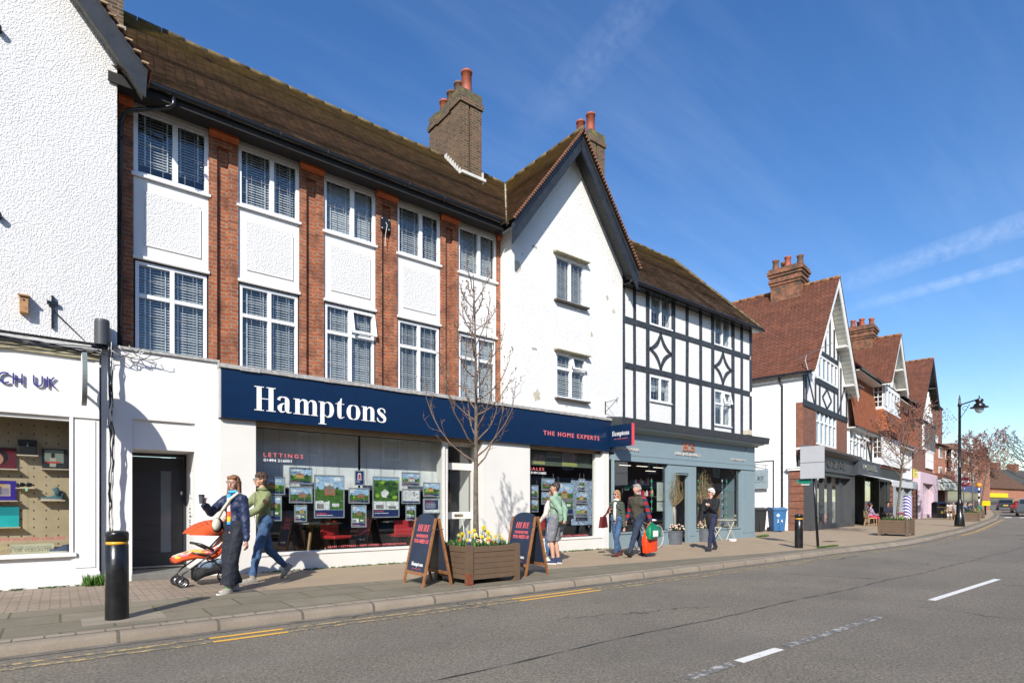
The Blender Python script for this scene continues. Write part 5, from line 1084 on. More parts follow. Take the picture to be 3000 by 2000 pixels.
for i, ch in enumerate('BOS'): write(M, ch, a + (b - a) * (.0 + .30 * i), a + (b - a) * (.40 + .30 * i), z0, z1, YH - i * .002, .03, bold=.012, shear=.12)
M.build('salon_name', COPPER, sf)
M = MB(); write(M, 'HAIR AND BEAUTY', PX(1978, YH), PX(2051, YH), 2.955, 3.045, YH, .03, bold=.006, space=1.1); write(M, 'WOMEN & MEN', PX(2139, YH), PX(2182, YH), 2.945, 3.01, YH, .025, bold=.006); write(M, '01494 424 616', PX(1804, YH), PX(1871, YH), 2.95, 3.04, YH, .03, bold=.006)
M.build('lettering', mat('polished_letter', (.75, .66, .60), .35, .4), sf)
# small things on this building
t = empty('alarm_box', (PX(2188, YT), YT, 3.95), 0, 'cream electrical box fixed above the salon cornice corner', 'box'); x = PX(2190, 11.5)
M = MB(); M.box(x - .16, x + .18, 11.40, 11.60, 3.98, 4.17); M.build('box_body', mat('cream_plastic', (.55, .50, .38), .5), t, bevel=.01); M = MB(); M.box(x - .1, x + .12, 11.45, 11.6, 3.92, 3.979); M.build('bracket', BLACKM, t)
# things inside the salon windows
yi = YH + .45
def menu(label, u0, u1, v0, v1):
    t = empty('price_list', (PX(u0, yi), yi, 1), 0, label, 'price list', 'salon price lists in the window'); M = MB(); M.box(PX(u0, yi), PX(u1, yi), yi, yi + .01, PZ(u1, v1, yi), PZ(u0, v0, yi)); M.build('board', mat('pale_mint', (.50, .56, .50), .6), t)
    M = MB(); a, b, c, d = PX(u0, yi), PX(u1, yi), PZ(u1, v1, yi), PZ(u0, v0, yi); n = int((d - c) / .06)
    for k in range(1, n - 1): M.box(a + (b - a) * .2, b - (b - a) * (.2 + .1 * (k % 3)), yi - .001, yi - .0004, d - .06 * k - .012, d - .06 * k)
    M.build('print', mat('grey_print', (.25, .28, .25), .6), t)
menu('tall pale price list board, upper of the pair in the left salon window', 1925, 1949, 1412, 1467); menu('pale price list board, lower of the pair in the left salon window', 1925, 1949, 1470, 1496)
def string_(label, u, dots, v0, v1, green):
    t = empty('window_garland', (PX(u, yi - .1), yi - .1, 1), 0, label, 'garland', 'hanging garlands in the salon windows'); x = PX(u, yi - .1)
    M = MB(); M.tube([(x, yi - .1, PZ(u, v0, yi)), (x, yi - .1, PZ(u, v1, yi))], .003, 4); M.build('thread', WHITE, t)
    rr = random.Random(u); M = MB()
    for k in range(dots):
        z = PZ(u, v0 + (v1 - v0) * (k + .5) / dots, yi)
        if green:
            for a in (0, 2.1, 4.2): M.ball((x + .035 * math.cos(a + .5), yi - .1, z + .035 * math.sin(a + .5)), (.035, .006, .035), 8, 5)
        else: r_ = rr.choice((.02, .03, .045)); M.ball((x, yi - .1, z), (r_, .006, r_), 10, 6)
    M.build('paper_shape', mat('shamrock_green', (.02, .30, .12), .5) if green else WHITE, t)
for l, u, n, a, b, g in [('white dots garland at the left end of the salon window', 1797, 9, 1385, 1475, 0), ('green shamrock garland between the walking couple and price lists', 1909, 5, 1400, 1500, 1), ('green shamrock garland left in right salon window', 2046, 6, 1380, 1500, 1), ('white dots garland beside the shamrocks', 2059, 8, 1375, 1500, 0), ('green shamrock garland right in right salon window', 2129, 5, 1400, 1520, 1), ('white dots garland before the shelves', 2116, 7, 1400, 1520, 0)]: string_(l, u, n, a, b, g)
ys_ = YH + .9; a, b = PX(2108, ys_), PX(2150, ys_)
t = empty('display_shelf', ((a + b) / 2, ys_, 0), 0, 'wooden display shelves with hair products in right salon window', 'shelves'); SW = mat('pine_shelf', (.34, .19, .08), .6)
M = MB(); M.box(a, b, ys_, ys_ + .3, .06, .95); M.box(a, a + .05, ys_ + .0, ys_ + .3, .951, 2.2)
for z in (1.25, 1.6, 1.95): M.box(a + .051, b, ys_, ys_ + .3, z, z + .03)
M.build('shelf_frame', SW, t)
rr = random.Random(9); pc = [(.02, .40, .42), (.55, .30, .32), (.02, .30, .25), (.7, .7, .68), (.03, .03, .04), (.45, .55, .60)]
for i, z in enumerate((.952, 1.281, 1.631, 1.981)):
    for k in range(6):
        x = a + .1 + k * (b - a - .15) / 6; c = pc[(k * 5 + i) % 6]; hh = rr.uniform(.1, .22); t = empty('product_box', (x, ys_ + .1, z), 0, None, None)
        M = MB(); M.box(x, x + rr.uniform(.06, .11), ys_ + .05, ys_ + .2, z, z + hh); M.mi = 1; M.box(x + .01, x + .05, ys_ + .048, ys_ + .0499, z + hh * .3, z + hh * .6)
        bpy.data.objects.remove(t); M.build('product_box', [mat('pack%d' % ((k * 5 + i) % 6), c, .4), WHITE], label=f'hair product carton on salon shelf {["base","lower","middle","top"][i]} row', cat='product', group='hair product cartons on the salon shelves')
yb = YH + .7
for row, (v, u0, n) in enumerate([(1416, 1868, 8), (1452, 1880, 8)]):
    z = PZ(u0, v, yb); M = MB(); M.box(PX(u0 - 6, yb), PX(u0 + 46, yb), yb, yb + .2, z - .03, z); M.build('glass_shelf', mat('steel', (.5, .5, .5), .3, 1), label=('upper' if row == 0 else 'lower') + ' narrow shelf of bottles behind the walking couple', cat='shelf')
    for k in range(n):
        x = PX(u0 + k * 5.2, yb); M = MB(); h = rr.uniform(.09, .2); M.lathe([(.035, 0), (.035, h), (.015, h + .01), (.015, h + .04)], (x, yb + .08, z), 10)
        M.build('product_bottle', mat('bottle%d' % (k % 4), [(.75, .74, .72), (.35, .02, .12), (.6, .05, .05), (.55, .48, .3)][k % 4], .3), smooth=False, label='small product bottle on the ' + ('upper' if row == 0 else 'lower') + ' salon shelf', cat='bottle', group=('upper' if row == 0 else 'lower') + ' shelf hair product bottles')
for i, (u, v) in enumerate([(1833, 1363), (1883, 1366), (1930, 1370), (1908, 1380)]):
    y = YH + 1.6 + .4 * i; m, t_, b_ = newmat('lamp_strip%d' % i); b_.inputs['Emission Color'].default_value = (1, .9, .75, 1); b_.inputs['Emission Strength'].default_value = 1.2
    M = MB(); x = PX(u, y); z = PZ(u, v, y); M.box(x - .28, x + .28, y, y + .06, z, z + .02); M.build('strip_light', m, label='white ceiling strip light inside salon, ' + ['left end', 'middle', 'right end', 'lowest and deepest'][i], cat='ceiling light', group='lit strip lights on the salon ceiling')

# ---------------------------------------------------------------- E: the next row, turned 8 degrees
OE = Vector((27.1, 12.35, 0)); ER = Matrix.Translation(OE) @ Matrix.Rotation(R(8), 4, 'Z')
class EB(MB):
    def __init__(s): super().__init__(); s.T = ER
def ebox(name, mats, parent, *boxes, **k):
    M = EB()
    for b in boxes: M.box(*b)
    return M.build(name, mats, parent, **k)
BE1 = brickmat('brown_red_brick', (.20, .065, .035), (.28, .095, .05), (.18, .13, .10), dirt=((.09, .035, .02), 3, .5, .7, .5))
TIMW = mat('black_timber', (.025, .027, .032), .6, var=.3, vs=8); WR = castmat('white_render', (.80, .795, .77), 9, .006, .25); WW = mat('white_joinery', (.78, .78, .76), .45, var=.03)
def mull(parent, x0, x1, z0, z1, y, n, rows=(), fw=.07, back=.35, side=None, name='window', grid=0):
    M = EB(); M.box(x0, x0 + fw, y - .05, y + .05, z0, z1); M.box(x1 - fw, x1, y - .05, y + .05, z0, z1); M.box(x0 + fw, x1 - fw, y - .05, y + .05, z0, z0 + fw); M.box(x0 + fw, x1 - fw, y - .05, y + .05, z1 - fw, z1)
    for k in range(1, n): x = x0 + (x1 - x0) * k / n; M.box(x - fw * .6, x + fw * .6, y - .055, y + .05, z0 + fw, z1 - fw)
    for r in rows: z = z0 + (z1 - z0) * r; M.box(x0 + fw, x1 - fw, y - .045, y + .045, z - fw * .5, z + fw * .5)
    f = M.build(name, WW, parent)
    M = EB(); M.box(x0 + fw, x1 - fw, y, y + .01, z0 + fw, z1 - fw); M.build('pane', GLASS, f)
    M = EB(); M.box(x0, x1, y + back, y + back + .01, z0, z1); M.build('blackout', mat('room_dusk', (.10, .10, .10), .9), f)
    return f
e1 = empty('tall_gabled_house', OE, R(8), 'tall half timbered house with white barge boards and red tiled roof', 'building')
ebox('wall', WR, e1, (0, .3, .302, 9, 0, 7.6), (7.5, 7.8, .3, 9, 0, 7.6), (0, 7.8, 8.7, 9, 0, 7.6), (-.001, 1.0, 0, .3, 3.9, 4.0))
EBg = EB(); EBg.prism([(0, 6.1), (7.8, 6.1), (7.8, 7.6), (3.9, 12.7), (0, 7.6)], .0, .3); EBg.build('gable_wall', WR, e1)
ebox('brick_front', BE1, e1, (0.002, 2.0, -.02, .298, 3.6, 6.1), (5.7, 7.8, -.02, .298, 3.6, 6.1), (2.0, 5.7, -.02, .298, 3.6, 4.3))
mull(e1, 2.0, 5.7, 4.3, 6.08, .05, 5, (.66,), .1); mull(e1, 2.1, 5.7, 7.55, 8.75, -.04, 5, (), .1, .03)
M = EB()
for a, b in [((.1, 6.1), (.1, 7.75)), ((.45, 6.2), (.45, 7.9)), ((1.9, 6.2), (1.9, 9.6)), ((2.6, 6.2), (2.6, 7.4)), ((5.2, 6.2), (5.2, 7.4)), ((5.9, 6.2), (5.9, 9.6)), ((6.5, 6.2), (6.5, 8.8)), ((7.7, 6.1), (7.7, 7.6)), ((2.8, 9.1), (2.8, 11)), ((3.6, 9.1), (3.6, 11.8)), ((4.4, 9.1), (4.4, 11.6)), ((5.2, 9.1), (5.2, 10.6))]: M.bar((a[0], -.02, a[1]), (b[0], -.02, b[1]), .15, .05, (0, 1, 0))
for a, b in [((.0, 6.08), (7.8, 6.08)), ((1.9, 7.42), (5.9, 7.42)), ((1.9, 8.92), (5.9, 8.92))]: M.bar((a[0], -.03, a[1]), (b[0], -.03, b[1]), .30 if a[1] < 7 else .24, .06, (0, 1, 0))
for a, b in [((.55, 7.7), (1.8, 6.2)), ((7.3, 7.9), (6.0, 6.2)), ((3.9, 7.25), (3.1, 6.75)), ((3.9, 7.25), (4.7, 6.75)), ((3.9, 6.25), (3.1, 6.75)), ((3.9, 6.25), (4.7, 6.75))]: M.bar((a[0], -.015, a[1]), (b[0], -.015, b[1]), .12, .03, (0, 1, 0))
M.build('timber_frame', TIMW, e1)
def gable_roof(parent, cx_, hl, hr, zA, zl, zr_, y0, y1, mat_, soff, barg, n=60, rows=.62, seed=50, back=.0):
    M = EB(); courses(M, (cx_ - hl, y0, zl), (cx_ - hl, y1, zl), (cx_, y0, zA), (cx_, y1, zA), n, .02, seed); courses(M, (cx_ + hr, y1, zr_), (cx_ + hr, y0, zr_), (cx_, y1, zA), (cx_, y0, zA), n, .02, seed + 1)
    M.build('roof', mat_, parent)
    M = EB()
    for xx, zz in ((cx_ - hl + .12, zl), (cx_ + hr - .12, zr_)):
        p = [(cx_, zA - .06), (xx, zz - .04), (xx, zz - .34), (cx_, zA - .50)]; M.prism(p if xx > cx_ else p[::-1], y0 + .05, y0 + .10); p = [(cx_, zA - .05), (xx, zz - .03), (xx, zz - .13), (cx_, zA - .17)]; M.prism(p if xx > cx_ else p[::-1], y0 + .02, y0 + .0495)
    M.build('bargeboard', barg, parent)
    M = EB()
    for xx, zz in ((cx_ - hl, zl), (cx_ + hr, zr_)):
        k = 26
        for i in range(k):
            a, b = i / k, (i + .93) / k; P = lambda t_: (cx_ + (xx - cx_) * t_, zA + (zz - zA) * t_ - .14)
            p, q = P(a), P(b); M.face([(p[0], y0 + .1, p[1]), (q[0], y0 + .1, q[1]), (q[0], .0, q[1]), (p[0], .0, p[1])])
    for t_ in (.52, .86):
        for xx, zz in ((cx_ - hl, zl), (cx_ + hr, zr_)): x = cx_ + (xx - cx_) * t_; z = zA + (zz - zA) * t_; M.box(min(x, x - .5 * (1 if xx > cx_ else -1)), max(x, x - .5 * (1 if xx > cx_ else -1)), y0 + .1, .0, z - .36, z - .26)
    M.build('soffit', soff, parent)
    M = EB(); ridge_tiles(M, (cx_, y0, zA + .02), (cx_, y1, zA + .02), .10); M.build('ridge_tiles', REDRIDGE, parent, smooth=True)
SOFW = mat('white_soffit', (.62, .62, .58), .6)
gable_roof(e1, 3.9, 4.15, 4.15, 12.9, 7.45, 7.45, -.62, 9.2, TILER, SOFW, WW, 60)
M = EB(); M.tube([(-.32, -.5, 7.42), (-.32, 9, 7.42)], .06, 8); M.tube([(-.05, 1.05, 7.4), (-.05, 1.0, 7.2), (-.03, .9, 7.0), (-.03, .9, .1)], .045, 8); M.tube([(-.02, 1.3, 3.45), (-.02, 2.6, 3.4)], .02, 5); M.tube([(-.02, 1.3, 3.45), (-.02, 1.3, .6)], .025, 5); M.build('gutter', BLACKM, e1)
TCH = [('POT',)]
def echimney(parent, x0, x1, y0, y1, z0, z1, pots):
    M = EB(); M.box(x0, x1, y0, y1, z0, z1 - .9); 
    for k, g in enumerate((.05, .10, .04, .10, .16, .10)): M.box(x0 - g, x1 + g, y0 - g, y1 + g, z1 - .9 + k * .15, z1 - .9 + (k + 1) * .15 - .001)
    c = M.build('chimney', brickmat('stack_brick', (.24, .085, .04), (.34, .13, .06), (.14, .1, .07), dirt=((.07, .05, .035), 2.5, .45, .6, .9)), parent)
    for (x, y, h, rr_, mm) in pots: P = EB(); P.lathe([(rr_ * .85, 0), (rr_ * 1.05, h * .25), (rr_ * .8, h - .12), (rr_ * 1.05, h - .08), (rr_ * 1.05, h), (rr_ * .7, h), (rr_ * .7, h - .2)], (x, y, z1 - .02), 14); P.build('chimney_pot', mm, c, smooth=True)
echimney(e1, 3.35, 4.45, 1.1, 2.6, 12, 13.95, [(3.7, 2.45, .62, .17, POTB), (3.75, 1.85, .66, .17, POT), (4.2, 2.2, .6, .16, POTB), (4.15, 1.35, .72, .17, POTB)])
M = EB(); M.tube([(-.25, -.3 + .0, 7.5), (-.3, -.2, 7.95), (-.3, -.25, 8.15)], .02, 5); M.tube([(-.35, .1, 8.05), (.0, -1.25, 8.6)], .015, 5)
for k in range(7): M.tube([(-.35 + k * .05 - .1, .1 - k * .19, 8.05 + k * .078), (-.35 + k * .05 + .1, .1 - k * .19, 8.05 + k * .078)], .006, 4)
M.build('tv_aerial', mat('grey_aluminium', (.4, .4, .4), .4, .8), label='grey television aerial on the red roof edge', cat='aerial')
# quoin pier, dark grey shop
M = EB()
for k in range(8): M.box(-.13, .0, -.06, .55, .12 + k * .345, .12 + k * .345 + .31)
M.box(-.10, -.001, -.03, .52, 0, 2.9); M.build('brick_pier', BE1, e1)
ebox('pier_cap', WW, e1, (-.2, .0, -.14, .62, 2.92, 3.02), (-.24, .0, -.18, .66, 3.02, 3.08))
GD = mat('charcoal_paint', (.055, .058, .062), .5, var=.06)
fs = ebox('shop_front', GD, e1, (0, 1.0, -.35, .2, 0, 3.95), (7.3, 8.05, -.35, .2, 0, 3.95), (1.0, 7.3, -.33, .2, 2.75, 3.95), (1.0, 7.3, -.25, .3, 0, .35), (0, 8.05, -.42, -.351, 2.95, 3.02), (2.9, 3.1, -.1, .1, .35, 2.75), (4.3, 4.5, -.1, .1, .35, 2.75), (5.9, 6.1, -.1, .1, .35, 2.75), (-.06, .4, -.40, -.351, 0, .3))
M = EB(); M.prism([(-.35, 3.7), (-.5, 3.78), (-.68, 3.9), (-.70, 3.99), (0, 4.08), (0, 3.7)], -.35, 8.2, 'x'); M.build('cornice', mat('lead_grey', (.10, .10, .10), .6), e1)
M = EB(); M.box(1.0, 7.3, .0, .01, .35, 2.75); M.build('shop_window_pane', SHOPG, e1)
M = EB()
for a, b in ((1.05, 2.2), (2.25, 2.9), (3.12, 3.6), (3.65, 4.28), (4.55, 5.2), (5.25, 5.9), (6.12, 6.6), (6.65, 7.2)): M.box(a, b, .5, .52, .4, 2.7)
M.build('cream_curtain', mat('cream_curtain', (.62, .64, .55), .8), e1); ebox('interior', DARK, e1, (.1, 7.7, 3, 3.05, 0, 3.8), (.1, 7.7, .3, 3, 3.7, 3.8))
M = EB(); write(M, 'CUZAE', 1.6, 6.1, 3.18, 3.55, -.33, .05, bold=.0, space=1.3); M.build('lettering', mat('dark_metal_letter', (.10, .09, .085), .4, .6), e1)
t = empty('hanging_star', tuple(ER @ Vector((3.9, .2, 1.5))), R(8), 'white paper stars hanging in the grey shop window', 'window decoration')
for k, (x, z, s_) in enumerate([(2.4, 2.0, .2), (2.6, 1.6, .14), (4.0, 1.75, .16), (3.4, 1.2, .12)]):
    M = EB(); M.prism([(x + s_ * (1 if q % 2 == 0 else .38) * math.cos(q * math.pi / 5 + .3), z + s_ * (1 if q % 2 == 0 else .38) * math.sin(q * math.pi / 5 + .3)) for q in range(10)], .15, .17); M.build('star', WW, t)
# salon hanging sign on the side wall of the white house
t = empty('hanging_sign', tuple(ER @ Vector((-.2, 1.6, 2.8))), R(8), 'square blue-grey hanging sign on scrolled bracket by the white side wall', 'sign')
xs2 = -.18; z0, z1 = 2.36, 3.0
def side(yl0, yl1, z0, z1, name, m, dx=0):
    M = EB(); M.box(xs2 - .03 - dx, xs2 - dx, yl0, yl1, z0, z1); return M.build(name, m, t)
side(1.48, 2.22, 2.10, 3.02, 'sign_frame', mat('sign_grey_frame', (.28, .33, .36), .5)); side(1.53, 2.17, 2.16, 2.96, 'sign_face', mat('sign_blue_grey', (.24, .30, .33), .5), .004)
M = EB(); M.T = ER @ Matrix.Translation((xs2 - .035, 2.22, 2.10)) @ Matrix.Rotation(R(-90), 4, 'Z'); write(M, 'BOS', .22, .50, .40, .60, 0, .003, shear=.2, bold=.01); write(M, 'HAIR AND BEAUTY', .08, .66, .30, .335, 0, .003, space=1.3); M.build('lettering', BLACKM, t)
M = EB(); M.tube([(xs2, 2.9, 3.45), (xs2, 1.45, 3.2)], .012, 5); M.tube([(xs2, 2.9, 3.1), (xs2, 1.6, 3.18)], .008, 5); M.tube([(xs2, 1.6, 3.2), (xs2, 1.6, 3.02)], .01, 4); M.tube([(xs2, 2.1, 3.25), (xs2, 2.1, 3.02)], .01, 4)
for c in (2.35, 2.15): M.tube([(xs2, c + .08 * math.cos(q * .6), 3.2 + .08 * math.sin(q * .6)) for q in range(11)], .008, 4)
M.build('scroll_bracket', BLACKM, t)
# E2: tile hung building with an oriel under a gable
e2 = empty('tile_hung_building', tuple(ER @ Vector((17, 0, 0))), R(8), 'orange tile hung building with a white corner bay window and gable', 'building')
M = EB(); courses(M, (7.8, -.42, 5.75), (28.6, -.42, 5.95), (7.8, .02, 9.0), (28.6, .02, 9.3), 30, .02, 61); courses(M, (13.6, -1.0, 6.0), (19.4, -1.0, 6.0), (14.0, -.66, 7.45), (19.0, -.66, 7.45), 13, .02, 62); courses(M, (13.6, -.2, 6.0), (13.6, -1.0, 6.0), (14.0, 0, 7.45), (14.0, -.66, 7.45), 13, .02, 63); M.build('tile_hanging', TILEH, e2)
ebox('wall', WR, e2, (7.8, 28.6, .03, .3, 3.4, 9.2), (7.8, 28.6, 6, 6.3, 0, 9), (28.3, 28.6, .3, 6, 0, 9))
M = EB(); M.box(14.05, 18.95, -.70, .0, 7.40, 7.62); M.box(14.0, 19.0, -.74, .0, 7.33, 7.4); M.box(14.05, 18.95, -.70, 0, 8.85, 9.0); M.build('bay_window', WW, e2)
mull(e2, 14.05, 18.95, 7.62, 8.85, -.66, 5, (), .12, .3)
M = EB(); M.box(14.05, 14.12, -.7, -.55, 7.62, 8.85); M.box(14.05, 14.12, -.12, .0, 7.62, 8.85); 
for k in (1, 2, 3): M.box(14.06, 14.11, -.55, -.12, 7.62 + k * .31 - .02, 7.62 + k * .31 + .02)
M.box(14.055, 14.115, -.35, -.31, 7.62, 8.85); M.build('bay_side_light', WW, e2); ebox('bay_side_pane', GLASS, e2, (14.09, 14.10, -.55, -.12, 7.62, 8.85)); ebox('bay_inside', mat('room_dusk', (.10, .10, .10), .9), e2, (14.4, 14.45, -.3, 0, 7.62, 8.8))
mull(e2, 9.4, 11.6, 7.35, 8.5, -.02, 3, (), .12, .03); mull(e2, 24.3, 26.6, 7.6, 9.2, -.02, 3, (), .12, .03)
mull(e2, 8.1, 12.1, 4.1, 5.7, -.02, 5, (.6,), .1, .03)
M = EB(); M.box(14.0, 19.6, -.6, .0, 3.9, 4.35); M.build('bay_window', WW, e2); mull(e2, 14.0, 19.6, 4.35, 5.7, -.56, 7, (), .12, .3); mull(e2, 20.3, 27.6, 4.2, 5.6, -.02, 9, (.6,), .12, .03)
M = EB(); M.box(14.0, 14.07, -.6, -.5, 4.35, 5.7); M.box(14.0, 14.07, -.1, 0, 4.35, 5.7)
for k in (1, 2, 3): M.box(14.01, 14.06, -.5, -.1, 4.35 + k * .34 - .02, 4.35 + k * .34 + .02)
M.box(14.005, 14.065, -.32, -.28, 4.35, 5.7); M.build('bay_side_light', WW, e2); ebox('bay_side_pane', GLASS, e2, (14.03, 14.04, -.5, -.1, 4.35, 5.7)); ebox('bay_inside', mat('room_dusk', (.10, .10, .10), .9), e2, (14.4, 14.45, -.3, 0, 4.35, 5.7))
M = EB()
for a, b in [((12.4, 4.0), (12.4, 5.7)), ((13.8, 4.0), (13.8, 5.7)), ((12.5, 5.6), (13.6, 4.2)), ((13.0, 5.0), (13.7, 5.6)), ((19.9, 4.0), (19.9, 5.7))]: M.bar((a[0], -.02, a[1]), (b[0], -.02, b[1]), .15, .05, (0, 1, 0))
M.build('timber_frame', TIMW, e2)
for x in (9.3, 11.2): M = EB(); M.T = ER @ Matrix.Translation((x, -.06, 5.6)) @ Matrix.Rotation(R(-38), 4, 'X'); M.box(-.38, .38, 0, .05, -.55, -.48); M.box(-.38, .38, 0, .05, -.07, 0); M.box(-.38, -.3, 0, .05, -.48, -.07); M.box(.3, .38, 0, .05, -.48, -.07); M.build('opened_light', WW, e2)
M = EB(); courses(M, (7.8, -.62, 9.0), (28.8, -.62, 9.35), (7.8, 3.3, 12.9), (28.8, 3.3, 13.3), 50, .02, 64); M.build('roof', TILER, e2)
gable_roof(e2, 16.5, 3.0, 2.9, 12.6, 9.0, 9.1, -1.2, 3.2, TILER, SOFW, WW, 40, seed=66)
M = EB(); M.prism([(14.1, 9.0), (18.9, 9.0), (16.5, 12.0)], -.5, -.2); M.build('gable_wall', WR, e2); M = EB()
for x, zt_ in ((15.2, 10.3), (15.9, 11.1), (16.6, 11.7), (17.3, 10.9), (18.0, 10)): M.bar((x, -.51, 9.1), (x, -.51, zt_), .13, .04, (0, 1, 0))
M.box(13.9, 19.1, -.6, -.5, 8.95, 9.2); M.build('gable_timbers', TIMW, e2)
M = EB(); M.tube([(7.9, -.68, 8.98), (13.6, -.68, 9.05)], .07, 8); M.tube([(19.4, -.68, 9.2), (28.8, -.68, 9.35)], .07, 8); M.tube([(7.9, -.46, 5.73), (28.5, -.46, 5.9)], .05, 8); M.build('gutter', BLACKM, e2)
ebox('eaves_soffit', SOFW, e2, (7.9, 28.6, -.6, .0, 8.85, 8.9), (7.9, 28.6, -.42, 0, 5.66, 5.72))
echimney(e2, 15.9, 17.1, .35, 1.75, 11.8, 13.5, [(16.15, 1.55, .55, .16, POT), (16.3, 1.05, .6, .17, POT), (16.7, 1.3, .55, .16, POT), (16.9, .6, .66, .17, POT)])
# ground floor shops of that building
ebox('shop_sign', mat('graphite_sign', (.045, .048, .058), .5), e2, (7.9, 13.6, -.55, -.35, 3.0, 3.9))
M = EB(); write(M, 'W GRENFELL', 8.7, 12.6, 3.35, 3.68, -.55, .04, bold=.01); write(M, 'NATURAL', 10.2, 11.4, 3.14, 3.22, -.55, .02); M.build('lettering', mat('mirror_letter', (.6, .58, .55), .2, 1), e2)
ebox('shop_frame', mat('black_shop_paint', (.02, .022, .022), .5), e2, (7.95, 8.2, -.3, .2, 0, 3.4), (11.0, 11.2, -.2, .1, 0, 3.0), (14.5, 14.7, -.3, .2, 0, 3.4), (16.2, 16.4, -.3, .2, 0, 3.0), (17.0, 17.9, -.3, .2, 0, 3.0), (13.6, 21.0, -.45, -.2, 2.85, 3.7), (28.0, 28.3, -.4, .2, 0, 3.0))
ebox('interior', DARK, e2, (8.0, 28.3, 2.6, 2.65, 0, 3.6), (8, 28.3, .2, 2.6, 3.5, 3.6), (8, 28.3, .2, 2.6, 0, .02))
ebox('lime_panel', mat('lime_green', (.30, .50, .02), .5), e2, (12.6, 17.0, .4, .45, 1.3, 2.7)); ebox('maroon_panel', mat('maroon_panel', (.16, .02, .03), .5), e2, (12.6, 17.0, .35, .39, .1, 1.3))
ebox('shop_window_pane', SHOPG, e2, (11.2, 17.0, -.05, -.04, .2, 2.9), (19.3, 27.9, -.05, -.04, .2, 2.7))
ebox('brick_pier', BE1, e2, *[(17.95, 18.75, -.35, .1, .1 + k * .36, .1 + k * .36 + .31) for k in range(8)], *[(26.8, 27.8, -.35, .1, .1 + k * .36, .1 + k * .36 + .31) for k in range(8)])
ebox('grey_shop_frame', mat('grey_shop_paint', (.30, .33, .36), .5), e2, (18.8, 19.3, -.4, .1, 0, 2.75), (18.8, 28.2, -.4, .1, 2.6, 3.2), (22.6, 23.0, -.3, .1, 0, 2.6), (25.9, 26.2, -.3, .1, 0, 2.6))
ebox('lean_to_tiles', TILER, e2, (14.0, 22.5, -.5, -.1, 3.72, 3.95))
M = EB(); write(M, 'Bi', 22.4, 24.0, 3.35, 4.0, -.95, .06, bold=.0); M.build('illuminated_letters', mat('yellow_letter', (.55, .52, .06), .4), e2)
m, t_, b_ = newmat('barber_stripes'); nb = NB(t_); wv = nb.n('ShaderNodeTexWave'); wv.inputs['Scale'].default_value = 1.5; t_.links.new(nb.vec((1, 0, .9), (0, 1, 0)), wv.inputs[0]); c = nb.mix(nb.ramp(wv.outputs[1], .45, .55), (.05, .03, .30), (.7, .68, .72)); t_.links.new(c, b_.inputs['Base Color'])
M = EB(); M.tube([(22.9, -.5, .3), (22.9, -.5, 2.0)], .32, 14); M.build('barber_pole', m, label='purple and white spiral barber pole behind the slanting young tree', cat='barber pole')
t = empty('shop_awning', tuple(ER @ Vector((11, -1, 3))), R(8), 'light grey sloping awning over the seated cafe customers', 'awning')
M = EB(); M.face([(8.1, -.56, 3.05), (14.3, -.56, 3.05), (14.3, -2.1, 2.62), (8.1, -2.1, 2.62)]); M.face([(8.1, -2.1, 2.615), (14.3, -2.1, 2.615), (14.3, -.56, 3.045), (8.1, -.56, 3.045)]); M.box(8.1, 14.3, -2.14, -2.11, 2.34, 2.60); M.build('canopy', mat('grey_canvas', (.55, .57, .58), .8, var=.05), t)
M = EB(); M.tube([(8.1, -2.1, 2.62), (14.3, -2.1, 2.62)], .05, 8); M.build('roller', WW, t)
# E3: half timbered house, pink shop below, with a darker gable
e3 = empty('dark_gabled_house', tuple(ER @ Vector((33, 0, 0))), R(8), 'brown roofed gabled house with dark barge boards above pink shop', 'building')
ebox('wall', BE1, e3, (28.7, 39.6, .0, .3, 3.4, 8.8), (28.7, 29, .3, 8, 0, 8), (39.3, 39.6, .3, 8, 0, 9)); M = EB(); M.prism([(28.9, 8.8), (37.4, 8.8), (36.8, 9.6), (32.3, 13.6)], -.3, .1); M.build('gable_wall', WR, e3)
gable_roof(e3, 32.2, 6.0, 3.9, 14.0, 8.1, 10.1, -1.0, 8, TILER, mat('dark_soffit_boards', (.03, .03, .03), .7), mat('black_barge', (.025, .022, .02), .6), 60, seed=70)
ebox('render_band', WR, e3, (33.4, 39.6, -.15, -.001, 6.3, 8.8)); M = EB()
for k in range(9): x = 33.6 + k * .75; M.bar((x, -.18, 6.4), (x, -.18, 8.7 + max(0, 2.4 - abs(x - 33.5))), .2, .06, (0, 1, 0))
M.box(33.2, 39.7, -.25, -.15, 8.7, 8.95); M.build('timber_frame', TIMW, e3)
mull(e3, 35.0, 39.0, 4.7, 6.3, -.08, 5, (.5,), .14, .03); mull(e3, 33.8, 36.0, 9.3, 11.4, -.36, 3, (.5,), .14, .03)
PINK = mat('pink_shop_paint', (.62, .46, .52), .6, var=.06, vs=3)
ebox('shop_front', PINK, e3, (28.9, 30.2, -.5, .2, 0, 3.2), (36.2, 38.6, -.5, .2, 0, 3.2), (28.9, 38.6, -.5, .2, 3.2, 4.1), (30.2, 36.2, -.4, .1, 0, .5)); ebox('shop_window_pane', SHOPG, e3, (30.2, 36.2, -.1, -.09, .5, 3.2)); ebox('interior', mat('pale_shop', (.5, .5, .48), .8), e3, (29, 38.5, 1.5, 1.55, 0, 3.4))
t = empty('dome_awning', tuple(ER @ Vector((42, -1, 3))), R(8), 'grey quarter-dome fabric awning with ribs beside the pink shop', 'awning')
M = EB(); n = 6
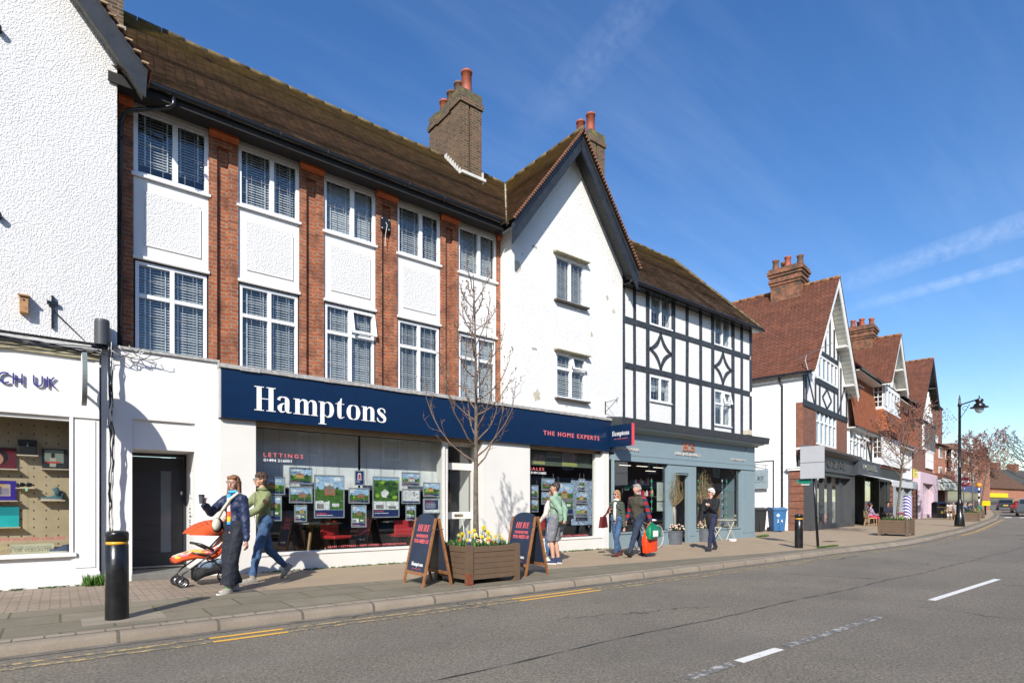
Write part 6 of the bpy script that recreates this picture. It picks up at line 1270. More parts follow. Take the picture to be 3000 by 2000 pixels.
for i in range(n):
    for j in range(4):
        a0, a1 = math.pi * i / n, math.pi * (i + 1) / n; b0, b1 = j / 4 * 1.4, (j + 1) / 4 * 1.4
        P = lambda a, b: (41.8 - 3.4 * math.cos(a) * math.sin(b) * 1.0, -.1 - 1.6 * math.sin(a) * math.sin(b), 2.85 + 1.25 * math.cos(b))
        M.face([P(a0, b0), P(a1, b0), P(a1, b1), P(a0, b1)])
    P2 = lambda a, z: (41.8 - 3.4 * math.cos(a) * .985, -.1 - 1.6 * math.sin(a) * .985, z); M.face([P2(a0, 3.06), P2(a1, 3.06), P2(a1, 2.75), P2(a0, 2.75)])
M.build('canopy', mat('sage_canvas', (.36, .38, .33), .8, var=.05), t)
M = EB()
for i in range(n + 1):
    a = math.pi * i / n; M.tube([(41.8 - 3.43 * math.cos(a) * math.sin(b), -.1 - 1.63 * math.sin(a) * math.sin(b), 2.86 + 1.25 * math.cos(b)) for b in (0, .4, .8, 1.1, 1.4)], .03, 5)
M.build('rib', mat('dark_rib', (.1, .1, .09), .7), t)
# E4: flats with flat roofs, oriel, coffee shop below
e4 = empty('brick_flats', tuple(ER @ Vector((46, .5, 0))), R(8), 'dark brick flats with stepped flat roofs behind the lamp post', 'building')
ebox('wall', BE1, e4, (39.7, 50.5, .5, 9, 3.2, 11.9), (50.5, 53, .8, 9, 3, 10.6), (53, 54.5, 1, 9, 3, 9.2)); ebox('parapet', mat('dark_coping', (.06, .055, .05), .7), e4, (39.6, 50.7, .4, 9, 11.9, 12.05), (50.5, 53.1, .7, 9, 10.6, 10.75))
mull(e4, 43.5, 46.5, 7.3, 8.6, .45, 3, (.5,), .15, .03); M = EB(); M.box(47.5, 52.5, -.7, .5, 4.4, 5.0); M.prism([(47.3, 7.3), (52.7, 7.3), (51.5, 8.0), (48.5, 8.0)], -.8, .5); M.build('oriel', mat('oriel_tile', (.16, .10, .07), .8), e4); mull(e4, 47.6, 52.4, 5.0, 7.3, -.66, 5, (.45,), .2, .2); mull(e4, 41.5, 45.5, 4.6, 7.0, .45, 4, (.5,), .2, .03)
ebox('lean_to_roof', TILER, e4, (39.6, 47, -.6, .4, 3.9, 4.4))
ebox('shop_front', mat('dark_shop', (.05, .045, .045), .6), e4, (39.7, 40.4, -.3, .3, 0, 3.2), (46.2, 47.6, -.3, .3, 0, 3.2), (39.7, 58, -.3, .3, 2.9, 3.3), (55, 56, -.3, .3, 0, 3), (57.4, 58.2, -.3, .3, 0, 3)); ebox('interior', DARK, e4, (40, 58, 1.2, 1.25, 0, 3.2))
ebox('maroon_fascia', mat('maroon_sign', (.20, .012, .03), .4), e4, (48.5, 57.5, -.8, -.3, 2.9, 4.6))
ebox('brick_pier', BE1, e4, (45.0, 46.0, -.35, .3, 0, 2.9))
ebox('wall_board', WHITE, e4, (44.5, 51.5, -1.25, -1.2, 3.55, 4.75)); M = EB(); write(M, 'APARTMENTS', 46.5, 49.8, 4.2, 4.35, -1.25, .02); write(M, 'TO LET', 47.3, 48.9, 3.9, 4.05, -1.25, .02); M.build('lettering', mat('faint_print', (.45, .45, .45), .6), e4)
t = empty('round_hanging_sign', tuple(ER @ Vector((60, -2.5, 3.4))), R(8), 'round maroon coffee shop sign with white letters on arm', 'sign')
p0 = Vector((64.5, 17.4, 0)); dd_ = (p0.x * CA + p0.y * SA); u_ = 2826
a_, b_2 = ray(u_); X_ = 66.0; k_ = X_ / a_; cen = Vector((X_, b_2 * k_, CZ + (VH - 1411) / FPX * k_))
M = MB(); M.T = Matrix.Translation(cen) @ Matrix.Rotation(AL - R(90), 4, 'Z'); M.prism([(.52 * math.cos(q * .2618), .44 * math.sin(q * .2618)) for q in range(24)], -.04, .04); M.build('disc', mat('maroon_sign', (.20, .012, .03), .4), t)
M = MB(); M.T = Matrix.Translation(cen) @ Matrix.Rotation(AL - R(90), 4, 'Z'); write(M, 'COSTA', -.42, .42, -.05, .14, -.04, .01, bold=.02); write(M, 'COFFEE', -.2, .2, -.2, -.13, -.04, .01); M.build('lettering', WHITE, t)
M = MB(); M.tube([cen + Vector((0, .4, 0)), cen + Vector((-.1, 2.2, 0))], .04, 6); M.build('arm', BLACKM, t)
# G: long orange brick block farther along
def block(name, label, P, Q, depth, h0, h1, wallm, roofm, over=.4):
    """a long building from P to Q (front line), ridge roof"""
    P, Q = Vector(P), Vector(Q); d = (Q - P); ln = d.length; ang = math.atan2(d.y, d.x); T = Matrix.Translation((P.x, P.y, P.z)) @ Matrix.Rotation(ang, 4, 'Z')
    t = empty(name, P, ang, label, 'building')
    M = MB(); M.T = T; M.box(0, ln, 0, depth, -1, h0); M.prism([(0, h0), (depth, h0), (depth / 2, h1)], .01, ln - .01, 'x'); M.build('wall', wallm, t)
    M = MB(); M.T = T; courses(M, (-over, -over, h0 - .1), (ln + over, -over, h0 - .1), (-over * 0, depth / 2, h1 + .1), (ln, depth / 2, h1 + .1), 26, .03, 80); courses(M, (ln + over, depth + over, h0 - .1), (-over, depth + over, h0 - .1), (ln, depth / 2, h1 + .1), (0, depth / 2, h1 + .1), 8, .03, 81); M.build('roof', roofm, t)
    return t, T
BOR = brickmat('orange_brick', (.36, .12, .06), (.46, .17, .09), (.30, .20, .15), .45, .15, .02)
g, T = block('orange_brick_block', 'long orange brick block behind the reddish street trees', (70, 18.6, .2), (100, 20.4, .6), 12, 7.4, 9.6, BOR, mat('grey_brown_roof', (.13, .085, .06), .9, var=.3, vs=2))
for k in range(7):
    for z in (3.9, 6.0): M = MB(); M.T = T; x = 1.2 + k * 2.9; M.box(x, x + 1.3, -.06, .02, z, z + 1.2); f = M.build('window', WW, g); M = MB(); M.T = T; M.box(x + .12, x + .6, -.075, -.0605, z + .12, z + 1.08); M.box(x + .7, x + 1.18, -.075, -.0605, z + .12, z + 1.08); M.build('pane', mat('dark_pane', (.05, .06, .07), .1), f)
M = MB(); M.T = T; M.box(0, 22, -.3, -.05, 2.7, 3.5); M.build('shop_fascia', mat('blue_shop_fascia', (.02, .06, .22), .5), g); M = MB(); M.T = T; M.box(.2, 22, -.1, -.01, .1, 2.7); M.build('shop_glass', mat('dark_pane', (.05, .06, .07), .1), g)
M = MB(); M.T = T; write(M, 'BARCLAYS', 6, 12, 2.95, 3.3, -.3, .02); M.build('lettering', WHITE, g)
M = MB(); a_, b_2 = ray(2756); 
# far brown-roofed corner building with the yellow shop
yr, T = block('yellow_shop_building', 'far brick building with brown roof and bright yellow shop fascia', (128, 26.6, .6), (150, 24.6, .8), 9, 3.9, 7.4, BOR, mat('brown_far_roof', (.13, .065, .035), .9, var=.3, vs=1.5))
M = MB(); M.T = T; M.box(-.3, 9.0, -.5, -.05, 2.15, 2.9); M.build('yellow_fascia', mat('bright_yellow', (.80, .58, .0), .5), yr); M = MB(); M.T = T; M.box(0, 13, -.2, -.01, 0, 2.1); M.build('shop_glass', mat('dark_pane', (.05, .06, .07), .1), yr)
M = MB(); M.T = T; M.box(2, 4, 1.2, 3.4, 4.6, 6.4); M.mi = 1; M.box(2.2, 3.8, 1.16, 1.2, 4.9, 6.2); M.build('dormer', [mat('brown_far_roof', (.13, .065, .035), .9), WHITE], yr)
wt_, T = block('white_fronted_terrace', 'far white fronted terrace with dark roof at the right edge', (153, 27.0, .9), (185, 22, 1.2), 10, 4.9, 8.2, mat('far_white_render', (.62, .60, .56), .8, var=.1), mat('far_slate', (.075, .07, .065), .9, var=.3, vs=1))
for k in range(10): M = MB(); M.T = T; x = 1 + k * 3.2; M.box(x, x + 1.6, -.1, .0, 3.2, 4.5); M.build('window', mat('dark_pane', (.05, .06, .07), .1), wt_)
for k in (3, 12, 22): M = MB(); M.T = T; M.box(k, k + 1.6, 4.2, 5.8, 7.5, 9.6); M.build('chimney', BE1, wt_)
M = MB(); M.T = T; M.box(0, 32, -.8, -.1, 2.1, 2.6); M.build('shop_fascia', mat('far_red_fascia', (.3, .05, .04), .6), wt_)

# the row across the road behind the camera (seen only as reflections in the glass)
op = empty('opposite_terrace', (8, -14, 0), 0, 'brick terrace across the road facing the estate agent', 'building')
M = MB(); M.box(-25, 70, -24, -12.5, 0, 6.6); M.build('wall', mat('opposite_brick', (.15, .075, .05), .9, var=.3, vs=2), op); M = MB(); M.prism([(-24.5, 6.5), (-12.1, 6.5), (-18.2, 10.5)], -25, 70, 'x'); M.build('roof', mat('opposite_roof', (.09, .055, .04), .9), op)
M = MB(); M.box(-25, 70, -12.6, -12.35, 2.9, 3.7); M.build('shop_fascia', mat('opposite_fascia', (.35, .35, .33), .6), op)
for k in range(16):
    x = -22 + k * 5.6; M = MB(); M.box(x, x + 1.3, -12.52, -12.46, 4.4, 5.8); f = M.build('window', WHITE, op); M = MB(); M.box(x + .1, x + 1.2, -12.455, -12.45, 4.5, 5.7); M.build('pane', mat('dark_pane', (.05, .06, .07), .1), f)
    M = MB(); M.box(x - 1, x + 3.6, -12.5, -12.44, .5, 2.8); M.build('shop_glass', mat('dark_pane', (.05, .06, .07), .1), op)
# ---------------------------------------------------------------- street furniture
def on(p, dz=0): return Vector((p[0], p[1], prof(p[0]) + dz))
BBLK = mat('glossy_black_bollard', (.010, .010, .011), .28, var=.6, vs=7, bump=.002, bs=20); YB_ = mat('yellow_band', (.72, .38, .03), .35)
def bollard(p, label):
    t = empty('bollard', p, 0, label, 'bollard', 'black bollards along the kerb'); p = Vector(p)
    M = MB(); M.lathe([(.116, -.05), (.114, .02), (.112, .5), (.111, .838), (.105, .842), (.105, .878)], p, 40); M.build('post', BBLK, t, smooth=True)
    M = MB(); M.lathe([(.1065, .843), (.1065, .877)], p, 40); M.build('yellow_band', YB_, t, smooth=True)
    M = MB(); M.lathe([(.105, .88), (.112, .882), (.113, .965), (.105, .985), (.08, .997), (.0, 1.002)], p, 40); M.build('cap', BBLK, t, smooth=True)
    for o in t.children:
        for pl in o.data.polygons:
            if abs(pl.normal.z) > .9: pl.use_smooth = False
bollard(on((.5, 7.78)), 'near black bollard with a yellow band, left of the pushchair'); bollard(on((17.07, 7.89)), 'far black bollard with a yellow band beside the blank sign post')
M = MB(); M.box(.18, .95, 7.53, 8.03, .003, .008); M.build('bollard_pad', mat('concrete_pad', (.26, .22, .165), .9, var=.2, bump=.003), label='pale concrete pad round the near bollard foot', cat='pad')
# brown timber planters
BRN = mat('brown_planter_paint', (.135, .088, .055), .55, var=.10, vs=5, bump=.0015, bs=40); RUST = mat('rust_patch', (.20, .05, .02), .8, var=.5, vs=18)
def make_planter(name='planter'):
    t = empty(name, (0, 0, 0), 0); W, D, H = .98, .92, .62
    for i, (x, y) in enumerate(((0, 0), (W, 0), (W, D), (0, D))):
        M = MB(); M.box(x - .05, x + .05, y - .05, y + .05, 0, H + .02); M.prism([(x - .05, y - .05), (x + .05, y - .05), (x + .05, y + .05), (x - .05, y + .05)], H + .0201, H + .0202, 'z'); M.build('corner_post', BRN, t, bevel=.008)
    for axis in (0, 1):
        for far in (0, 1):
            M = MB(); L_ = (W, D)[axis]; off = (D, W)[axis] * far; s_ = .022
            def B(a, b, c, d, e): (M.box(a, b, off - e, off + e, c, d) if axis == 0 else M.box(off - e, off + e, a, b, c, d))
            B(.05, L_ - .05, H - .095, H - .005, .032); B(.05, L_ - .05, .085, .16, .030)
            for k in range(4): B(.05, L_ - .05, .165 + k * .0895, .165 + k * .0895 + .0855, s_)
            M.build('side_panel', BRN, t, bevel=.003)
    M = MB(); M.box(.03, W - .03, .03, D - .03, .1, H - .05); M.build('soil', mat('dark_soil', (.035, .025, .015), .95, var=.4, vs=20, bump=.02, bs=30), t)
    return t
LEAFG = mat('bulb_leaf', (.045, .13, .03), .5, var=.45, vs=30); LEAFD = mat('pansy_leaf', (.05, .12, .025), .55, var=.5, vs=30)
DAFF = mat('daffodil_yellow', (.80, .62, .03), .5, var=.1); DAFP = mat('daffodil_pale', (.78, .74, .30), .5, var=.1)
def blade(M, p, q, w_, bend):
    p, q = Vector(p), Vector(q); mid = (p + q) / 2 + Vector(bend); sd = (q - p).cross(Vector((.3, .9, .1))).normalized() * w_
    M.face([p - sd, p + sd, mid + sd * .9, mid - sd * .9]); M.face([mid - sd * .9, mid + sd * .9, q])
def make_daff(col, h, rr):
    t = empty('daffodil', (0, 0, 0), 0); M = MB(); M.tube([(0, 0, 0), (.01, 0, h * .6), (.0, -.012, h)], .004, 5)
    for k in range(4): a = rr.uniform(0, 6.28); M_ = rr.uniform(.03, .08); blade(M, (0, 0, 0), (M_ * math.cos(a), M_ * math.sin(a), h * rr.uniform(.6, 1.0)), .006, (.0, .01, 0))
    M.build('stem', LEAFG, t); M = MB(); c = Vector((0, -.02, h)); d = Vector((rr.uniform(-.5, .5), -.9, -.1)).normalized(); a_ = d.cross(Vector((0, 0, 1))).normalized(); b_ = a_.cross(d)
    for k in range(6):
        an = k * math.pi / 3; v = a_ * math.cos(an) + b_ * math.sin(an); w_ = a_ * math.cos(an + 1.57) + b_ * math.sin(an + 1.57); M.face([c, c + v * .022 + w_ * .014, c + v * .042, c + v * .022 - w_ * .014])
    M.tube([c, c + d * .022, c + d * .028], [.007, .011, .015], 8, False); M.build('bloom', col, t); return t
rr = random.Random(77)
def foliage(name, x0, x1, y0, y1, z, n, lab, mats, hmax=.14):
    M = MB()
    for i in range(n):
        x, y = rr.uniform(x0, x1), rr.uniform(y0, y1); h = rr.uniform(.04, hmax)
        for k in range(5):
            a = rr.uniform(0, 6.28); l = rr.uniform(.03, .07); tip = Vector((x + l * math.cos(a), y + l * math.sin(a), z + h + rr.uniform(-.02, .02))); w_ = Vector((-math.sin(a), math.cos(a), 0)) * .014; b0 = Vector((x, y, z)); m_ = (b0 + tip) / 2 + Vector((0, 0, .02))
            M.face([b0, m_ - w_, tip, m_ + w_])
    o = M.build(name, mats[0], label=lab, kind='stuff'); return o
def pansy(x, y, z, col, name_):
    M = MB()
    for k in range(5):
        a = k * 1.2566 + rr.uniform(0, 1); M.ball((x + .016 * math.cos(a), y - .004, z + .016 * math.sin(a)), (.018, .006, .018), 7, 4)
    M.ball((x, y - .008, z), (.006, .004, .006), 6, 4)
    return M
pc_ = [('white', (.75, .72, .62)), ('yellow', (.75, .5, .03)), ('orange', (.62, .12, .02)), ('violet', (.08, .03, .25)), ('cream', (.72, .68, .40))]
def fill_planter(P, rz, Z, nd, npn, tag_, reds=0):
    T = Matrix.Translation(P) @ Matrix.Rotation(rz, 4, 'Z'); src = None
    o = foliage('planting', .06, .92, .06, .86, .57, 190, f'low green bedding leaves filling the {tag_}', [LEAFD]); o.matrix_world = T
    for i in range(nd):
        h = rr.uniform(.16, .34); d = make_daff((DAFF, DAFP)[i % 3 == 2], h, rr); q = T @ Vector((rr.uniform(.1, .88), rr.uniform(.08, .8), .57)); d.location = q; d.rotation_euler = (rr.uniform(-.1, .1), rr.uniform(-.1, .1), rz + rr.uniform(-.7, .5)); tag(d, f'yellow daffodil blooming in the {tag_}', 'daffodil', f'daffodils in the {tag_}')
    for i in range(npn):
        nm, c = pc_[(i * 3 + i // 5) % 5]; x, y = rr.uniform(.08, .9), rr.uniform(.04, .5); M = pansy(x, y, .57 + rr.uniform(.08, .15), c, nm); o = M.build('pansy', mat('petal_' + nm, c, .6), label=f'{nm} pansy flower among leaves in the {tag_}', cat='pansy', group=f'{nm} pansies in the {tag_}'); o.matrix_world = T
pl0 = make_planter(); P0 = Vector((5.13, 7.57, 0)); spots = [(P0, R(1), 'brown wooden planter between the two standing boards', 'near planter'), (on((25.3, 7.62)), R(6), 'brown wooden planter with the leaning young tree by the cafe', 'cafe planter'), (on((50.6, 10.9)), R(12), 'brown wooden planter with yellow flowers beyond the lamp post', 'lamp post planter'), (on((61.8, 13.0)), R(12), 'farthest brown wooden planter near the crossing', 'farthest planter')]
for i, (p, rz, lab, tg) in enumerate(spots):
    o = pl0 if i == 0 else copy_tree(pl0); o.location = p; o.rotation_euler = (0, 0, rz); tag(o, lab, 'planter', 'brown wooden street planters')
pl_parts = [o for o in pl0.children]
M = MB(); M.T = Matrix.Translation(P0); 
for z in (.0, .05, .1, .14): M.box(-.0512 + .0, .0512 - z * .2, -.0512, .03, z, z + rr.uniform(.03, .05))
M.T = Matrix.Translation(P0); ru = M.build('rust_patch', RUST, pl0)
fill_planter(P0, R(1), 0, 20, 30, 'near planter'); fill_planter(spots[1][0], R(6), 0, 6, 24, 'cafe planter'); fill_planter(spots[2][0], R(12), 0, 5, 10, 'lamp post planter'); fill_planter(spots[3][0], R(12), 0, 3, 4, 'farthest planter')
for i in range(4):
    q = Matrix.Translation(spots[1][0]) @ Vector((.15 + i * .2, .35, .57)); M = MB(); M.tube([q, q + Vector((0, 0, .26))], .006, 5); M.mi = 1; M.ball(q + Vector((0, 0, .30)), (.035, .035, .05), 8, 6); M.build('tulip', [LEAFG, mat('maroon_tulip', (.22, .02, .07), .5)], label='dark red tulip standing in the cafe planter', cat='tulip', group='tulips in the cafe planter')

# trees: tapered trunk, limbs, twigs and buds
BARK = mat('grey_bark', (.13, .105, .08), .9, var=.5, vs=14, bump=.006, bs=50); TWIG = mat('twig_bark', (.17, .115, .08), .85, var=.3, vs=10); BUD = mat('opening_bud', (.20, .10, .055), .7, var=.4, vs=20); REDL = mat('red_spring_leaf', (.29, .125, .095), .7, var=.5, vs=3)
def tree(name, label, base, h, hb, r0, spread, n1, seed, budm, budn, bsz, lean=(0, 0), up=.9, cat='tree', group=None, barkm=None, twm=None, twl=.45, sec=7, nside=8):
    rnd = random.Random(seed); base = Vector(base); t = empty(name, base, 0, label, cat, group)
    ax = [base + Vector((lean[0] * a + .03 * math.sin(5 * a + seed), lean[1] * a + .03 * math.cos(4 * a + seed), h * a)) for a in [i / 10 for i in range(11)]]
    M = MB(); M.tube(ax, [r0 * (1 - .93 * (i / 10) ** .85) + .004 for i in range(11)], 10); M.build('trunk', barkm or BARK, t, smooth=True)
    M = MB(); L_ = MB(); tips = []
    def at(a): i = min(9, int(a * 10)); return ax[i].lerp(ax[i + 1], a * 10 - i)
    for i in range(n1):
        a = hb / h + (1 - hb / h) * (i + .2) / n1 * .93; p = at(a); ang = i * 2.399 + rnd.uniform(-.5, .5); ln = spread * (1.0 - .72 * ((a - hb / h) / (1 - hb / h))) * rnd.uniform(.75, 1.15)
        d = Vector((math.cos(ang), math.sin(ang), 0)); pts = [p]; el = rnd.uniform(.45, .75); q = p
        for k in range(6):
            e2 = el + up * .8 * k / 6; q = q + (d * math.cos(e2) + Vector((0, 0, math.sin(e2)))) * ln / 5; q = q + Vector((rnd.uniform(-1, 1), rnd.uniform(-1, 1), rnd.uniform(-1, 1))) * ln * .025; pts.append(q)
        rb = r0 * (.30 - .16 * a); M.tube(pts, [rb * (1 - .85 * k / 6) + .002 for k in range(7)], 6)
        for s in range(sec):
            f = .25 + .75 * (s + rnd.random()) / sec; j = min(5, int(f * 6)); pp = pts[j].lerp(pts[j + 1], f * 6 - j); dd = (pts[j + 1] - pts[j]).normalized(); sv = dd.cross(Vector((rnd.uniform(-1, 1), rnd.uniform(-1, 1), rnd.uniform(-1, 1)))).normalized(); l2 = ln * twl * rnd.uniform(.5, 1) * (1.1 - .4 * f); q2 = pp + (dd * .8 + sv * .6).normalized() * l2 * .5; q3 = q2 + (dd * .7 + sv * .3 + Vector((0, 0, .5 * up))).normalized() * l2 * .5
            M.tube([pp, q2, q3], [.0045 * (r0 / .05), .003 * (r0 / .05), .0015 * (r0 / .05)], 4, False); tips.append((pp, q2, q3))
            for z_ in range(2):
                g = rnd.random(); b0 = q2.lerp(q3, g); b1 = b0 + Vector((rnd.uniform(-1, 1), rnd.uniform(-1, 1), rnd.uniform(.1, 1))).normalized() * l2 * .35; M.tube([b0, b1], [.0025 * (r0 / .05), .0012 * (r0 / .05)], 3, False); tips.append((b0, b0.lerp(b1, .5), b1))
    M.build('crown', twm or TWIG, t)
    for (a, b, c) in tips:
        for k in range(budn):
            g = rnd.random(); p = a.lerp(b, g * 2) if g < .5 else b.lerp(c, g * 2 - 1); s = bsz * rnd.uniform(.6, 1.3); u_ = Vector((rnd.uniform(-1, 1), rnd.uniform(-1, 1), rnd.uniform(-1, 1))).normalized(); v_ = u_.cross(Vector((rnd.uniform(-1, 1), rnd.uniform(-1, 1), 1))).normalized(); w_ = u_.cross(v_)
            p = p + w_ * s * .8; L_.face([p - u_ * s, p + v_ * s * .5, p + u_ * s, p - v_ * s * .5]); L_.face([p - u_ * s, p + w_ * s * .5, p + u_ * s, p - w_ * s * .5])
    L_.build('buds', budm, t); return t
tree('street_tree', 'slender bare young tree with opening buds, growing from near planter', (5.62, 8.02, .55), 4.65, 1.36, .052, 1.22, 34, 5, BUD, 2, .014, (-.10, .0), 1.25, sec=8, twl=.34)
tree('street_tree', 'leaning young tree with reddish twigs in the cafe planter', spots[1][0] + Vector((.4, .45, .5)), 4.5, 1.75, .055, 2.0, 34, 6, REDL, 3, .032, (.5, -.15), .5, sec=9, twl=.5)
tree('street_tree', 'reddish leafed young tree just right of the lamp post', spots[2][0] + Vector((.4, .4, .5)), 5.4, 1.9, .07, 2.2, 34, 7, REDL, 3, .05, (.1, .3), .8, sec=9)
tree('street_tree', 'farther reddish leafed tree behind the zebra beacon', spots[3][0] + Vector((.4, .4, .5)), 6.6, 2.0, .08, 3.1, 34, 8, REDL, 3, .055, (.3, -.8), .7, sec=9)
tree('street_tree', 'reddish tree partly hidden behind the lamp post crowns', on((70, 16.2)), 6.2, 2.0, .08, 2.6, 26, 18, REDL, 4, .06, (.1, .3), .8)
DKB = mat('dark_oak_bark', (.05, .042, .036), .9)
tree('oak_tree', 'big bare dark tree at the right edge of street', on((112, 17.0)), 10.5, 3.2, .3, 7.5, 20, 9, DKB, 2, .08, (.5, 2), .35, barkm=DKB, twm=DKB, sec=8)
tree('bare_tree', 'distant bare tree between the roofs and the sky', on((150, 32)), 12, 3.5, .3, 5.5, 22, 10, DKB, 2, .1, (.5, 1), .5, barkm=DKB, twm=DKB)
def conifer(p, h, r, label, seed):
    t = empty('conifer', p, 0, label, 'tree'); p = Vector(p); rnd = random.Random(seed); M = MB(); M.tube([p, p + Vector((0, 0, h))], [.3, .04], 8); M.build('trunk', DKB, t); M = MB()
    for i in range(1500):
        a = rnd.random() ** .7; z = h * (.15 + .85 * a); rr2 = r * (1 - a) * rnd.uniform(.3, 1.0) + .1; an = rnd.uniform(0, 6.28); c = p + Vector((rr2 * math.cos(an), rr2 * math.sin(an), z - rr2 * .2)); o = Vector((math.cos(an), math.sin(an), -.25)) * .6; s = Vector((-math.sin(an), math.cos(an), 0)) * .22; M.face([c - o * .5, c + s, c + o, c - s])
    M.build('crown', mat('conifer_green', (.025, .05, .022), .8, var=.5, vs=1), t)
conifer(on((140, 29.5)), 11, 3, 'dark conifer behind the yellow shop roof', 3); conifer(on((165, 36)), 12, 3.5, 'second dark conifer beyond the far houses', 4)

# sandwich boards
WOOD = mat('varnished_wood', (.26, .115, .045), .45, var=.3, vs=14); SLATE = mat('navy_board', (.018, .030, .062), .4, var=.15, vs=4); PINKL = mat('coral_print', (.70, .13, .14), .5)
def a_board(A, B, C, label, bx=1.10):
    """A, B: feet of the printed panel; C: rear foot behind B"""
    A, B, C = Vector(A), Vector(B), Vector(C); wv = (B - A); wd = wv.length; wx = wv.normalized(); sp = C - B; dpt = sp.length; base = A; yv = Vector((0, 0, 1)).cross(wx)
    if yv.dot(sp) < 0: yv = -yv
    # local frame: x along the foot line, y towards the rear legs
    F = Matrix(((wx.x, yv.x, 0, A.x), (wx.y, yv.y, 0, A.y), (0, 0, 1, prof(A.x)), (0, 0, 0, 1))); depth = abs(yv.dot(sp)); H = bx
    t = empty('sandwich_board', A, 0, label, 'sandwich board', 'navy and wood sandwich boards'); ap = depth / 2; an = math.atan2(ap - .02, H)
    for k, (yb_, sgn) in enumerate(((0, 1), (depth, -1))):
        Tm = F @ Matrix.Translation((0, yb_, 0)) @ Matrix.Rotation(-an * sgn, 4, 'X')
        M = MB(); M.T = Tm; M.box(0, .045, -.015, .02, 0, H); M.box(wd - .045, wd, -.015, .02, 0, H); M.box(.045, wd - .045, -.012, .018, .17, .225); M.build('wooden_frame', WOOD, t, bevel=.003)
        M = MB(); M.T = Tm; n = 14; top = [(.045 + (wd - .09) * (1 - math.cos(math.pi * i / n)) / 2, H - .07 + .15 * math.sin(math.pi * i / n) ** .8) for i in range(n + 1)]; M.prism([(.045, .225)] + [(p[0], p[1]) for p in top] + [(wd - .045, .225)], -.002, .006); pn = M.build('panel', SLATE, t)
        if k == 0:
            M = MB(); M.T = Tm; c = wd; didone(M, 'HERE', c * .22, c * .80, .88, .99, -.003, .003, .12)
            write(M, 'WHENEVER', c * .20, c * .78, .775, .83, -.003, .002, bold=.02, shear=.25); write(M, 'YOU NEED US', c * .15, c * .84, .685, .75, -.003, .002, bold=.03, shear=.12); write(M, 'THE HOME EXPERTS', c * .30, c * .75, .262, .275, -.003, .002, space=1.2); M.build('slogan', PINKL, pn)
            M = MB(); M.T = Tm; didone(M, 'Hamptons', c * .25, c * .80, .315, .375, -.003, .003); M.build('lettering', mat('white_letter', (.82, .81, .80), .4), pn)
    M = MB(); M.T = F; 
    for x in (.02, wd - .02): M.bar((x, ap - .11, H * .82), (x, ap + .11, H * .82), .02, .012)
    M.build('hinge_strap', mat('steel', (.5, .5, .5), .3, 1), t)
A1, B1, C1 = GND(1181, 1706), GND(1240, 1721), GND(1319, 1712); a_board(A1, B1, C1, 'sandwich board standing left of the near planter'); off = GND(1541, 1689) - B1
a_board(A1 + off, B1 + off, GND(1607, 1683), 'sandwich board standing right of the near planter')

# sign post with two blank panels and a green finger sign
sp = on((17.84, 7.68)); t = empty('sign_post', sp, 0, 'black post with two blank grey sign backs near bollard', 'sign post'); top = sp + Vector((-.13, .08, 2.45))
M = MB(); M.tube([sp, top], .038, 14); M.tube([top, top + Vector((0, 0, .62))], .012, 6); M.build('post', BBLK, t, smooth=True)
GRYB = mat('grey_sign_back', (.42, .43, .45), .5, var=.05)
for z0, z1 in ((2.05, 2.52), (2.535, 3.02)):
    M = MB(); M.box(top.x - .10, top.x - .085, top.y - .36, top.y + .34, sp.z + z0, sp.z + z1); M.build('sign_panel', GRYB, t, bevel=.004)
M = MB(); M.prism([(top.y + .06, 1.93), (top.y + .40, 1.95), (top.y + .50, 2.02), (top.y + .40, 2.10), (top.y + .06, 2.12)], top.x - .02, top.x + .01, 'x'); M.T = None; fg = M.build('finger_sign', mat('green_sign', (.01, .20, .14), .4), t)
M = MB(); M.box(top.x - .021, top.x - .0205, top.y + .1, top.y + .35, 1.90, 1.925); M.build('white_edge', WHITE, fg)
# lamp post
lp = on((38.97, 9.26)); t = empty('street_lamp', lp, 0, 'tall black heritage street lamp with one bell lantern', 'street lamp')
M = MB(); M.lathe([(.24, 0), (.24, .12), (.22, .35), (.19, .62), (.15, .68), (.15, 1.25), (.16, 1.3), (.12, 1.36), (.085, 1.5), (.08, 3.2), (.10, 3.25), (.075, 3.3), (.06, 6.6), (.09, 6.62), (.09, 6.75), (.06, 6.8), (.05, 7.05), (.0, 7.3)], lp, 18); M.build('column', BBLK, t, smooth=True)
hd = lp + Vector((0, -.86, 0))
M = MB(); M.tube([lp + Vector((0, 0, 6.70)), hd + Vector((0, 0, 6.92))], .035, 8); M.tube([lp + Vector((0, -.05, 6.0)), lp + Vector((0, -.2, 6.25)), lp + Vector((0, -.45, 6.70))], .015, 6); M.tube([lp + Vector((0, -.25 - .12 * math.cos(q * .6), 6.5 + .12 * math.sin(q * .6))) for q in range(10)], .012, 5); M.build('bracket_arm', BBLK, t)
M = MB(); M.lathe([(.02, 7.1), (.03, 6.98), (.05, 6.92), (.17, 6.90), (.19, 6.80), (.15, 6.76), (.15, 6.70), (.24, 6.62), (.26, 6.54), (.41, 6.47), (.41, 6.44), (.22, 6.44)], hd, 24); M.build('lantern_hood', BBLK, t, smooth=False)
M = MB(); M.lathe([(.21, 6.44), (.20, 6.34), (.16, 6.24), (.08, 6.17), (.0, 6.15)], hd, 20); M.build('lantern_bowl', mat('clear_bowl', (.55, .60, .62), .1), t, smooth=True)
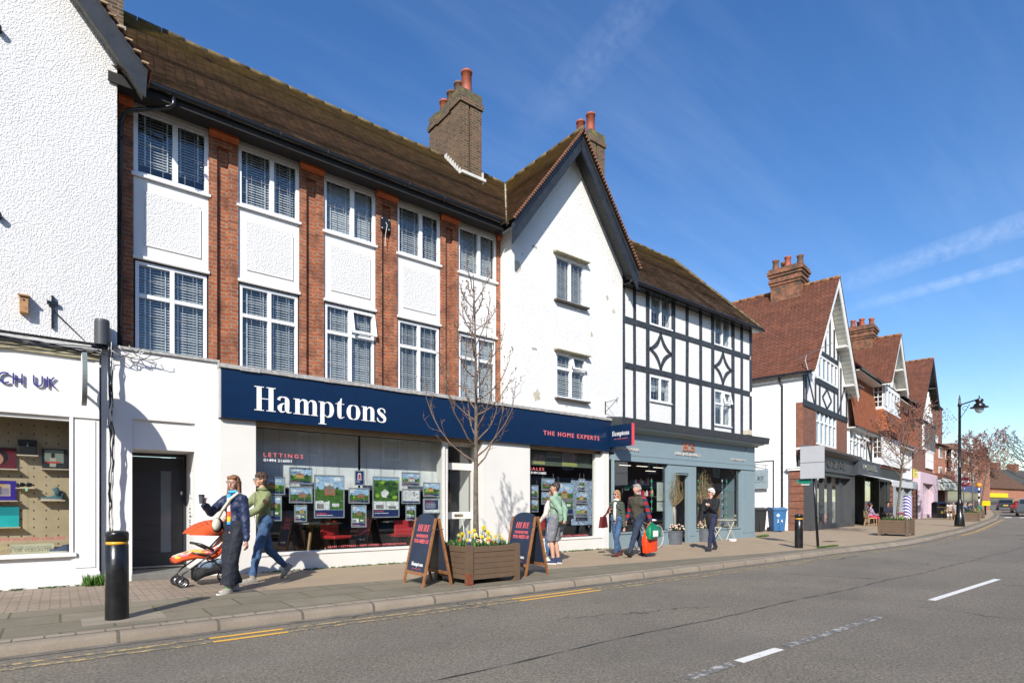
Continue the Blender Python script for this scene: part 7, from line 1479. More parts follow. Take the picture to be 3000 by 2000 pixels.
# wheelie bins
def bin_(p, rz, col, label, mark=None):
    t = empty('wheelie_bin', p, rz, label, 'wheelie bin', 'wheelie bins by the white side wall'); T = Matrix.Translation(p) @ Matrix.Rotation(rz, 4, 'Z'); m = mat(label[:12], col, .45, var=.08)
    M = MB(); M.T = T
    a = [(-.24, -.28), (.24, -.28), (.24, .22), (-.24, .22)]; b = [(-.29, -.36), (.29, -.36), (.29, .30), (-.29, .30)]
    A = [M.pt((x, y, .03)) for x, y in a]; B = [M.pt((x, y, .94)) for x, y in b]; M.f += [A[::-1], B] + [[A[i], A[(i + 1) % 4], B[(i + 1) % 4], B[i]] for i in range(4)]; M.m += [0] * 6
    M.box(-.31, .31, -.38, .32, .93, .985); M.box(-.02, .06, -.345, -.30, .05, .9); M.build('body', m, t, bevel=.015)
    M = MB(); M.T = T; M.prism([(-.41, .99), (-.40, 1.03), (.1, 1.10), (.36, 1.07), (.38, .99)], -.31, .31, 'x'); M.build('lid', m, t, bevel=.012)
    for x in (-.27, .27): M = MB(); M.T = T; M.tube([(x - .03, .25, .10), (x + .03, .25, .10)], .10, 16); M.build('wheel', BLACKM, t)
    if mark:
        M = MB(); M.T = T; write(M, mark, -.12, .14, .42, .56, -.325, .004, bold=.01, shear=.1); M.build('house_number', WHITE, t)
        M = MB(); M.T = T @ Matrix.Rotation(R(90), 4, 'Z'); write(M, mark, -.12, .16, .45, .72, -.275, .004, bold=.0, shear=.2); M.build('house_number', WHITE, t)
        M = MB(); M.T = T; M.prism([(-.08 + .075 * math.cos(q * .4), .74 + .075 * math.sin(q * .4)) for q in range(16)], -.355, -.33); M.build('round_badge', mat('pale_badge', (.45, .55, .65), .5), t)
bin_(on((24.72, 13.3)), R(-36), (.022, .023, .025), 'dark grey wheelie bin behind the blue one'); bin_(on((25.38, 12.72)), R(-40), (.035, .13, .30), 'blue wheelie bin numbered 27a by white wall', '27A')
# litter bin, advert board, belisha beacon
t = empty('litter_bin', on((59.6, 15.6)), 0, 'black litter bin in front of the dome awning', 'litter bin'); p = on((59.6, 15.6)); T = Matrix.Translation(p) @ Matrix.Rotation(R(-40), 4, 'Z')
M = MB(); M.T = T; M.box(-.42, .42, -.35, .35, 0, 1.0); M.box(-.42, -.34, -.35, .35, 1.0, 1.25); M.box(.34, .42, -.35, .35, 1, 1.25); M.prism([(-.35, 1.25), (0, 1.42), (.35, 1.25)], -.42, .42, 'x'); M.build('body', BBLK, t, bevel=.02); M = MB(); M.T = T; M.box(-.421, .421, -.355, -.3505, .92, .95); M.box(-.1, .1, -.36, -.351, .4, .6); M.build('gold_trim', mat('gold_trim', (.45, .32, .08), .4, .8), t)
t = empty('pavement_sign', on((64.5, 15.9)), 0, 'small white framed pavement menu board by the litter bin', 'sandwich board'); T = Matrix.Translation(on((64.5, 15.9))) @ Matrix.Rotation(R(-50), 4, 'Z')
M = MB(); M.T = T @ Matrix.Rotation(R(-10), 4, 'X'); M.box(-.38, .38, -.02, .02, .1, 1.15); M.build('frame', WHITE, t, bevel=.02); M = MB(); M.T = T @ Matrix.Rotation(R(-10), 4, 'X'); M.box(-.31, .31, -.026, -.0205, .2, 1.08); M.build('sheet', mat('pale_blue_sheet', (.40, .46, .62), .5), t)
def beacon(p, lab):
    t = empty('belisha_beacon', p, 0, lab, 'beacon', 'zebra crossing beacons')
    for k in range(10): M = MB(); M.tube([p + Vector((0, 0, k * .28)), p + Vector((0, 0, k * .28 + .279))], .07, 12); M.build('pole_band', WHITE if k % 2 else BLACKM, t)
    M = MB(); M.ball(p + Vector((0, 0, 3.0)), .24, 16, 10); M.build('amber_globe', mat('amber_globe', (.75, .33, .02), .3), t, smooth=True)
beacon(on((69.0, 14.9)), 'zebra crossing beacon with an amber globe by the far planter')
# pots with little standard trees at the salon
ZINC = mat('zinc_pot', (.10, .11, .125), .5, var=.15, vs=8)
def pot_tree(p, label, seed, sc=1.0):
    p = Vector(p); t = empty('potted_tree', p, 0, label, 'potted tree', 'potted standard trees at the salon')
    M = MB(); M.lathe([(.25, 0), (.255, .03), (.27, .40), (.285, .41), (.285, .44), (.26, .44), (.25, .36)], p, 28); M.tube([p + Vector((.27 * math.cos(q), .27 * math.sin(q), .30)) for q in [2.9, 3.1, 3.3, 3.5]], .008, 5); M.build('pot', ZINC, t, smooth=False)
    rnd = random.Random(seed); M = MB(); M.tube([p + Vector((0, 0, .35)), p + Vector((.02, 0, .8)), p + Vector((0, .01, 1.25))], [.028, .024, .03], 8); M.tube([p + Vector((.02, -.02, .35)), p + Vector((-.01, -.02, .8)), p + Vector((.02, .01, 1.25))], [.02, .018, .02], 8); M.build('trunk', mat('pale_stem', (.36, .27, .17), .8, var=.2), t, smooth=True)
    M = MB(); L_ = MB(); T0 = p + Vector((0, 0, 1.22))
    for i in range(64):
        an = rnd.uniform(0, 6.28); rad = rnd.uniform(.08, .42); hh = rnd.uniform(.5, 1.25) * (1.05 - .6 * (rad / .42) ** 2); pts = [T0, T0 + Vector((rad * .55 * math.cos(an), rad * .55 * math.sin(an), hh * .32)), T0 + Vector((rad * math.cos(an), rad * math.sin(an), hh * .68)), T0 + Vector((rad * .8 * math.cos(an + .1), rad * .8 * math.sin(an), hh))]
        M.tube(pts, [.007, .0045, .003, .0015], 4, False)
        for k in range(4): q = pts[1].lerp(pts[3], rnd.random()); e = q + Vector((rnd.uniform(-1, 1), rnd.uniform(-1, 1), rnd.uniform(0, 1))) * .12; M.tube([q, e], [.003, .001], 3, False)
        for k in range(13):
            q = pts[1].lerp(pts[3], rnd.random() ** .6) + Vector((rnd.uniform(-.06, .06), rnd.uniform(-.06, .06), rnd.uniform(-.05, .05))); u_ = Vector((rnd.uniform(-1, 1), rnd.uniform(-1, 1), rnd.uniform(-.3, 1))).normalized() * .026; v_ = u_.cross(Vector((rnd.uniform(-1, 1), .3, .5))).normalized() * .008; L_.face([q - u_, q + v_, q + u_, q - v_])
    M.build('crown', mat('pale_twig', (.34, .24, .14), .8, var=.2), t); L_.build('leaves', mat('olive_leaf', (.14, .15, .045), .7, var=.5, vs=8), t)
    M = MB(); F = MB()
    for i in range(60):
        an = rnd.uniform(0, 6.28); rd = rnd.uniform(.05, .36); c = p + Vector((rd * math.cos(an), rd * math.sin(an), .46 + rnd.uniform(0, .17) - rd * .15)); u_ = Vector((math.cos(an), math.sin(an), rnd.uniform(-.5, .6))) * .05; s_ = Vector((-math.sin(an), math.cos(an), 0)) * .025; M.face([c - u_, c + s_, c + u_, c - s_])
        if i % 2 == 0: F.ball(c + Vector((0, 0, .04)), (.03, .03, .026), 7, 5)
    M.build('underplanting', LEAFD, t); F.build('blossom', mat('cream_pink_bloom', (.66, .48, .36), .7, var=.15, vs=20), t)
pp1, pp2 = GND(1981, 1594), GND(2071, 1586); pot_tree(pp1 + Vector((.1, .15, 0)), 'standard tree in a zinc pot left of the salon door', 1); pot_tree(pp2 + Vector((.1, .15, 0)), 'standard tree in a zinc pot behind the white haired man', 2)
# folding bistro set
CRM = mat('cream_bistro_metal', (.62, .57, .46), .4, var=.05)
def bchair(p, rz, label):
    t = empty('folding_chair', p, rz, label, 'chair', 'cream folding chairs outside the salon'); T = Matrix.Translation(p) @ Matrix.Rotation(rz, 4, 'Z')
    for x in (-.19, .19): M = MB(); M.T = T; M.bar((x, -.22, 0), (x, .17, .46), .02, .02); M.bar((x, .24, 0), (x, -.17, .46), .02, .02); M.bar((x, .12, .40), (x, .26, .88), .02, .02); M.build('leg', CRM, t)
    M = MB(); M.T = T
    for k in range(5): M.box(-.2, .2, -.19 + k * .078, -.19 + k * .078 + .06, .455, .47)
    M.build('seat', CRM, t); M = MB(); M.T = T
    M.box(-.2, .2, .235, .25, .80, .88); M.box(-.2, .2, .205, .22, .66, .72); M.build('backrest', CRM, t); M = MB(); M.T = T; M.bar((-.19, -.21, .02), (.19, -.21, .02), .015, .015); M.bar((-.19, .23, .02), (.19, .23, .02), .015, .015); M.build('stretcher', CRM, t)
ct = GND(2135, 1580) + Vector((.1, .2, 0)); bchair(ct + Vector((-.85, -.05, 0)), R(80), 'cream folding chair left of the bistro table'); bchair(ct + Vector((.95, .35, 0)), R(-75), 'cream folding chair right of the bistro table')
t = empty('bistro_table', ct, 0, 'small cream folding bistro table between two chairs', 'table'); M = MB(); M.box(ct.x - .3, ct.x + .3, ct.y - .28, ct.y + .28, ct.z + .70, ct.z + .72); M.build('table_top', CRM, t, bevel=.004)
for s_ in (-.22, .22): M = MB(); M.bar(ct + Vector((-.28, s_, 0)), ct + Vector((.25, s_, .70)), .02, .02); M.bar(ct + Vector((.28, s_, 0)), ct + Vector((-.25, s_, .70)), .02, .02); M.build('leg', CRM, t)
q = GND(2146, 1584); M = MB(); M.lathe([(.13, 0), (.15, .07), (.14, .07), (.11, .02)], q, 20); M.build('dog_bowl', WHITE, label='white bowl on the ground under the bistro table', cat='bowl')
# bicycle leaning by the salon window
b1, b2 = GND(1884, 1602), GND(1932, 1598); b1 = Vector((PX(1872, 10.62), 10.62, b1.z)); bdx = 1.02; b2 = b1 + Vector((bdx, .12, 0)); t = empty('bicycle', b1, 0, 'bicycle with a white saddle leaning by the left salon window', 'bicycle')
CH = mat('bike_frame_grey', (.35, .36, .37), .3, .7); TY = mat('bike_tyre', (.45, .45, .44), .6)
for c in (b1, b2):
    c = c + Vector((0, 0, .34)); fx = (b2 - b1).normalized(); M = MB(); M.tube([c + fx * .335 * math.cos(q * math.pi / 16) + Vector((0, 0, .335 * math.sin(q * math.pi / 16))) for q in range(33)], .017, 6); wh = M.build('wheel', TY, t, smooth=True)
    M = MB()
    for q in range(14): a = q * math.pi / 7; M.tube([c, c + fx * .32 * math.cos(a) + Vector((0, 0, .32 * math.sin(a)))], .0025, 3)
    M.tube([c + Vector((0, -.04, 0)), c + Vector((0, .04, 0))], .02, 8); M.build('spokes', CH, wh)
fx = (b2 - b1).normalized(); w1_, w2_ = b1 + Vector((0, 0, .34)), b2 + Vector((0, 0, .34)); bb = b1 + fx * .55 + Vector((0, 0, .30)); seat = b1 + fx * .72 + Vector((0, 0, .80)); hd_ = b1 + fx * .17 + Vector((0, 0, .85))
M = MB()
for a, b in ((hd_, w1_), (hd_ - Vector((0, 0, .12)), bb), (bb, seat), (bb, w2_), (seat - Vector((0, 0, .15)), w2_), (hd_ - Vector((0, 0, .05)), seat - Vector((0, 0, .12)))): M.tube([a, b], .015, 8)
M.tube([bb + Vector((0, -.08, -.1)), bb + Vector((0, .08, .1))], .012, 6); M.build('frame', CH, t, smooth=True)
M = MB(); M.ball(seat + Vector((.03, 0, .04)), (.15, .09, .035), 14, 8); M.build('saddle', WHITE, t, smooth=True); M = MB(); M.tube([hd_ + Vector((.02, -.28, .12)), hd_ + Vector((-.05, -.12, .14)), hd_ + Vector((0, 0, .1)), hd_ + Vector((-.05, .12, .14)), hd_ + Vector((.02, .28, .12))], .012, 6); M.build('handlebar', BLACKM, t)
# drain cover, weeds
for x, y, lab in ((11.2, 9.9, 'dark metal drain cover in the pavement behind the couple'), (20.4, 8.4, 'dark drain cover in the wide cafe pavement'), (2.05, 9.15, 'grey oval access cover by the woman walking')):
    M = MB(); M.box(x - .25, x + .25, y - .15, y + .15, prof(x) + .009, prof(x) + .013); M.build('drain_cover', mat('iron_cover', (.10, .085, .07), .6, var=.3, vs=30), label=lab, cat='drain cover')
WEED = mat('weed_green', (.07, .16, .02), .6, var=.5, vs=15)
def weeds(x0, x1, y, n, lab, hh=.1):
    M = MB(); 
    for i in range(n):
        x = rr.uniform(x0, x1); yy = y + rr.uniform(-.10, .02) * (1 if hh < .15 else 2); z = prof(x)
        for k in range(4): a = rr.uniform(0, 6.28); tip = Vector((x + .05 * math.cos(a), yy + .05 * math.sin(a), z + rr.uniform(.02, hh))); s_ = Vector((-math.sin(a), math.cos(a), 0)) * .012; b0 = Vector((x, yy, z)); m_ = (b0 + tip) / 2 + Vector((0, 0, .01)); M.face([b0, m_ - s_, tip, m_ + s_])
    M.build('weeds', WEED, label=lab, kind='stuff')
weeds(.3, .72, 11.36, 130, 'green weeds growing at the foot of the cable bundle', .20); weeds(-.9, .3, 11.40, 30, 'thin moss along the charity shop wall foot', .03); weeds(2.8, 6.2, 11.44, 90, 'moss and weeds along the estate agent wall foot', .035); weeds(9.2, 12.7, 11.4, 110, 'moss and weeds under the narrow window', .05); weeds(17.3, 18.6, 7.5, 120, 'grass tuft at the foot of the far bollard', .05); weeds(20.8, 21.6, 11.2, 60, 'weeds at the corner of the grey salon front', .1)

# ---------------------------------------------------------------- cars
def car(p, rz, col, label, kind='hatch', group=None, plate='', dx=0):
    """a car heading along its local +y"""
    p = Vector(p); T = Matrix.Translation(p) @ Matrix.Rotation(rz, 4, 'Z'); t = empty('parked_car' if group is None else 'car', p, rz, label, 'car', group)
    pm = mat('car_paint_' + label[:9], col, .25, coat=.8, var=.03); GL = mat('car_glass', (.015, .018, .02), .05); Hh = 1.85 if kind == 'van' else 1.48; Ln = 4.4; W = .90
    prof_ = [(0, .32), (.0, .75), (.10, .98), (.95 if kind != 'van' else .6, 1.02), (Ln - .25, .98), (Ln, .72), (Ln, .32)] if kind != 'van' else [(0, .35), (0, 1.0), (.08, 1.12), (3.6, 1.12), (Ln, .95), (Ln, .35)]
    cab = [(.12, .97), (.55, Hh - .05), (1.5, Hh), (2.5, Hh - .02), (3.35, 1.0)] if kind != 'van' else [(.06, 1.10), (.22, Hh - .05), (1.2, Hh), (2.7, Hh - .03), (3.4, 1.12)]
    def hull(pr, w0, w1, name, m, inset=0):
        M = MB(); M.T = T; zs_ = [q[1] for q in pr]; z0, z1 = min(zs_), max(zs_)
        wz = lambda z: w0 + (w1 - w0) * (z - z0) / (z1 - z0)
        A = [M.pt((-wz(z), y, z)) for y, z in pr]; B = [M.pt((wz(z), y, z)) for y, z in pr]; M.f += [A, B[::-1]] + [[A[i], B[i], B[(i + 1) % len(pr)], A[(i + 1) % len(pr)]][::-1] for i in range(len(pr))]; M.m += [0] * (len(pr) + 2); return M.build(name, m, t, bevel=.05)
    hull(prof_, W, W - .03, 'body', pm); hull(cab, W - .08, W - .24, 'cabin', pm)
    g = [(y * .985 + .03, z * .99 + .005) for y, z in cab]
    M = MB(); M.T = T
    for sx_ in (-1, 1):
        c0, c1 = (W - .075) * sx_, (W - .215) * sx_; y0, y1, y2, y3 = cab[1][0] + .15, cab[3][0] + .05, cab[4][0] - .22, cab[0][0] + .3
        M.face([(c0, y3, 1.06 + (.08 if kind == 'van' else 0)), (c0, y2, 1.06 + (.08 if kind == 'van' else 0)), (c1, y1, Hh - .10), (c1, y0, Hh - .12)][::sx_])
    yb0, zb_, yb1, zb1 = cab[0][0], cab[0][1], cab[1][0], cab[1][1]; off_ = -.012
    M.face([(-W + .2, yb0 + off_ + .04, zb_ + .08), (W - .2, yb0 + off_ + .04, zb_ + .08), (W - .32, yb1 + off_ - .05, zb1 - .06), (-W + .32, yb1 + off_ - .05, zb1 - .06)])
    yb0, zb_, yb1, zb1 = cab[4][0], cab[4][1], cab[3][0], cab[3][1]
    M.face([(W - .18, yb0 - .02, zb_ + .06), (-W + .18, yb0 - .02, zb_ + .06), (-W + .3, yb1 + .06, zb1 - .04), (W - .3, yb1 + .06, zb1 - .04)]); M.build('windows', GL, t)
    for sx_ in (-1, 1):
        for y in (.78, Ln - .85):
            M = MB(); M.T = T; M.tube([(sx_ * (W - .2), y, .33), (sx_ * (W + .01), y, .33)], .33, 22); wh = M.build('wheel', mat('tyre_rubber', (.015, .015, .016), .8), t); M = MB(); M.T = T; M.tube([(sx_ * (W + .011), y, .33), (sx_ * (W + .02), y, .33)], .21, 16); M.build('rim', mat('alloy', (.35, .35, .36), .3, .8), wh)
        M = MB(); M.T = T; (M.box(sx_ * (W - .02) - .09, sx_ * (W - .02) + .05, -.03, .14, .95 if kind == 'van' else .72, 1.45 if kind == 'van' else .95)); M.build('tail_light', mat('tail_red', (.45, .012, .012), .2), t); M = MB(); M.T = T; M.box(sx_ * (W - .2) - .16, sx_ * (W - .2) + .16, Ln - .12, Ln + .01, .66, .80); M.build('headlight', mat('lamp_glass', (.6, .62, .65), .1), t)
        M = MB(); M.T = T; M.box(sx_ * (W + .02) - .08, sx_ * (W + .02) + .08, 3.0, 3.12, 1.0, 1.14); M.build('mirror', pm, t)
    M = MB(); M.T = T; M.box(-.26, .26, -.03, -.001, .60, .72); M.build('number_plate', mat('yellow_plate', (.72, .50, .04), .5), t); M = MB(); M.T = T; M.box(-W + .05, W - .05, -.06, .05, .32, .52); M.build('bumper', mat('dark_bumper', (.03, .03, .032), .5), t)
def hd2(ux, uy): return math.atan2(uy, ux) - math.pi / 2
car(on((76.6, 12.6), -.1), hd2(1, .19), (.07, .085, .10), 'dark grey people carrier cut by the right edge', 'van', 'cars driving away along the street')
car(on((89.0, 15.2), -.1), hd2(1, .22), (.12, .02, .02), 'dark red car between the carrier and the hatchback', 'hatch', 'cars driving away along the street')
car(on((103, 19.3), -.1), hd2(1, .22), (.02, .025, .035), 'dark blue hatchback with a yellow plate ahead', 'hatch', 'cars driving away along the street')
car(on((9.0, -1.5), -.1), R(90), (.30, .31, .32), 'silver car parked across the road, mirrored in the shop window', 'van')
M = MB(); M.tube([on((78, 16.3)), on((78, 16.3), 1.0)], .09, 10); M.mi = 1; M.box(77.85, 78.15, 15.9, 16.6, prof(78) + 1.0, prof(78) + 1.5); M.build('crossing_marker', [BLACKM, mat('bright_yellow', (.80, .58, .0), .5)], label='yellow topped black bollard by the far crossing', cat='bollard')
# ---------------------------------------------------------------- people: one continuous body each, clothes over it
def V(*a): return Vector(a)
def cap_(M, p, q, r0, r1, flat=1.0, fd=None, n=14):
    """closed tapered limb with round ends; flat squashes it along fd"""
    p, q = Vector(p), Vector(q); d = (q - p); L_ = max(d.length, 1e-5); d = d / L_; a = d.cross(Vector((0, 0, 1)) if abs(d.z) < .9 else Vector((0, 1, 0))).normalized()
    if fd is not None: a = (Vector(fd) - d * d.dot(Vector(fd))).normalized()
    b = a.cross(d); rings = []
    st = [(-r0 * math.cos(k * math.pi / 8), r0 * math.sin(k * math.pi / 8)) for k in range(1, 5)] + [(L_ + r1 * math.sin(k * math.pi / 8), r1 * math.cos(k * math.pi / 8)) for k in range(0, 4)]
    for s, r in st: rings.append([M.pt(p + d * s + (a * math.cos(6.2832 * k / n) * flat + b * math.sin(6.2832 * k / n)) * r) for k in range(n)])
    for A, B in zip(rings, rings[1:]):
        for k in range(n): M.f.append([A[k], A[(k + 1) % n], B[(k + 1) % n], B[k]]); M.m.append(0)
    M.f.append(rings[0][::-1]); M.f.append(rings[-1]); M.m += [0, 0]
FOLD = bpy.data.textures.new('cloth_folds', 'CLOUDS'); FOLD.noise_scale = .11; FOLD.noise_depth = 2
def remesh(o, vox, sm=2, fold=0):
    r = o.modifiers.new('blend', 'REMESH'); r.mode = 'VOXEL'; r.voxel_size = vox; r.use_smooth_shade = True
    s = o.modifiers.new('soften', 'SMOOTH'); s.iterations = sm; s.factor = .5
    if fold: d = o.modifiers.new('folds', 'DISPLACE'); d.texture = FOLD; d.strength = fold; d.mid_level = .5
    return o
def ik(a, c, l1, l2, pole):
    a, c, pole = Vector(a), Vector(c), Vector(pole); d = c - a; D = min(d.length, (l1 + l2) * .998); dn = d.normalized(); x = (l1 * l1 - l2 * l2 + D * D) / (2 * D); h = math.sqrt(max(0, l1 * l1 - x * x)); pp = (pole - dn * pole.dot(dn)).normalized(); return a + dn * x + pp * h
SK = mat('skin_fair', (.52, .29, .20), .55, var=.08, vs=8); SKP = mat('skin_pink', (.58, .30, .23), .55, var=.08, vs=8); SKD = mat('skin_tan', (.42, .23, .14), .55, var=.08)
def cloth(name, c, rough=.85, var=.25, vs=6, bump=.02, bs=8): return mat(name, c, rough, var=var, vs=vs, bump=bump, bs=bs)
DEN = cloth('blue_denim', (.045, .095, .19), .9, .4, 7); DEND = cloth('dark_denim', (.018, .030, .058), .9, .4, 7)
def hand(M, w, d, palm_n, curl=.5, s=1.0, side=1):
    """palm, four fingers of different lengths and a thumb leaving the side of the palm"""
    w, d, nrm = Vector(w), Vector(d).normalized(), Vector(palm_n); nrm = (nrm - d * nrm.dot(d)).normalized(); sd = d.cross(nrm) * side
    c = w + d * .045 * s
    cap_(M, w - d * .01, w + d * .055 * s, .024 * s, .036 * s, .55, nrm)
    for i, (o, l) in enumerate(((-.029, .066), (-.010, .076), (.010, .071), (.028, .055))):
        b = w + d * .080 * s + sd * o * s; a1 = curl * .9; d1 = (d * math.cos(a1) + nrm * math.sin(a1)); m_ = b + d1 * l * .5 * s; a2 = curl * 2.0; d2 = (d * math.cos(a2) + nrm * math.sin(a2)); e = m_ + d2 * l * .5 * s; cap_(M, w + d * .05 * s + sd * o * .8 * s, b, .011 * s, .0105 * s, n=8); cap_(M, b, m_, .0105 * s, .0095 * s, n=8); cap_(M, m_, e, .0095 * s, .008 * s, n=8)
    tb = w + d * .02 * s - sd * .026 * s; t1 = tb + (d * .7 - sd * .65 + nrm * .3).normalized() * .034 * s; cap_(M, tb, t1, .013 * s, .011 * s, n=8); cap_(M, t1, t1 + (d * .9 - sd * .1 + nrm * .4).normalized() * .03 * s, .011 * s, .009 * s, n=8)
def person(P, rz, H, label, fL, fR, hL, hR, top, legs, shoe_c, hair_c, skin=None, lean=0, hy=0, hp=0, female=False, shorts=False, wide=0, hair='short', fat=1.0, vox=.010, glasses=None, extra=None, hipz=None, collar=None, sleeve=None, armr=1.0, handd=None, hipoff=(0, 0), curl=(.6, .6), group=None, beard=False):
    """local axes: x forward, y to the person's left. fL/fR ankles (x, y, z), hL/hR wrists"""
    P = Vector(P); T = Matrix.Translation(P) @ Matrix.Rotation(rz, 4, 'Z'); t = empty('person', P, rz, label, 'person', group); s = H / 1.75; skin = skin or SK
    hz = (hipz if hipz else .93) * s; hip = V(hipoff[0], hipoff[1], hz); ch = hip + V(math.sin(lean), 0, math.cos(lean)) * .50 * s; nk = hip + V(math.sin(lean), 0, math.cos(lean)) * .56 * s
    sw = (.155 if female else .185) * s; hw = .085 * s
    fw = V(math.cos(hy), math.sin(hy), math.sin(hp)).normalized(); lf = V(-math.sin(hy), math.cos(hy), 0); upv = fw.cross(lf) * 1.0; hc = nk + V(math.sin(lean) * .3 + .015, 0, .165) * s
    Sh = {1: ch + V(0, sw, -.02 * s), -1: ch + V(0, -sw, -.02 * s)}; Hp = {1: hip + V(0, hw, 0), -1: hip + V(0, -hw, 0)}; An = {1: V(*fL[:3]) * s, -1: V(*fR[:3]) * s}; Wr = {1: V(*hL) * s, -1: V(*hR) * s}
    Kn = {k: ik(Hp[k], An[k], .43 * s, .43 * s, (1, 0, .05)) for k in (1, -1)}; El = {k: ik(Sh[k], Wr[k], .29 * s, .26 * s, (-.8, .25 * k, -.3)) for k in (1, -1)}
    # body
    M = MB(); M.T = T; f = fat
    cap_(M, hip + V(0, 0, .02), ch - V(0, 0, .12 * s), .115 * s * f, .115 * s * f, .8, (1, 0, 0)); cap_(M, Sh[1] * .8 + ch * .2, Sh[-1] * .8 + ch * .2, .055 * s, .055 * s); cap_(M, ch, nk + V(.01, 0, .05 * s), .055 * s, .052 * s)
    hr = .098 * s
    def HP(a, b, c): return hc + fw * a * s + lf * b * s + V(0, 0, 1) * c * s
    M.ball(HP(-.012, 0, .022), (.092 * s, .076 * s, .098 * s), 20, 14); cap_(M, HP(.028, 0, .01), HP(.042, 0, -.062), .066 * s, .040 * s, .85, fw); cap_(M, HP(.082, 0, .012), HP(.102, 0, -.022), .009 * s, .014 * s, n=8)
    cap_(M, HP(.05, .03, -.02), HP(.05, -.03, -.02), .028 * s, .028 * s)
    for k in (1, -1): cap_(M, HP(-.004, .078 * k, .018), HP(-.002, .080 * k, -.016), .012 * s, .009 * s, n=8)
    cap_(M, HP(.072, .022, -.052), HP(.072, -.022, -.052), .010 * s, .010 * s, n=8)
    for k in (1, -1):
        cap_(M, Sh[k], El[k], .044 * s, .036 * s); cap_(M, El[k], Wr[k], .036 * s, .025 * s)
        d = (Wr[k] - El[k]).normalized(); dd_ = Vector(handd[k]) if handd and handd.get(k) else d; pn = V(0, -k, 0) if abs(d.z) > .6 else V(0, -k * .6, .5)
        hand(M, Wr[k], dd_, pn, curl[0 if k == 1 else 1], s * (.92 if female else 1.0), k)
        cap_(M, Hp[k], Kn[k], .078 * s * f, .055 * s); kk = Kn[k]; calf = kk.lerp(An[k], .3) + (V(-1, 0, 0)) * .018 * s; cap_(M, kk, calf, .052 * s, .054 * s); cap_(M, calf, An[k], .052 * s, .036 * s)
    remesh(M.build('body', skin, t, smooth=True), vox * .72, 2)
    # face details
    M = MB(); M.T = T
    for k in (1, -1): M.ball(HP(.083, .030 * k, .018), (.008 * s, .013 * s, .007 * s), 8, 6)
    M.mi = 1
    for k in (1, -1): M.ball(HP(.0895, .030 * k, .018), (.004 * s, .006 * s, .006 * s), 8, 6); cap_(M, HP(.086, .018 * k, .040), HP(.078, .046 * k, .040), .004 * s, .003 * s, n=6)
    M.m = M.m[:len(M.f)]; M.m += [1] * (len(M.f) - len(M.m)); M.build('eyes', [mat('eye_white', (.7, .68, .65), .3), mat('brow_dark', (.05, .03, .02), .7)], t, smooth=True)
    M = MB(); M.T = T; cap_(M, HP(.083, .019, -.050), HP(.083, -.019, -.050), .0055 * s, .0055 * s, n=8); M.build('mouth', mat('lips', (.42, .12, .10), .5), t, smooth=True)
    if glasses:
        M = MB(); M.T = T
        for k in (1, -1):
            if glasses == 'sun': M.ball(HP(.098, .032 * k, .016), (.006 * s, .026 * s, .019 * s), 10, 6)
            else: M.tube([HP(.100, .032 * k + .024 * math.cos(q * .6283), .016 + .019 * math.sin(q * .6283)) for q in range(11)], .0028, 5)
            M.tube([HP(.098, .056 * k, .024), HP(.0, .084 * k, .022)], .003, 5)
        M.tube([HP(.102, .01, .018), HP(.102, -.01, .018)], .003, 5); M.build('glasses', mat('dark_spectacle_frame', (.03, .015, .012), .2), t, smooth=True)
    # hair
    HM = mat('hair_%d_%d' % (int(hair_c[0] * 999), int(hair_c[1] * 999)), hair_c, .6, var=.4, vs=30, bump=.006, bs=70); M = MB(); M.T = T; rnd = random.Random(int(H * 1000))
    if hair != 'bald':
        M.ball(HP(-.022, 0, .045), (.098 * s, .086 * s, .092 * s), 18, 12); cap_(M, HP(-.05, .045, .01), HP(-.05, -.045, .01), .052 * s, .052 * s); cap_(M, HP(-.055, .035, -.035), HP(-.055, -.035, -.035), .038 * s, .038 * s)
        cap_(M, HP(.045, .045, .085), HP(.045, -.045, .085), .030 * s, .030 * s)
    if hair == 'curly':
        for i in range(70): a, b = rnd.uniform(0, 6.28), rnd.uniform(.1, 1.5); M.ball(HP(-.015 + .088 * math.cos(a) * math.sin(b), .084 * math.sin(a) * math.sin(b), .05 + .088 * math.cos(b)), .020 * s, 7, 5)
    if hair in ('long', 'bob'):
        ln = .30 if hair == 'long' else .15
        for k in (1, -1):
            cap_(M, HP(.01, .068 * k, .07), HP(-.012, .078 * k, -.05), .020 * s, .020 * s); cap_(M, HP(-.012, .078 * k, -.05), HP(-.012 + (.02 if hair == 'long' else 0), .086 * k, -.05 - ln * .5), .020 * s, .022 * s)
            if hair == 'long' and k == 1: cap_(M, HP(.015, .092 * k, -.2), HP(.05, .082 * k, -.34), .038 * s, .016 * s)
        cap_(M, HP(-.06, .045, -.02), HP(-.075, .05, -.05 - ln * .7), .045 * s, .035 * s); cap_(M, HP(-.06, -.045, -.02), HP(-.075, -.05, -.05 - ln * .7), .045 * s, .035 * s)
    if hair != 'bald': remesh(M.build('hair', HM, t, smooth=True), vox * .8, 1)
    # legs wear
    M = MB(); M.T = T; tk = 1.0
    for k in (1, -1):
        cap_(M, Hp[k] + V(0, 0, .04 * s), Kn[k], .098 * s * f, (.072 + wide * .7) * s)
        if not shorts:
            a = Kn[k].lerp(An[k], .96 if not wide else .92); M.tube([Kn[k].lerp(a, -.05), Kn[k].lerp(a, .3), Kn[k].lerp(a, .7), a], [(.070 + wide * .7) * s, (.068 + wide * .8) * s, (.058 + wide * 1.0) * s, (.054 + wide * 1.25) * s], 16)
    if shorts:
        M = MB(); M.T = T
        for k in (1, -1): cap_(M, Hp[k] + V(0, 0, .04 * s), Hp[k].lerp(Kn[k], .88), .108 * s * f, .100 * s)
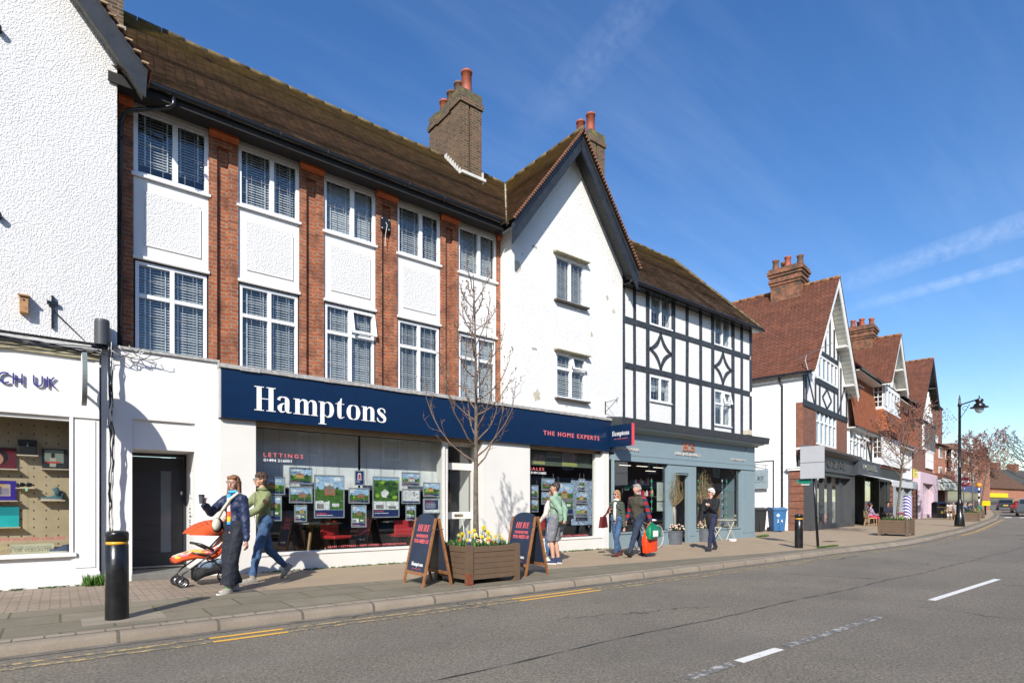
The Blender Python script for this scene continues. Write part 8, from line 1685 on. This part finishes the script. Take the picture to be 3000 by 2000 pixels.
    cap_(M, Hp[1] + V(0, 0, .06 * s), Hp[-1] + V(0, 0, .06 * s), .115 * s * f, .115 * s * f, .9, (1, 0, 0)); remesh(M.build('trousers' if not shorts else 'shorts', legs, t, smooth=True), vox, 2, .034)
    # top
    M = MB(); M.T = T; tr = .135 * s * f * (1.0 if not female else .92); cap_(M, hip + V(0, 0, .06 * s), ch - V(0, 0, .10 * s), tr, tr * 1.02, .86, (1, 0, 0)); cap_(M, ch.lerp(Sh[1], .72) - V(0, 0, .02 * s), ch.lerp(Sh[-1], .72) - V(0, 0, .02 * s), .082 * s * f, .082 * s * f); cap_(M, ch, nk + V(0, 0, .012 * s), .075 * s, .062 * s)
    cap_(M, ch - V(0, sw * .5, .12 * s), ch - V(0, -sw * .5, .12 * s), .112 * s * f, .112 * s * f, .95, (1, 0, 0))
    AM = M
    if sleeve: AM = MB(); AM.T = T
    for k in (1, -1): cap_(AM, Sh[k], El[k], .066 * s * armr, .055 * s * armr); cap_(AM, El[k], El[k].lerp(Wr[k], .90), .056 * s * armr, .042 * s * armr)
    if sleeve: remesh(AM.build('sleeves', sleeve, t, smooth=True), vox, 2, .03)
    remesh(M.build('top', top, t, smooth=True), vox, 2, .038)
    if collar: M = MB(); M.T = T; M.tube([nk + V(.0 + .065 * s * math.cos(q * .6283), .065 * s * math.sin(q * .6283), .02 * s + .012 * math.cos(q * .6283)) for q in range(11)], .022 * s, 8); M.build('collar', collar, t, smooth=True)
    # shoes
    for k in (1, -1):
        a = An[k]; up_ = a.z / s - .08; pit = max(-.9, min(.9, (fL if k == 1 else fR)[3] if len(fL if k == 1 else fR) > 3 else 0)); R_ = Matrix.Translation(a) @ Matrix.Rotation(pit, 4, 'Y')
        M = MB(); M.T = T @ R_; M2 = MB(); M2.T = T @ R_
        n = 12; rings = []
        for i in range(n + 1):
            u_ = i / n; x = (-.075 + .265 * u_) * s; w_ = (.040 + .012 * math.sin(u_ * 2.6)) * s * (math.sin(math.pi * min(.97, max(.08, u_ * .9 + .07))) ** .35); h = (.075 - .045 * max(0, (u_ - .25) / .75) ** .8) * s
            rings.append([M.pt((x, w_ * cc, -.068 * s + h * ss)) for cc, ss in ((-1, 0), (-.95, .55), (-.55, 1), (.55, 1), (.95, .55), (1, 0))])
        for A, B in zip(rings, rings[1:]):
            for q in range(5): M.f.append([A[q], B[q], B[q + 1], A[q + 1]][::-1]); M.m.append(0)
        M.f.append(rings[0]); M.f.append(rings[-1][::-1]); M.m += [0, 0]; cap_(M, (-.02 * s, 0, -.02 * s), (-.0 * s, 0, .03 * s), .042 * s, .044 * s, n=10); sh = M.build('shoe', shoe_c[0], t, smooth=True)
        out = []
        for sg in (1, -1):
            for i in (range(n + 1) if sg > 0 else range(n, -1, -1)): u_ = i / n; out.append(((-.080 + .275 * u_) * s, sg * (.045 + .012 * math.sin(u_ * 2.6)) * s * (math.sin(math.pi * min(.97, max(.08, u_ * .9 + .07))) ** .35)))
        M2.prism(out, -.085 * s, -.062 * s, 'z'); M2.build('sole', shoe_c[1], sh)
    return t, dict(T=T, s=s, Sh=Sh, El=El, Wr=Wr, Kn=Kn, An=An, hip=hip, ch=ch, nk=nk, HP=HP, hc=hc)
WSOLE = mat('white_sole', (.62, .60, .55), .6); BSOLE = mat('black_sole', (.02, .02, .02), .6); GSOLE = mat('grey_sole', (.25, .24, .22), .7)
LFT = math.pi      # walking towards -x
# 1 woman with cup
NAVYJ = cloth('navy_bomber_jacket', (.012, .022, .065), .55, .3, 6, .022, 7)
pw = Vector((2.03, 9.22, 0)); t1, J = person(pw, LFT + R(34), 1.70, 'woman in navy bomber jacket and wide trousers holding a coffee cup', (.20, .07, .085), (-.10, -.09, .085), (.04, .27, .77), (.34, -.23, 1.33), NAVYJ, cloth('black_navy_trousers', (.010, .012, .022), .8, .3, 6, .025, 6), (mat('beige_trainer', (.50, .42, .36), .7, var=.4, vs=25), WSOLE), (.20, .085, .035), hy=R(14), hp=.0, female=True, wide=.052, hair='long', vox=.009, glasses='clear', armr=1.18, handd={-1: (.35, .1, .9)}, curl=(.5, .9))
# jumper front, collar, socks
M = MB(); M.T = J['T']; s = J['s']; ch, hip = J['ch'], J['hip']
bands = [(.50, .56, (.05, .38, .68)), (.40, .50, (.75, .74, .70)), (.30, .40, (.75, .55, .55)), (.22, .30, (.80, .12, .03)), (.14, .22, (.85, .50, .02)), (.10, .14, (.03, .33, .62))]
for i, (a, b, c) in enumerate(bands):
    m = mat('jumper_band%d' % i, c, .9); M = MB(); M.T = J['T']; w0_ = .05 + .02 * (1 - a)
    M.tube([(.092, .0, hip.z + a * s), (.092, .0, hip.z + b * s)], .033, 18); M.build('jumper_band', m, t1)
M = MB(); M.T = J['T']; nk = J['nk']; M.tube([nk + V(.062 * math.cos(q * .6283), .062 * math.sin(q * .6283), .035) for q in range(11)], .022, 8); M.build('jumper_collar', mat('jumper_band0', (0, 0, 0)), t1, smooth=True)
for k in (1, -1): M = MB(); M.T = J['T']; a = J['An'][k]; cap_(M, a, a + V(-.005, 0, .09), .038, .042); M.build('sock', cloth('green_sock', (.01, .28, .10)), t1, smooth=True)
w_ = J['T'] @ (J['Wr'][-1] + V(.075, .03, .07)); t = empty('coffee_cup', w_, 0, 'dark grey takeaway coffee cup in the woman\'s raised hand', 'cup'); M = MB(); M.lathe([(.029, -.055), (.038, .055)], w_, 20); M.build('cup_body', mat('charcoal_cup', (.07, .075, .085), .6), t, smooth=False); M = MB(); M.lathe([(.041, .0551), (.041, .064), (.037, .066), (.036, .075), (.0, .076)], w_, 20); M.build('lid', BLACKM, t)
T_ = J['T']; t = empty('shoulder_bag', T_ @ V(.05, -.20, .95), 0, 'black and cream shoulder bag at the woman\'s hip', 'bag'); M = MB(); M.T = T_; M.ball((.13, -.18, .99), (.10, .05, .11), 14, 10); M.build('bag_body', mat('black_leather', (.015, .015, .016), .35), t, smooth=True); M = MB(); M.T = T_; M.ball((.19, -.14, 1.0), (.07, .05, .09), 14, 10); M.build('cream_side', mat('cream_leather', (.6, .56, .45), .5), t, smooth=True)
M = MB(); M.T = T_; M.tube([(.13, -.18, 1.08), (.155, -.06, 1.22), (.13, .06, 1.38), (.04, .10, 1.46), (-.06, .08, 1.44)], .022, 7); M.build('strap', mat('cream_leather', (.6, .56, .45), .5), t)
# 2 man in green jacket pushing the pushchair
GRJ = cloth('olive_green_jacket', (.20, .225, .10), .8, .12, 5, .022, 7)
pm_ = Vector((2.72, 10.22, 0)); t2, J2 = person(pm_, LFT + R(6), 1.80, 'curly haired man in light green jacket pushing the pushchair', (.22, .08, .085), (-.40, -.10, .20, .85), (.42, .17, 1.06), (.46, -.20, 1.06), GRJ, DEN, (mat('grey_trainer', (.30, .28, .22), .8, var=.4, vs=30), GSOLE), (.06, .032, .018), lean=.05, hair='curly', glasses='clear', collar=GRJ, armr=1.15, curl=(.8, .8))
M = MB(); M.T = J2['T']; q = J2['Sh'][1].lerp(J2['El'][1], .4) + V(0, .068, 0); M.prism([(q.x + .035 * math.cos(a * .5236), q.z + .035 * math.sin(a * .5236)) for a in range(12)], q.y, q.y + .006); M.build('sleeve_badge', mat('maroon_badge', (.10, .03, .03), .6), t2)
M = MB(); M.T = J2['T']; c = J2['ch']; M.tube([c + V(.115, .0, .02), c + V(.135, 0, -.12), c + V(.135, 0, -.4)], .006, 5); M.build('zip', mat('steel', (.5, .5, .5), .3, 1), t2)
# pushchair
def pushchair(P, rz):
    T = Matrix.Translation(P) @ Matrix.Rotation(rz, 4, 'Z'); t = empty('pushchair', P, rz, 'orange pushchair with a patterned seat liner and black frame', 'pushchair'); OR = cloth('orange_canopy', (.62, .085, .018), .85, .1, 4, .008, 8); FR = mat('pushchair_frame', (.03, .03, .032), .3, .4)
    def B(name, fn, m, sm=True, par=None): M = MB(); M.T = T; fn(M); return M.build(name, m, par or t, smooth=sm)
    for x, y, r in ((.42, .22, .075), (.42, .11, .075), (.42, -.22, .075), (.42, -.11, .075), (-.28, .22, .085), (-.28, -.22, .085)):
        w = B('wheel', lambda M: M.tube([(x + r * math.cos(q * .3927), y, r + .002 + r * .98 * math.sin(q * .3927)) for q in range(17)], .013, 6), mat('tyre_rubber', (.015, .015, .016), .8)); B('rim', lambda M: (M.tube([(x + r * .72 * math.cos(q * .3927), y, r + r * .72 * math.sin(q * .3927)) for q in range(17)], .006, 5), M.tube([(x, y - .02, r), (x, y + .02, r)], .02, 8), [M.bar((x, y, r), (x + r * .7 * math.cos(q * 1.2566), y, r + r * .7 * math.sin(q * 1.2566)), .008, .01) for q in range(5)]), mat('alloy', (.35, .35, .36), .3, .8), False, w)
    for k in (1, -1):
        B('frame', lambda M: (M.tube([(.42, .165 * k, .14), (.42, .165 * k, .20), (.34, .2 * k, .27), (-.02, .22 * k, .52), (-.42, .22 * k, .98), (-.50, .22 * k, 1.04)], .012, 8), M.tube([(-.28, .2 * k, .1), (-.05, .21 * k, .36), (.05, .22 * k, .48), (.30, .2 * k, .54)], .011, 8), M.tube([(.42, .11 * k, .075), (.42, .11 * k, .16), (.42, .22 * k, .16), (.42, .22 * k, .075)], .018, 8)), FR)
    B('handle', lambda M: M.tube([(-.50, .22, 1.04), (-.52, .1, 1.06), (-.52, -.1, 1.06), (-.50, -.22, 1.04)], .018, 8), FR)
    B('bumper_bar', lambda M: M.tube([(-.02, .22, .56), (.16, .2, .66), (.24, .1, .68), (.24, -.1, .68), (.16, -.2, .66), (-.02, -.22, .56)], .020, 8), FR)
    def loft(pts, w, th): 
        def f(M):
            rings = [[M.pt((x, -w, z)), M.pt((x, -w * .9, z - th)), M.pt((x, w * .9, z - th)), M.pt((x, w, z)), M.pt((x, w * .5, z + th * .3)), M.pt((x, -w * .5, z + th * .3))] for x, z in pts]
            for A, B_ in zip(rings, rings[1:]):
                for q in range(6): M.f.append([A[q], A[(q + 1) % 6], B_[(q + 1) % 6], B_[q]]); M.m.append(0)
            M.f.append(rings[0][::-1]); M.f.append(rings[-1]); M.m += [0, 0]
        return f
    B('seat', loft([(.52, .44), (.42, .46), (.2, .50), (-.02, .46), (-.12, .52), (-.3, .82), (-.34, .90)], .19, .06), OR)
    m, t_, b_ = newmat('floral_liner'); nb = NB(t_); vv = nb.vor(17, out=1); g_ = nb.n('ShaderNodeSeparateColor'); t_.links.new(vv, g_.inputs[0]); c = nb.mix(nb.ramp(g_.outputs[0], .55, .6), (.72, .64, .52), (.75, .12, .05)); c = nb.mix(nb.ramp(g_.outputs[1], .7, .75), c, (.70, .25, .35)); c = nb.mix(nb.ramp(g_.outputs[2], .8, .85), c, (.75, .45, .05)); t_.links.new(c, b_.inputs['Base Color']); b_.inputs['Roughness'].default_value = .9
    B('seat_liner', loft([(.50, .47), (.42, .50), (.2, .56), (-.0, .54), (-.12, .62), (-.24, .80)], .165, .05), m)
    def hood(M):
        n, k2 = 10, 5
        for i in range(n):
            for j in range(k2):
                P_ = lambda a, b: (-.08 + .42 * math.cos(a) * (1 - .0 * b), .24 * math.sin(-1 + 2 * b) * 1.15, .76 + .28 * math.sin(a) * (.75 + .25 * math.cos(2.4 * (b - .5))))
                a0, a1 = .25 + 1.95 * i / n, .25 + 1.95 * (i + 1) / n; M.face([P_(a0, j / k2), P_(a1, j / k2), P_(a1, (j + 1) / k2), P_(a0, (j + 1) / k2)])
        for sg in (0, 1):
            for i in range(n): a0, a1 = .25 + 1.95 * i / n, .25 + 1.95 * (i + 1) / n; M.face([P_(a0, sg), P_(a1, sg), (-.22, .24 * math.sin(-1 + 2 * sg) * 1.1, .78)])
    h = B('canopy', hood, OR)
    so = h.modifiers.new('thick', 'SOLIDIFY'); so.thickness = .008
    B('backrest', loft([(-.10, .50), (-.20, .64), (-.34, .88), (-.40, 1.0)], .20, .03), OR)
    B('basket', loft([(.22, .24), (.1, .30), (-.1, .34), (-.24, .30)], .18, .16), mat('black_mesh_fabric', (.02, .02, .022), .8, var=.8, vs=20)); B('stowed_things', lambda M: (M.ball((.05, .12, .31), (.14, .07, .07), 10, 8), M.ball((-.12, .1, .35), (.09, .08, .07), 10, 8)), mat('mixed_cloth', (.12, .16, .22), .8, var=.9, vs=14))
    return T
pushchair(GND(548, 1722) + Vector((.36, .32, 0)), LFT + R(4))
# 3 man looking in the window and the person beyond him
SG = cloth('sage_sweatshirt', (.24, .36, .26), .9, .12, 4, .025, 6); GS = cloth('grey_cargo_shorts', (.20, .20, .22), .85, .2, 6, .02, 8)
p3_ = Vector((8.55, 9.22, 0)); t3, J3 = person(p3_, R(118), 1.76, 'man in sage sweatshirt and grey cargo shorts facing the window', (.02, .10, .085), (-.03, -.10, .085), (-.15, .10, .93), (-.17, -.10, .92), SG, GS, (mat('navy_canvas_shoe', (.02, .035, .09), .8), WSOLE), (.035, .022, .018), skin=SK, shorts=True, hair='short', hy=R(22), fat=1.08, armr=1.15, handd={1: (-.1, -.9, 0), -1: (-.1, .9, .1)}, curl=(.9, .9))
M = MB(); M.T = J3['T']; k3 = J3['Hp'] if 'Hp' in J3 else None; M.box(-.09, .06, -.235, -.195, .60, .74); M.build('cargo_pocket', GS, t3, bevel=.01)
p3b = Vector((8.98, 9.78, 0)); t3b, J = person(p3b, R(95), 1.66, 'person in long pale coat mostly hidden behind the man in shorts', (.02, .12, .085), (-.03, -.06, .085), (.22, .24, .95), (.2, -.2, .95), cloth('cream_coat', (.62, .56, .50), .9, .08), DEN, (mat('white_trainer', (.6, .6, .56), .7), WSOLE), (.10, .05, .03), hair='short', female=True, vox=.012)
M = MB(); M.T = J['T']; cap_(M, (-.02, 0, .92), (-.05, 0, .62), .17, .20, .85, (1, 0, 0)); remesh(M.build('coat_skirt', cloth('cream_coat', (0, 0, 0)), t3b, smooth=True), .014)
M = MB(); M.T = J['T']; M.tube([(.16, .33, .78), (.34, .40, .72)], .018, 8); M.build('rolled_leaflet', mat('blue_leaflet', (.22, .24, .42), .5), label='rolled blue and white leaflet held low beside the pale coat', cat='leaflet')
# 4 + 5 the couple
m, t_, b_ = newmat('quilted_green'); nb = NB(t_)
wv = nb.n('ShaderNodeTexWave'); wv.bands_direction = 'DIAGONAL'; wv.inputs['Scale'].default_value = 9; t_.links.new(nb.vec((1, 0, 0), (0, 0, 1)), wv.inputs[0]); wv2 = nb.n('ShaderNodeTexWave'); wv2.bands_direction = 'DIAGONAL'; wv2.inputs['Scale'].default_value = 9; t_.links.new(nb.vec((-1, 0, 0), (0, 0, 1)), wv2.inputs[0])
q = nb.math('MINIMUM', nb.ramp(wv.outputs[1], 0, .2), nb.ramp(wv2.outputs[1], 0, .2)); t_.links.new(nb.mix(q, (.028, .038, .028), (.072, .092, .068)), b_.inputs['Base Color']); b_.inputs['Roughness'].default_value = .75; nb.bump(b_, q, .012); QG = m
p4 = Vector((11.02, 9.62, 0)); t4, J4 = person(p4, LFT + R(8), 1.64, 'woman in quilted green jacket and white polo neck with sunglasses', (.12, .06, .085), (-.26, -.06, .13, .5), (.02, .25, .76), (.10, -.16, 1.18), QG, DEN, (mat('brown_ankle_boot', (.09, .025, .018), .4), BSOLE), (.34, .19, .09), skin=SKP, hair='bob', female=True, glasses='sun', collar=cloth('white_knit', (.72, .70, .66), .95), armr=1.12, handd={-1: (.2, .25, .9)})
M = MB(); M.T = J4['T']; M.tube([(.075, 0, .90), (.082, 0, 1.1), (.070, 0, 1.36)], [.048, .046, .035], 16); M.build('polo_neck_front', cloth('white_knit', (0, 0, 0)), t4, smooth=True)
t = empty('handbag', p4 + Vector((0, .2, .8)), 0, 'burgundy handbag hanging from the quilted woman\'s shoulder', 'bag'); M = MB(); M.T = J4['T']; M.prism([(.02, -.26, ), (.30, -.26), (.24, .0), (.08, .0)], -.30, -.24) if False else M.prism([(.04, .74), (.30, .72), (.24, .98), (.10, .98)], -.34, -.25); M.build('bag_body', mat('burgundy_leather', (.11, .015, .014), .4), t, bevel=.015); M = MB(); M.T = J4['T']; M.tube([(.12, -.29, .97), (.06, -.2, 1.2), (0, -.16, 1.36), (-.08, -.2, 1.2), (.2, -.30, .97)], .02, 7); M.build('strap', mat('burgundy_leather', (.11, .015, .014), .4), t)
m, t_, b_ = newmat('striped_sleeve'); nb = NB(t_); sx_ = nb.n('ShaderNodeMath', operation='FRACT'); mlt = nb.n('ShaderNodeSeparateXYZ'); t_.links.new(nb.obj, mlt.inputs[0]); t_.links.new(nb.math('MULTIPLY', mlt.outputs[2], 6.2), sx_.inputs[0]); t_.links.new(nb.mix(nb.ramp(sx_.outputs[0], .48, .52), (.30, .012, .025), (.02, .03, .07)), b_.inputs['Base Color']); b_.inputs['Roughness'].default_value = .9; STR = m
VST = cloth('olive_brown_gilet', (.052, .047, .030), .9, .15, 5, .02, 7)
p5 = Vector((11.42, 9.28, 0)); t5, J5 = person(p5, LFT + R(4), 1.82, 'grey haired man in dark gilet and striped sleeves carrying two bags', (.46, .10, .125, -.42), (-.36, -.10, .10, .25), (-.10, .30, .84), (.10, -.26, .86), VST, DEND, (mat('black_shoe', (.02, .02, .022), .5), BSOLE), (.30, .27, .24), skin=SKP, hy=-R(12), hair='short', fat=1.16, sleeve=STR, collar=VST, lean=.03, hipz=.90, armr=1.1)
gb = J5['T'] @ V(-.12, .34, .0)
t = empty('green_carrier_bag', gb + Vector((0, 0, .5)), 0, 'green plastic carrier bag held in the man\'s left hand', 'bag'); GP = mat('green_plastic', (.005, .17, .075), .3, var=.25, vs=9, bump=.02, bs=9); M = MB(); M.T = J5['T']
A = [(-.40, .30, .50), (.12, .30, .43), (.14, .46, .44), (-.38, .46, .50)]; B_ = [(-.34, .30, .72), (.10, .30, .70), (.10, .44, .70), (-.34, .44, .72)]; C_ = [(-.12, .33, .86), (-.05, .33, .86), (-.05, .37, .86), (-.12, .37, .86)]
M.f = []; r_ = [[M.pt(q) for q in X_] for X_ in (A, B_, C_)]
for a, b in zip(r_, r_[1:]):
    for i in range(4): M.f.append([a[i], a[(i + 1) % 4], b[(i + 1) % 4], b[i]]); M.m.append(0)
M.f += [r_[0][::-1], r_[2]]; M.m += [0, 0]; o = M.build('bag_body', GP, t, smooth=True, bevel=.02); M = MB(); M.T = J5['T']; M.box(-.20, .02, .462, .468, .51, .66); M.T = J5['T']; M.build('white_label', WHITE, t)
t = empty('orange_carrier_bag', gb + Vector((0, 0, .2)), 0, 'bright orange carrier bag below the green one', 'bag'); M = MB(); M.T = J5['T']
A = [(-.30, .24, .14), (.14, .24, .10), (.14, .38, .10), (-.30, .38, .14)]; B_ = [(-.34, .22, .46), (.16, .22, .44), (.16, .36, .44), (-.34, .36, .46)]; C_ = [(-.14, .28, .84), (-.05, .28, .84), (-.05, .30, .84), (-.14, .30, .84)]; r_ = [[M.pt(q) for q in X_] for X_ in (A, B_, C_)]
for a, b in zip(r_, r_[1:]):
    for i in range(4): M.f.append([a[i], a[(i + 1) % 4], b[(i + 1) % 4], b[i]]); M.m.append(0)
M.f += [r_[0][::-1], r_[2]]; M.m += [0, 0]; M.build('bag_body', mat('orange_plastic', (.78, .06, .01), .35, var=.15, vs=9, bump=.02, bs=8), t, smooth=True, bevel=.02)
# 6 white haired man
p6 = Vector((14.45, 9.12, .0)); t6, J6 = person(p6, LFT + R(2), 1.74, 'white haired man in black coat and sunglasses eating as he walks', (.24, .08, .085), (-.34, -.08, .13, .45), (.26, .10, 1.28), (.14, -.24, .86), cloth('black_pea_coat', (.010, .010, .013), .85, .3, 5, .02, 7), cloth('navy_jeans', (.012, .018, .05), .85, .3), (mat('black_shoe', (.02, .02, .022), .5), BSOLE), (.66, .65, .64), skin=SKP, hy=-R(12), hair='short', glasses='sun', armr=1.25, fat=1.05, handd={1: (.9, -.3, .2)}, curl=(.9, .7))
M = MB(); M.T = J6['T']; cap_(M, (0, 0, .95), (-.01, 0, .80), .165, .165, .85, (1, 0, 0)); remesh(M.build('coat_skirt', cloth('black_pea_coat', (0, 0, 0)), t6, smooth=True), .012)
M = MB(); q = J6['T'] @ (J6['Wr'][1] + V(.12, -.02, .04)); M.ball(q, .025, 10, 8); M.build('snack', WHITE, label='small white snack in the white haired man\'s fingers', cat='snack')
# seated cafe customers
RATT = mat('rattan', (.48, .30, .12), .6, var=.3, vs=20)
def cafe_chair(p, rz, label, grp):
    t = empty('rattan_chair', p, rz, label, 'chair', grp); T = Matrix.Translation(p) @ Matrix.Rotation(rz, 4, 'Z')
    for x, y in ((.2, .2), (.2, -.2), (-.2, .2), (-.2, -.2)): M = MB(); M.T = T; M.tube([(x * 1.1, y * 1.1, 0), (x, y, .44)], .015, 6); M.build('leg', RATT, t)
    M = MB(); M.T = T; M.box(-.22, .22, -.22, .22, .43, .47); M.build('seat', RATT, t, bevel=.01); M = MB(); M.T = T; M.tube([(-.22, .22, .46), (-.27, .2, .74), (-.30, .1, .86), (-.30, -.1, .86), (-.27, -.2, .74), (-.22, -.22, .46)], .016, 6)
    for k in range(5): M.tube([(-.23, -.16 + k * .08, .46), (-.29, -.14 + k * .07, .84)], .008, 5)
    M.build('backrest', RATT, t)
def seated(p, rz, H, label, top, legs, shoe_, hair_c, hair='short', cross=False, grp='people seated at the cafe tables', cl='rattan chair under the ', vox=.016, **k):
    p = on(p); cafe_chair(p, rz, cl, 'chairs at the cafe tables'); fL = (.52, .10, .085) if not cross else (.75, -.05, .42, -.3)
    return person(p, rz, H, label, fL, (.45, -.10, .085), (.34, .14, .66), (.36, -.10, .66), top, legs, shoe_, hair_c, hair=hair, hipz=.52, vox=vox, group=grp, **k)
SB = (mat('brown_shoe', (.10, .05, .03), .6), BSOLE)
def EW(x, y): v = ER @ Vector((x, y, 0)); return (v.x, v.y)
q1 = GND(2496, 1548); seated(EW(8.6, -1.0), R(-40), 1.62, 'seated woman in lilac scarf and pink trousers at cafe edge', cloth('lilac_shawl', (.33, .24, .36), .95, .4, 10), cloth('pink_trousers', (.45, .03, .09)), SB, (.03, .018, .014), hair='short', female=True, cl='rattan chair under the woman in the lilac scarf')
seated(EW(9.9, -.7), R(-70), 1.75, 'seated grey haired man in black jumper between two customers', cloth('black_jumper', (.012, .012, .014)), cloth('black_trousers', (.015, .015, .018)), SB, (.35, .33, .31), cl='rattan chair under the grey haired man')
seated(EW(11.6, -1.3), R(-160), 1.75, 'seated man in dark jacket with legs crossed at the cafe', cloth('dark_jacket', (.018, .020, .035)), cloth('black_trousers', (.015, .015, .018)), SB, (.02, .015, .012), cross=True, cl='rattan chair under the man with crossed legs')
t = empty('cafe_table', on(EW(9.8, -1.6)), 0, 'small dark round cafe table among three seated customers', 'table'); p = on(EW(9.9, -1.5)); M = MB(); M.lathe([(.02, .02), (.02, .70)], p, 10); M.build('stem', BLACKM, t); M = MB(); M.lathe([(.33, .70), (.33, .73)], p, 24); M.build('table_top', mat('dark_table', (.04, .03, .03), .4), t)
farc = [((.55, .42, .30), 'beige coat'), ((.02, .02, .025), 'black coat'), ((.45, .40, .46), 'pale pink blanket'), ((.24, .27, .17), 'sage jacket'), ((.20, .32, .50), 'light blue shirt'), ((.03, .03, .05), 'dark suit jacket'), ((.02, .04, .12), 'navy coat'), ((.05, .16, .10), 'green coat')]
spots_ = [(2782, 1497, -30), (2793, 1488, 200), (2800, 1500, 20), (2824, 1486, -60), (2828, 1502, 160), (2838, 1500, -80), (2845, 1486, 170), (2868, 1484, -20)]
for i, ((c, nm), (u, v, rz)) in enumerate(zip(farc, spots_)):
    dd_ = [56, 59, 55, 60, 53.5, 53, 60, 62][i]; a_, b_2 = ray(u); k_ = dd_ / a_; seated((dd_, b_2 * k_), R(rz), 1.72, f'far seated cafe customer in a {nm} beyond the lamp post', cloth('far_' + nm.replace(' ', '_'), c), cloth('black_trousers', (.015, .015, .018)), SB, [(.05, .03, .02), (.25, .2, .15), (.02, .015, .012)][i % 3], vox=.026, grp='far people seated at the cafe tables', cl=f'far cafe chair under the {nm}')
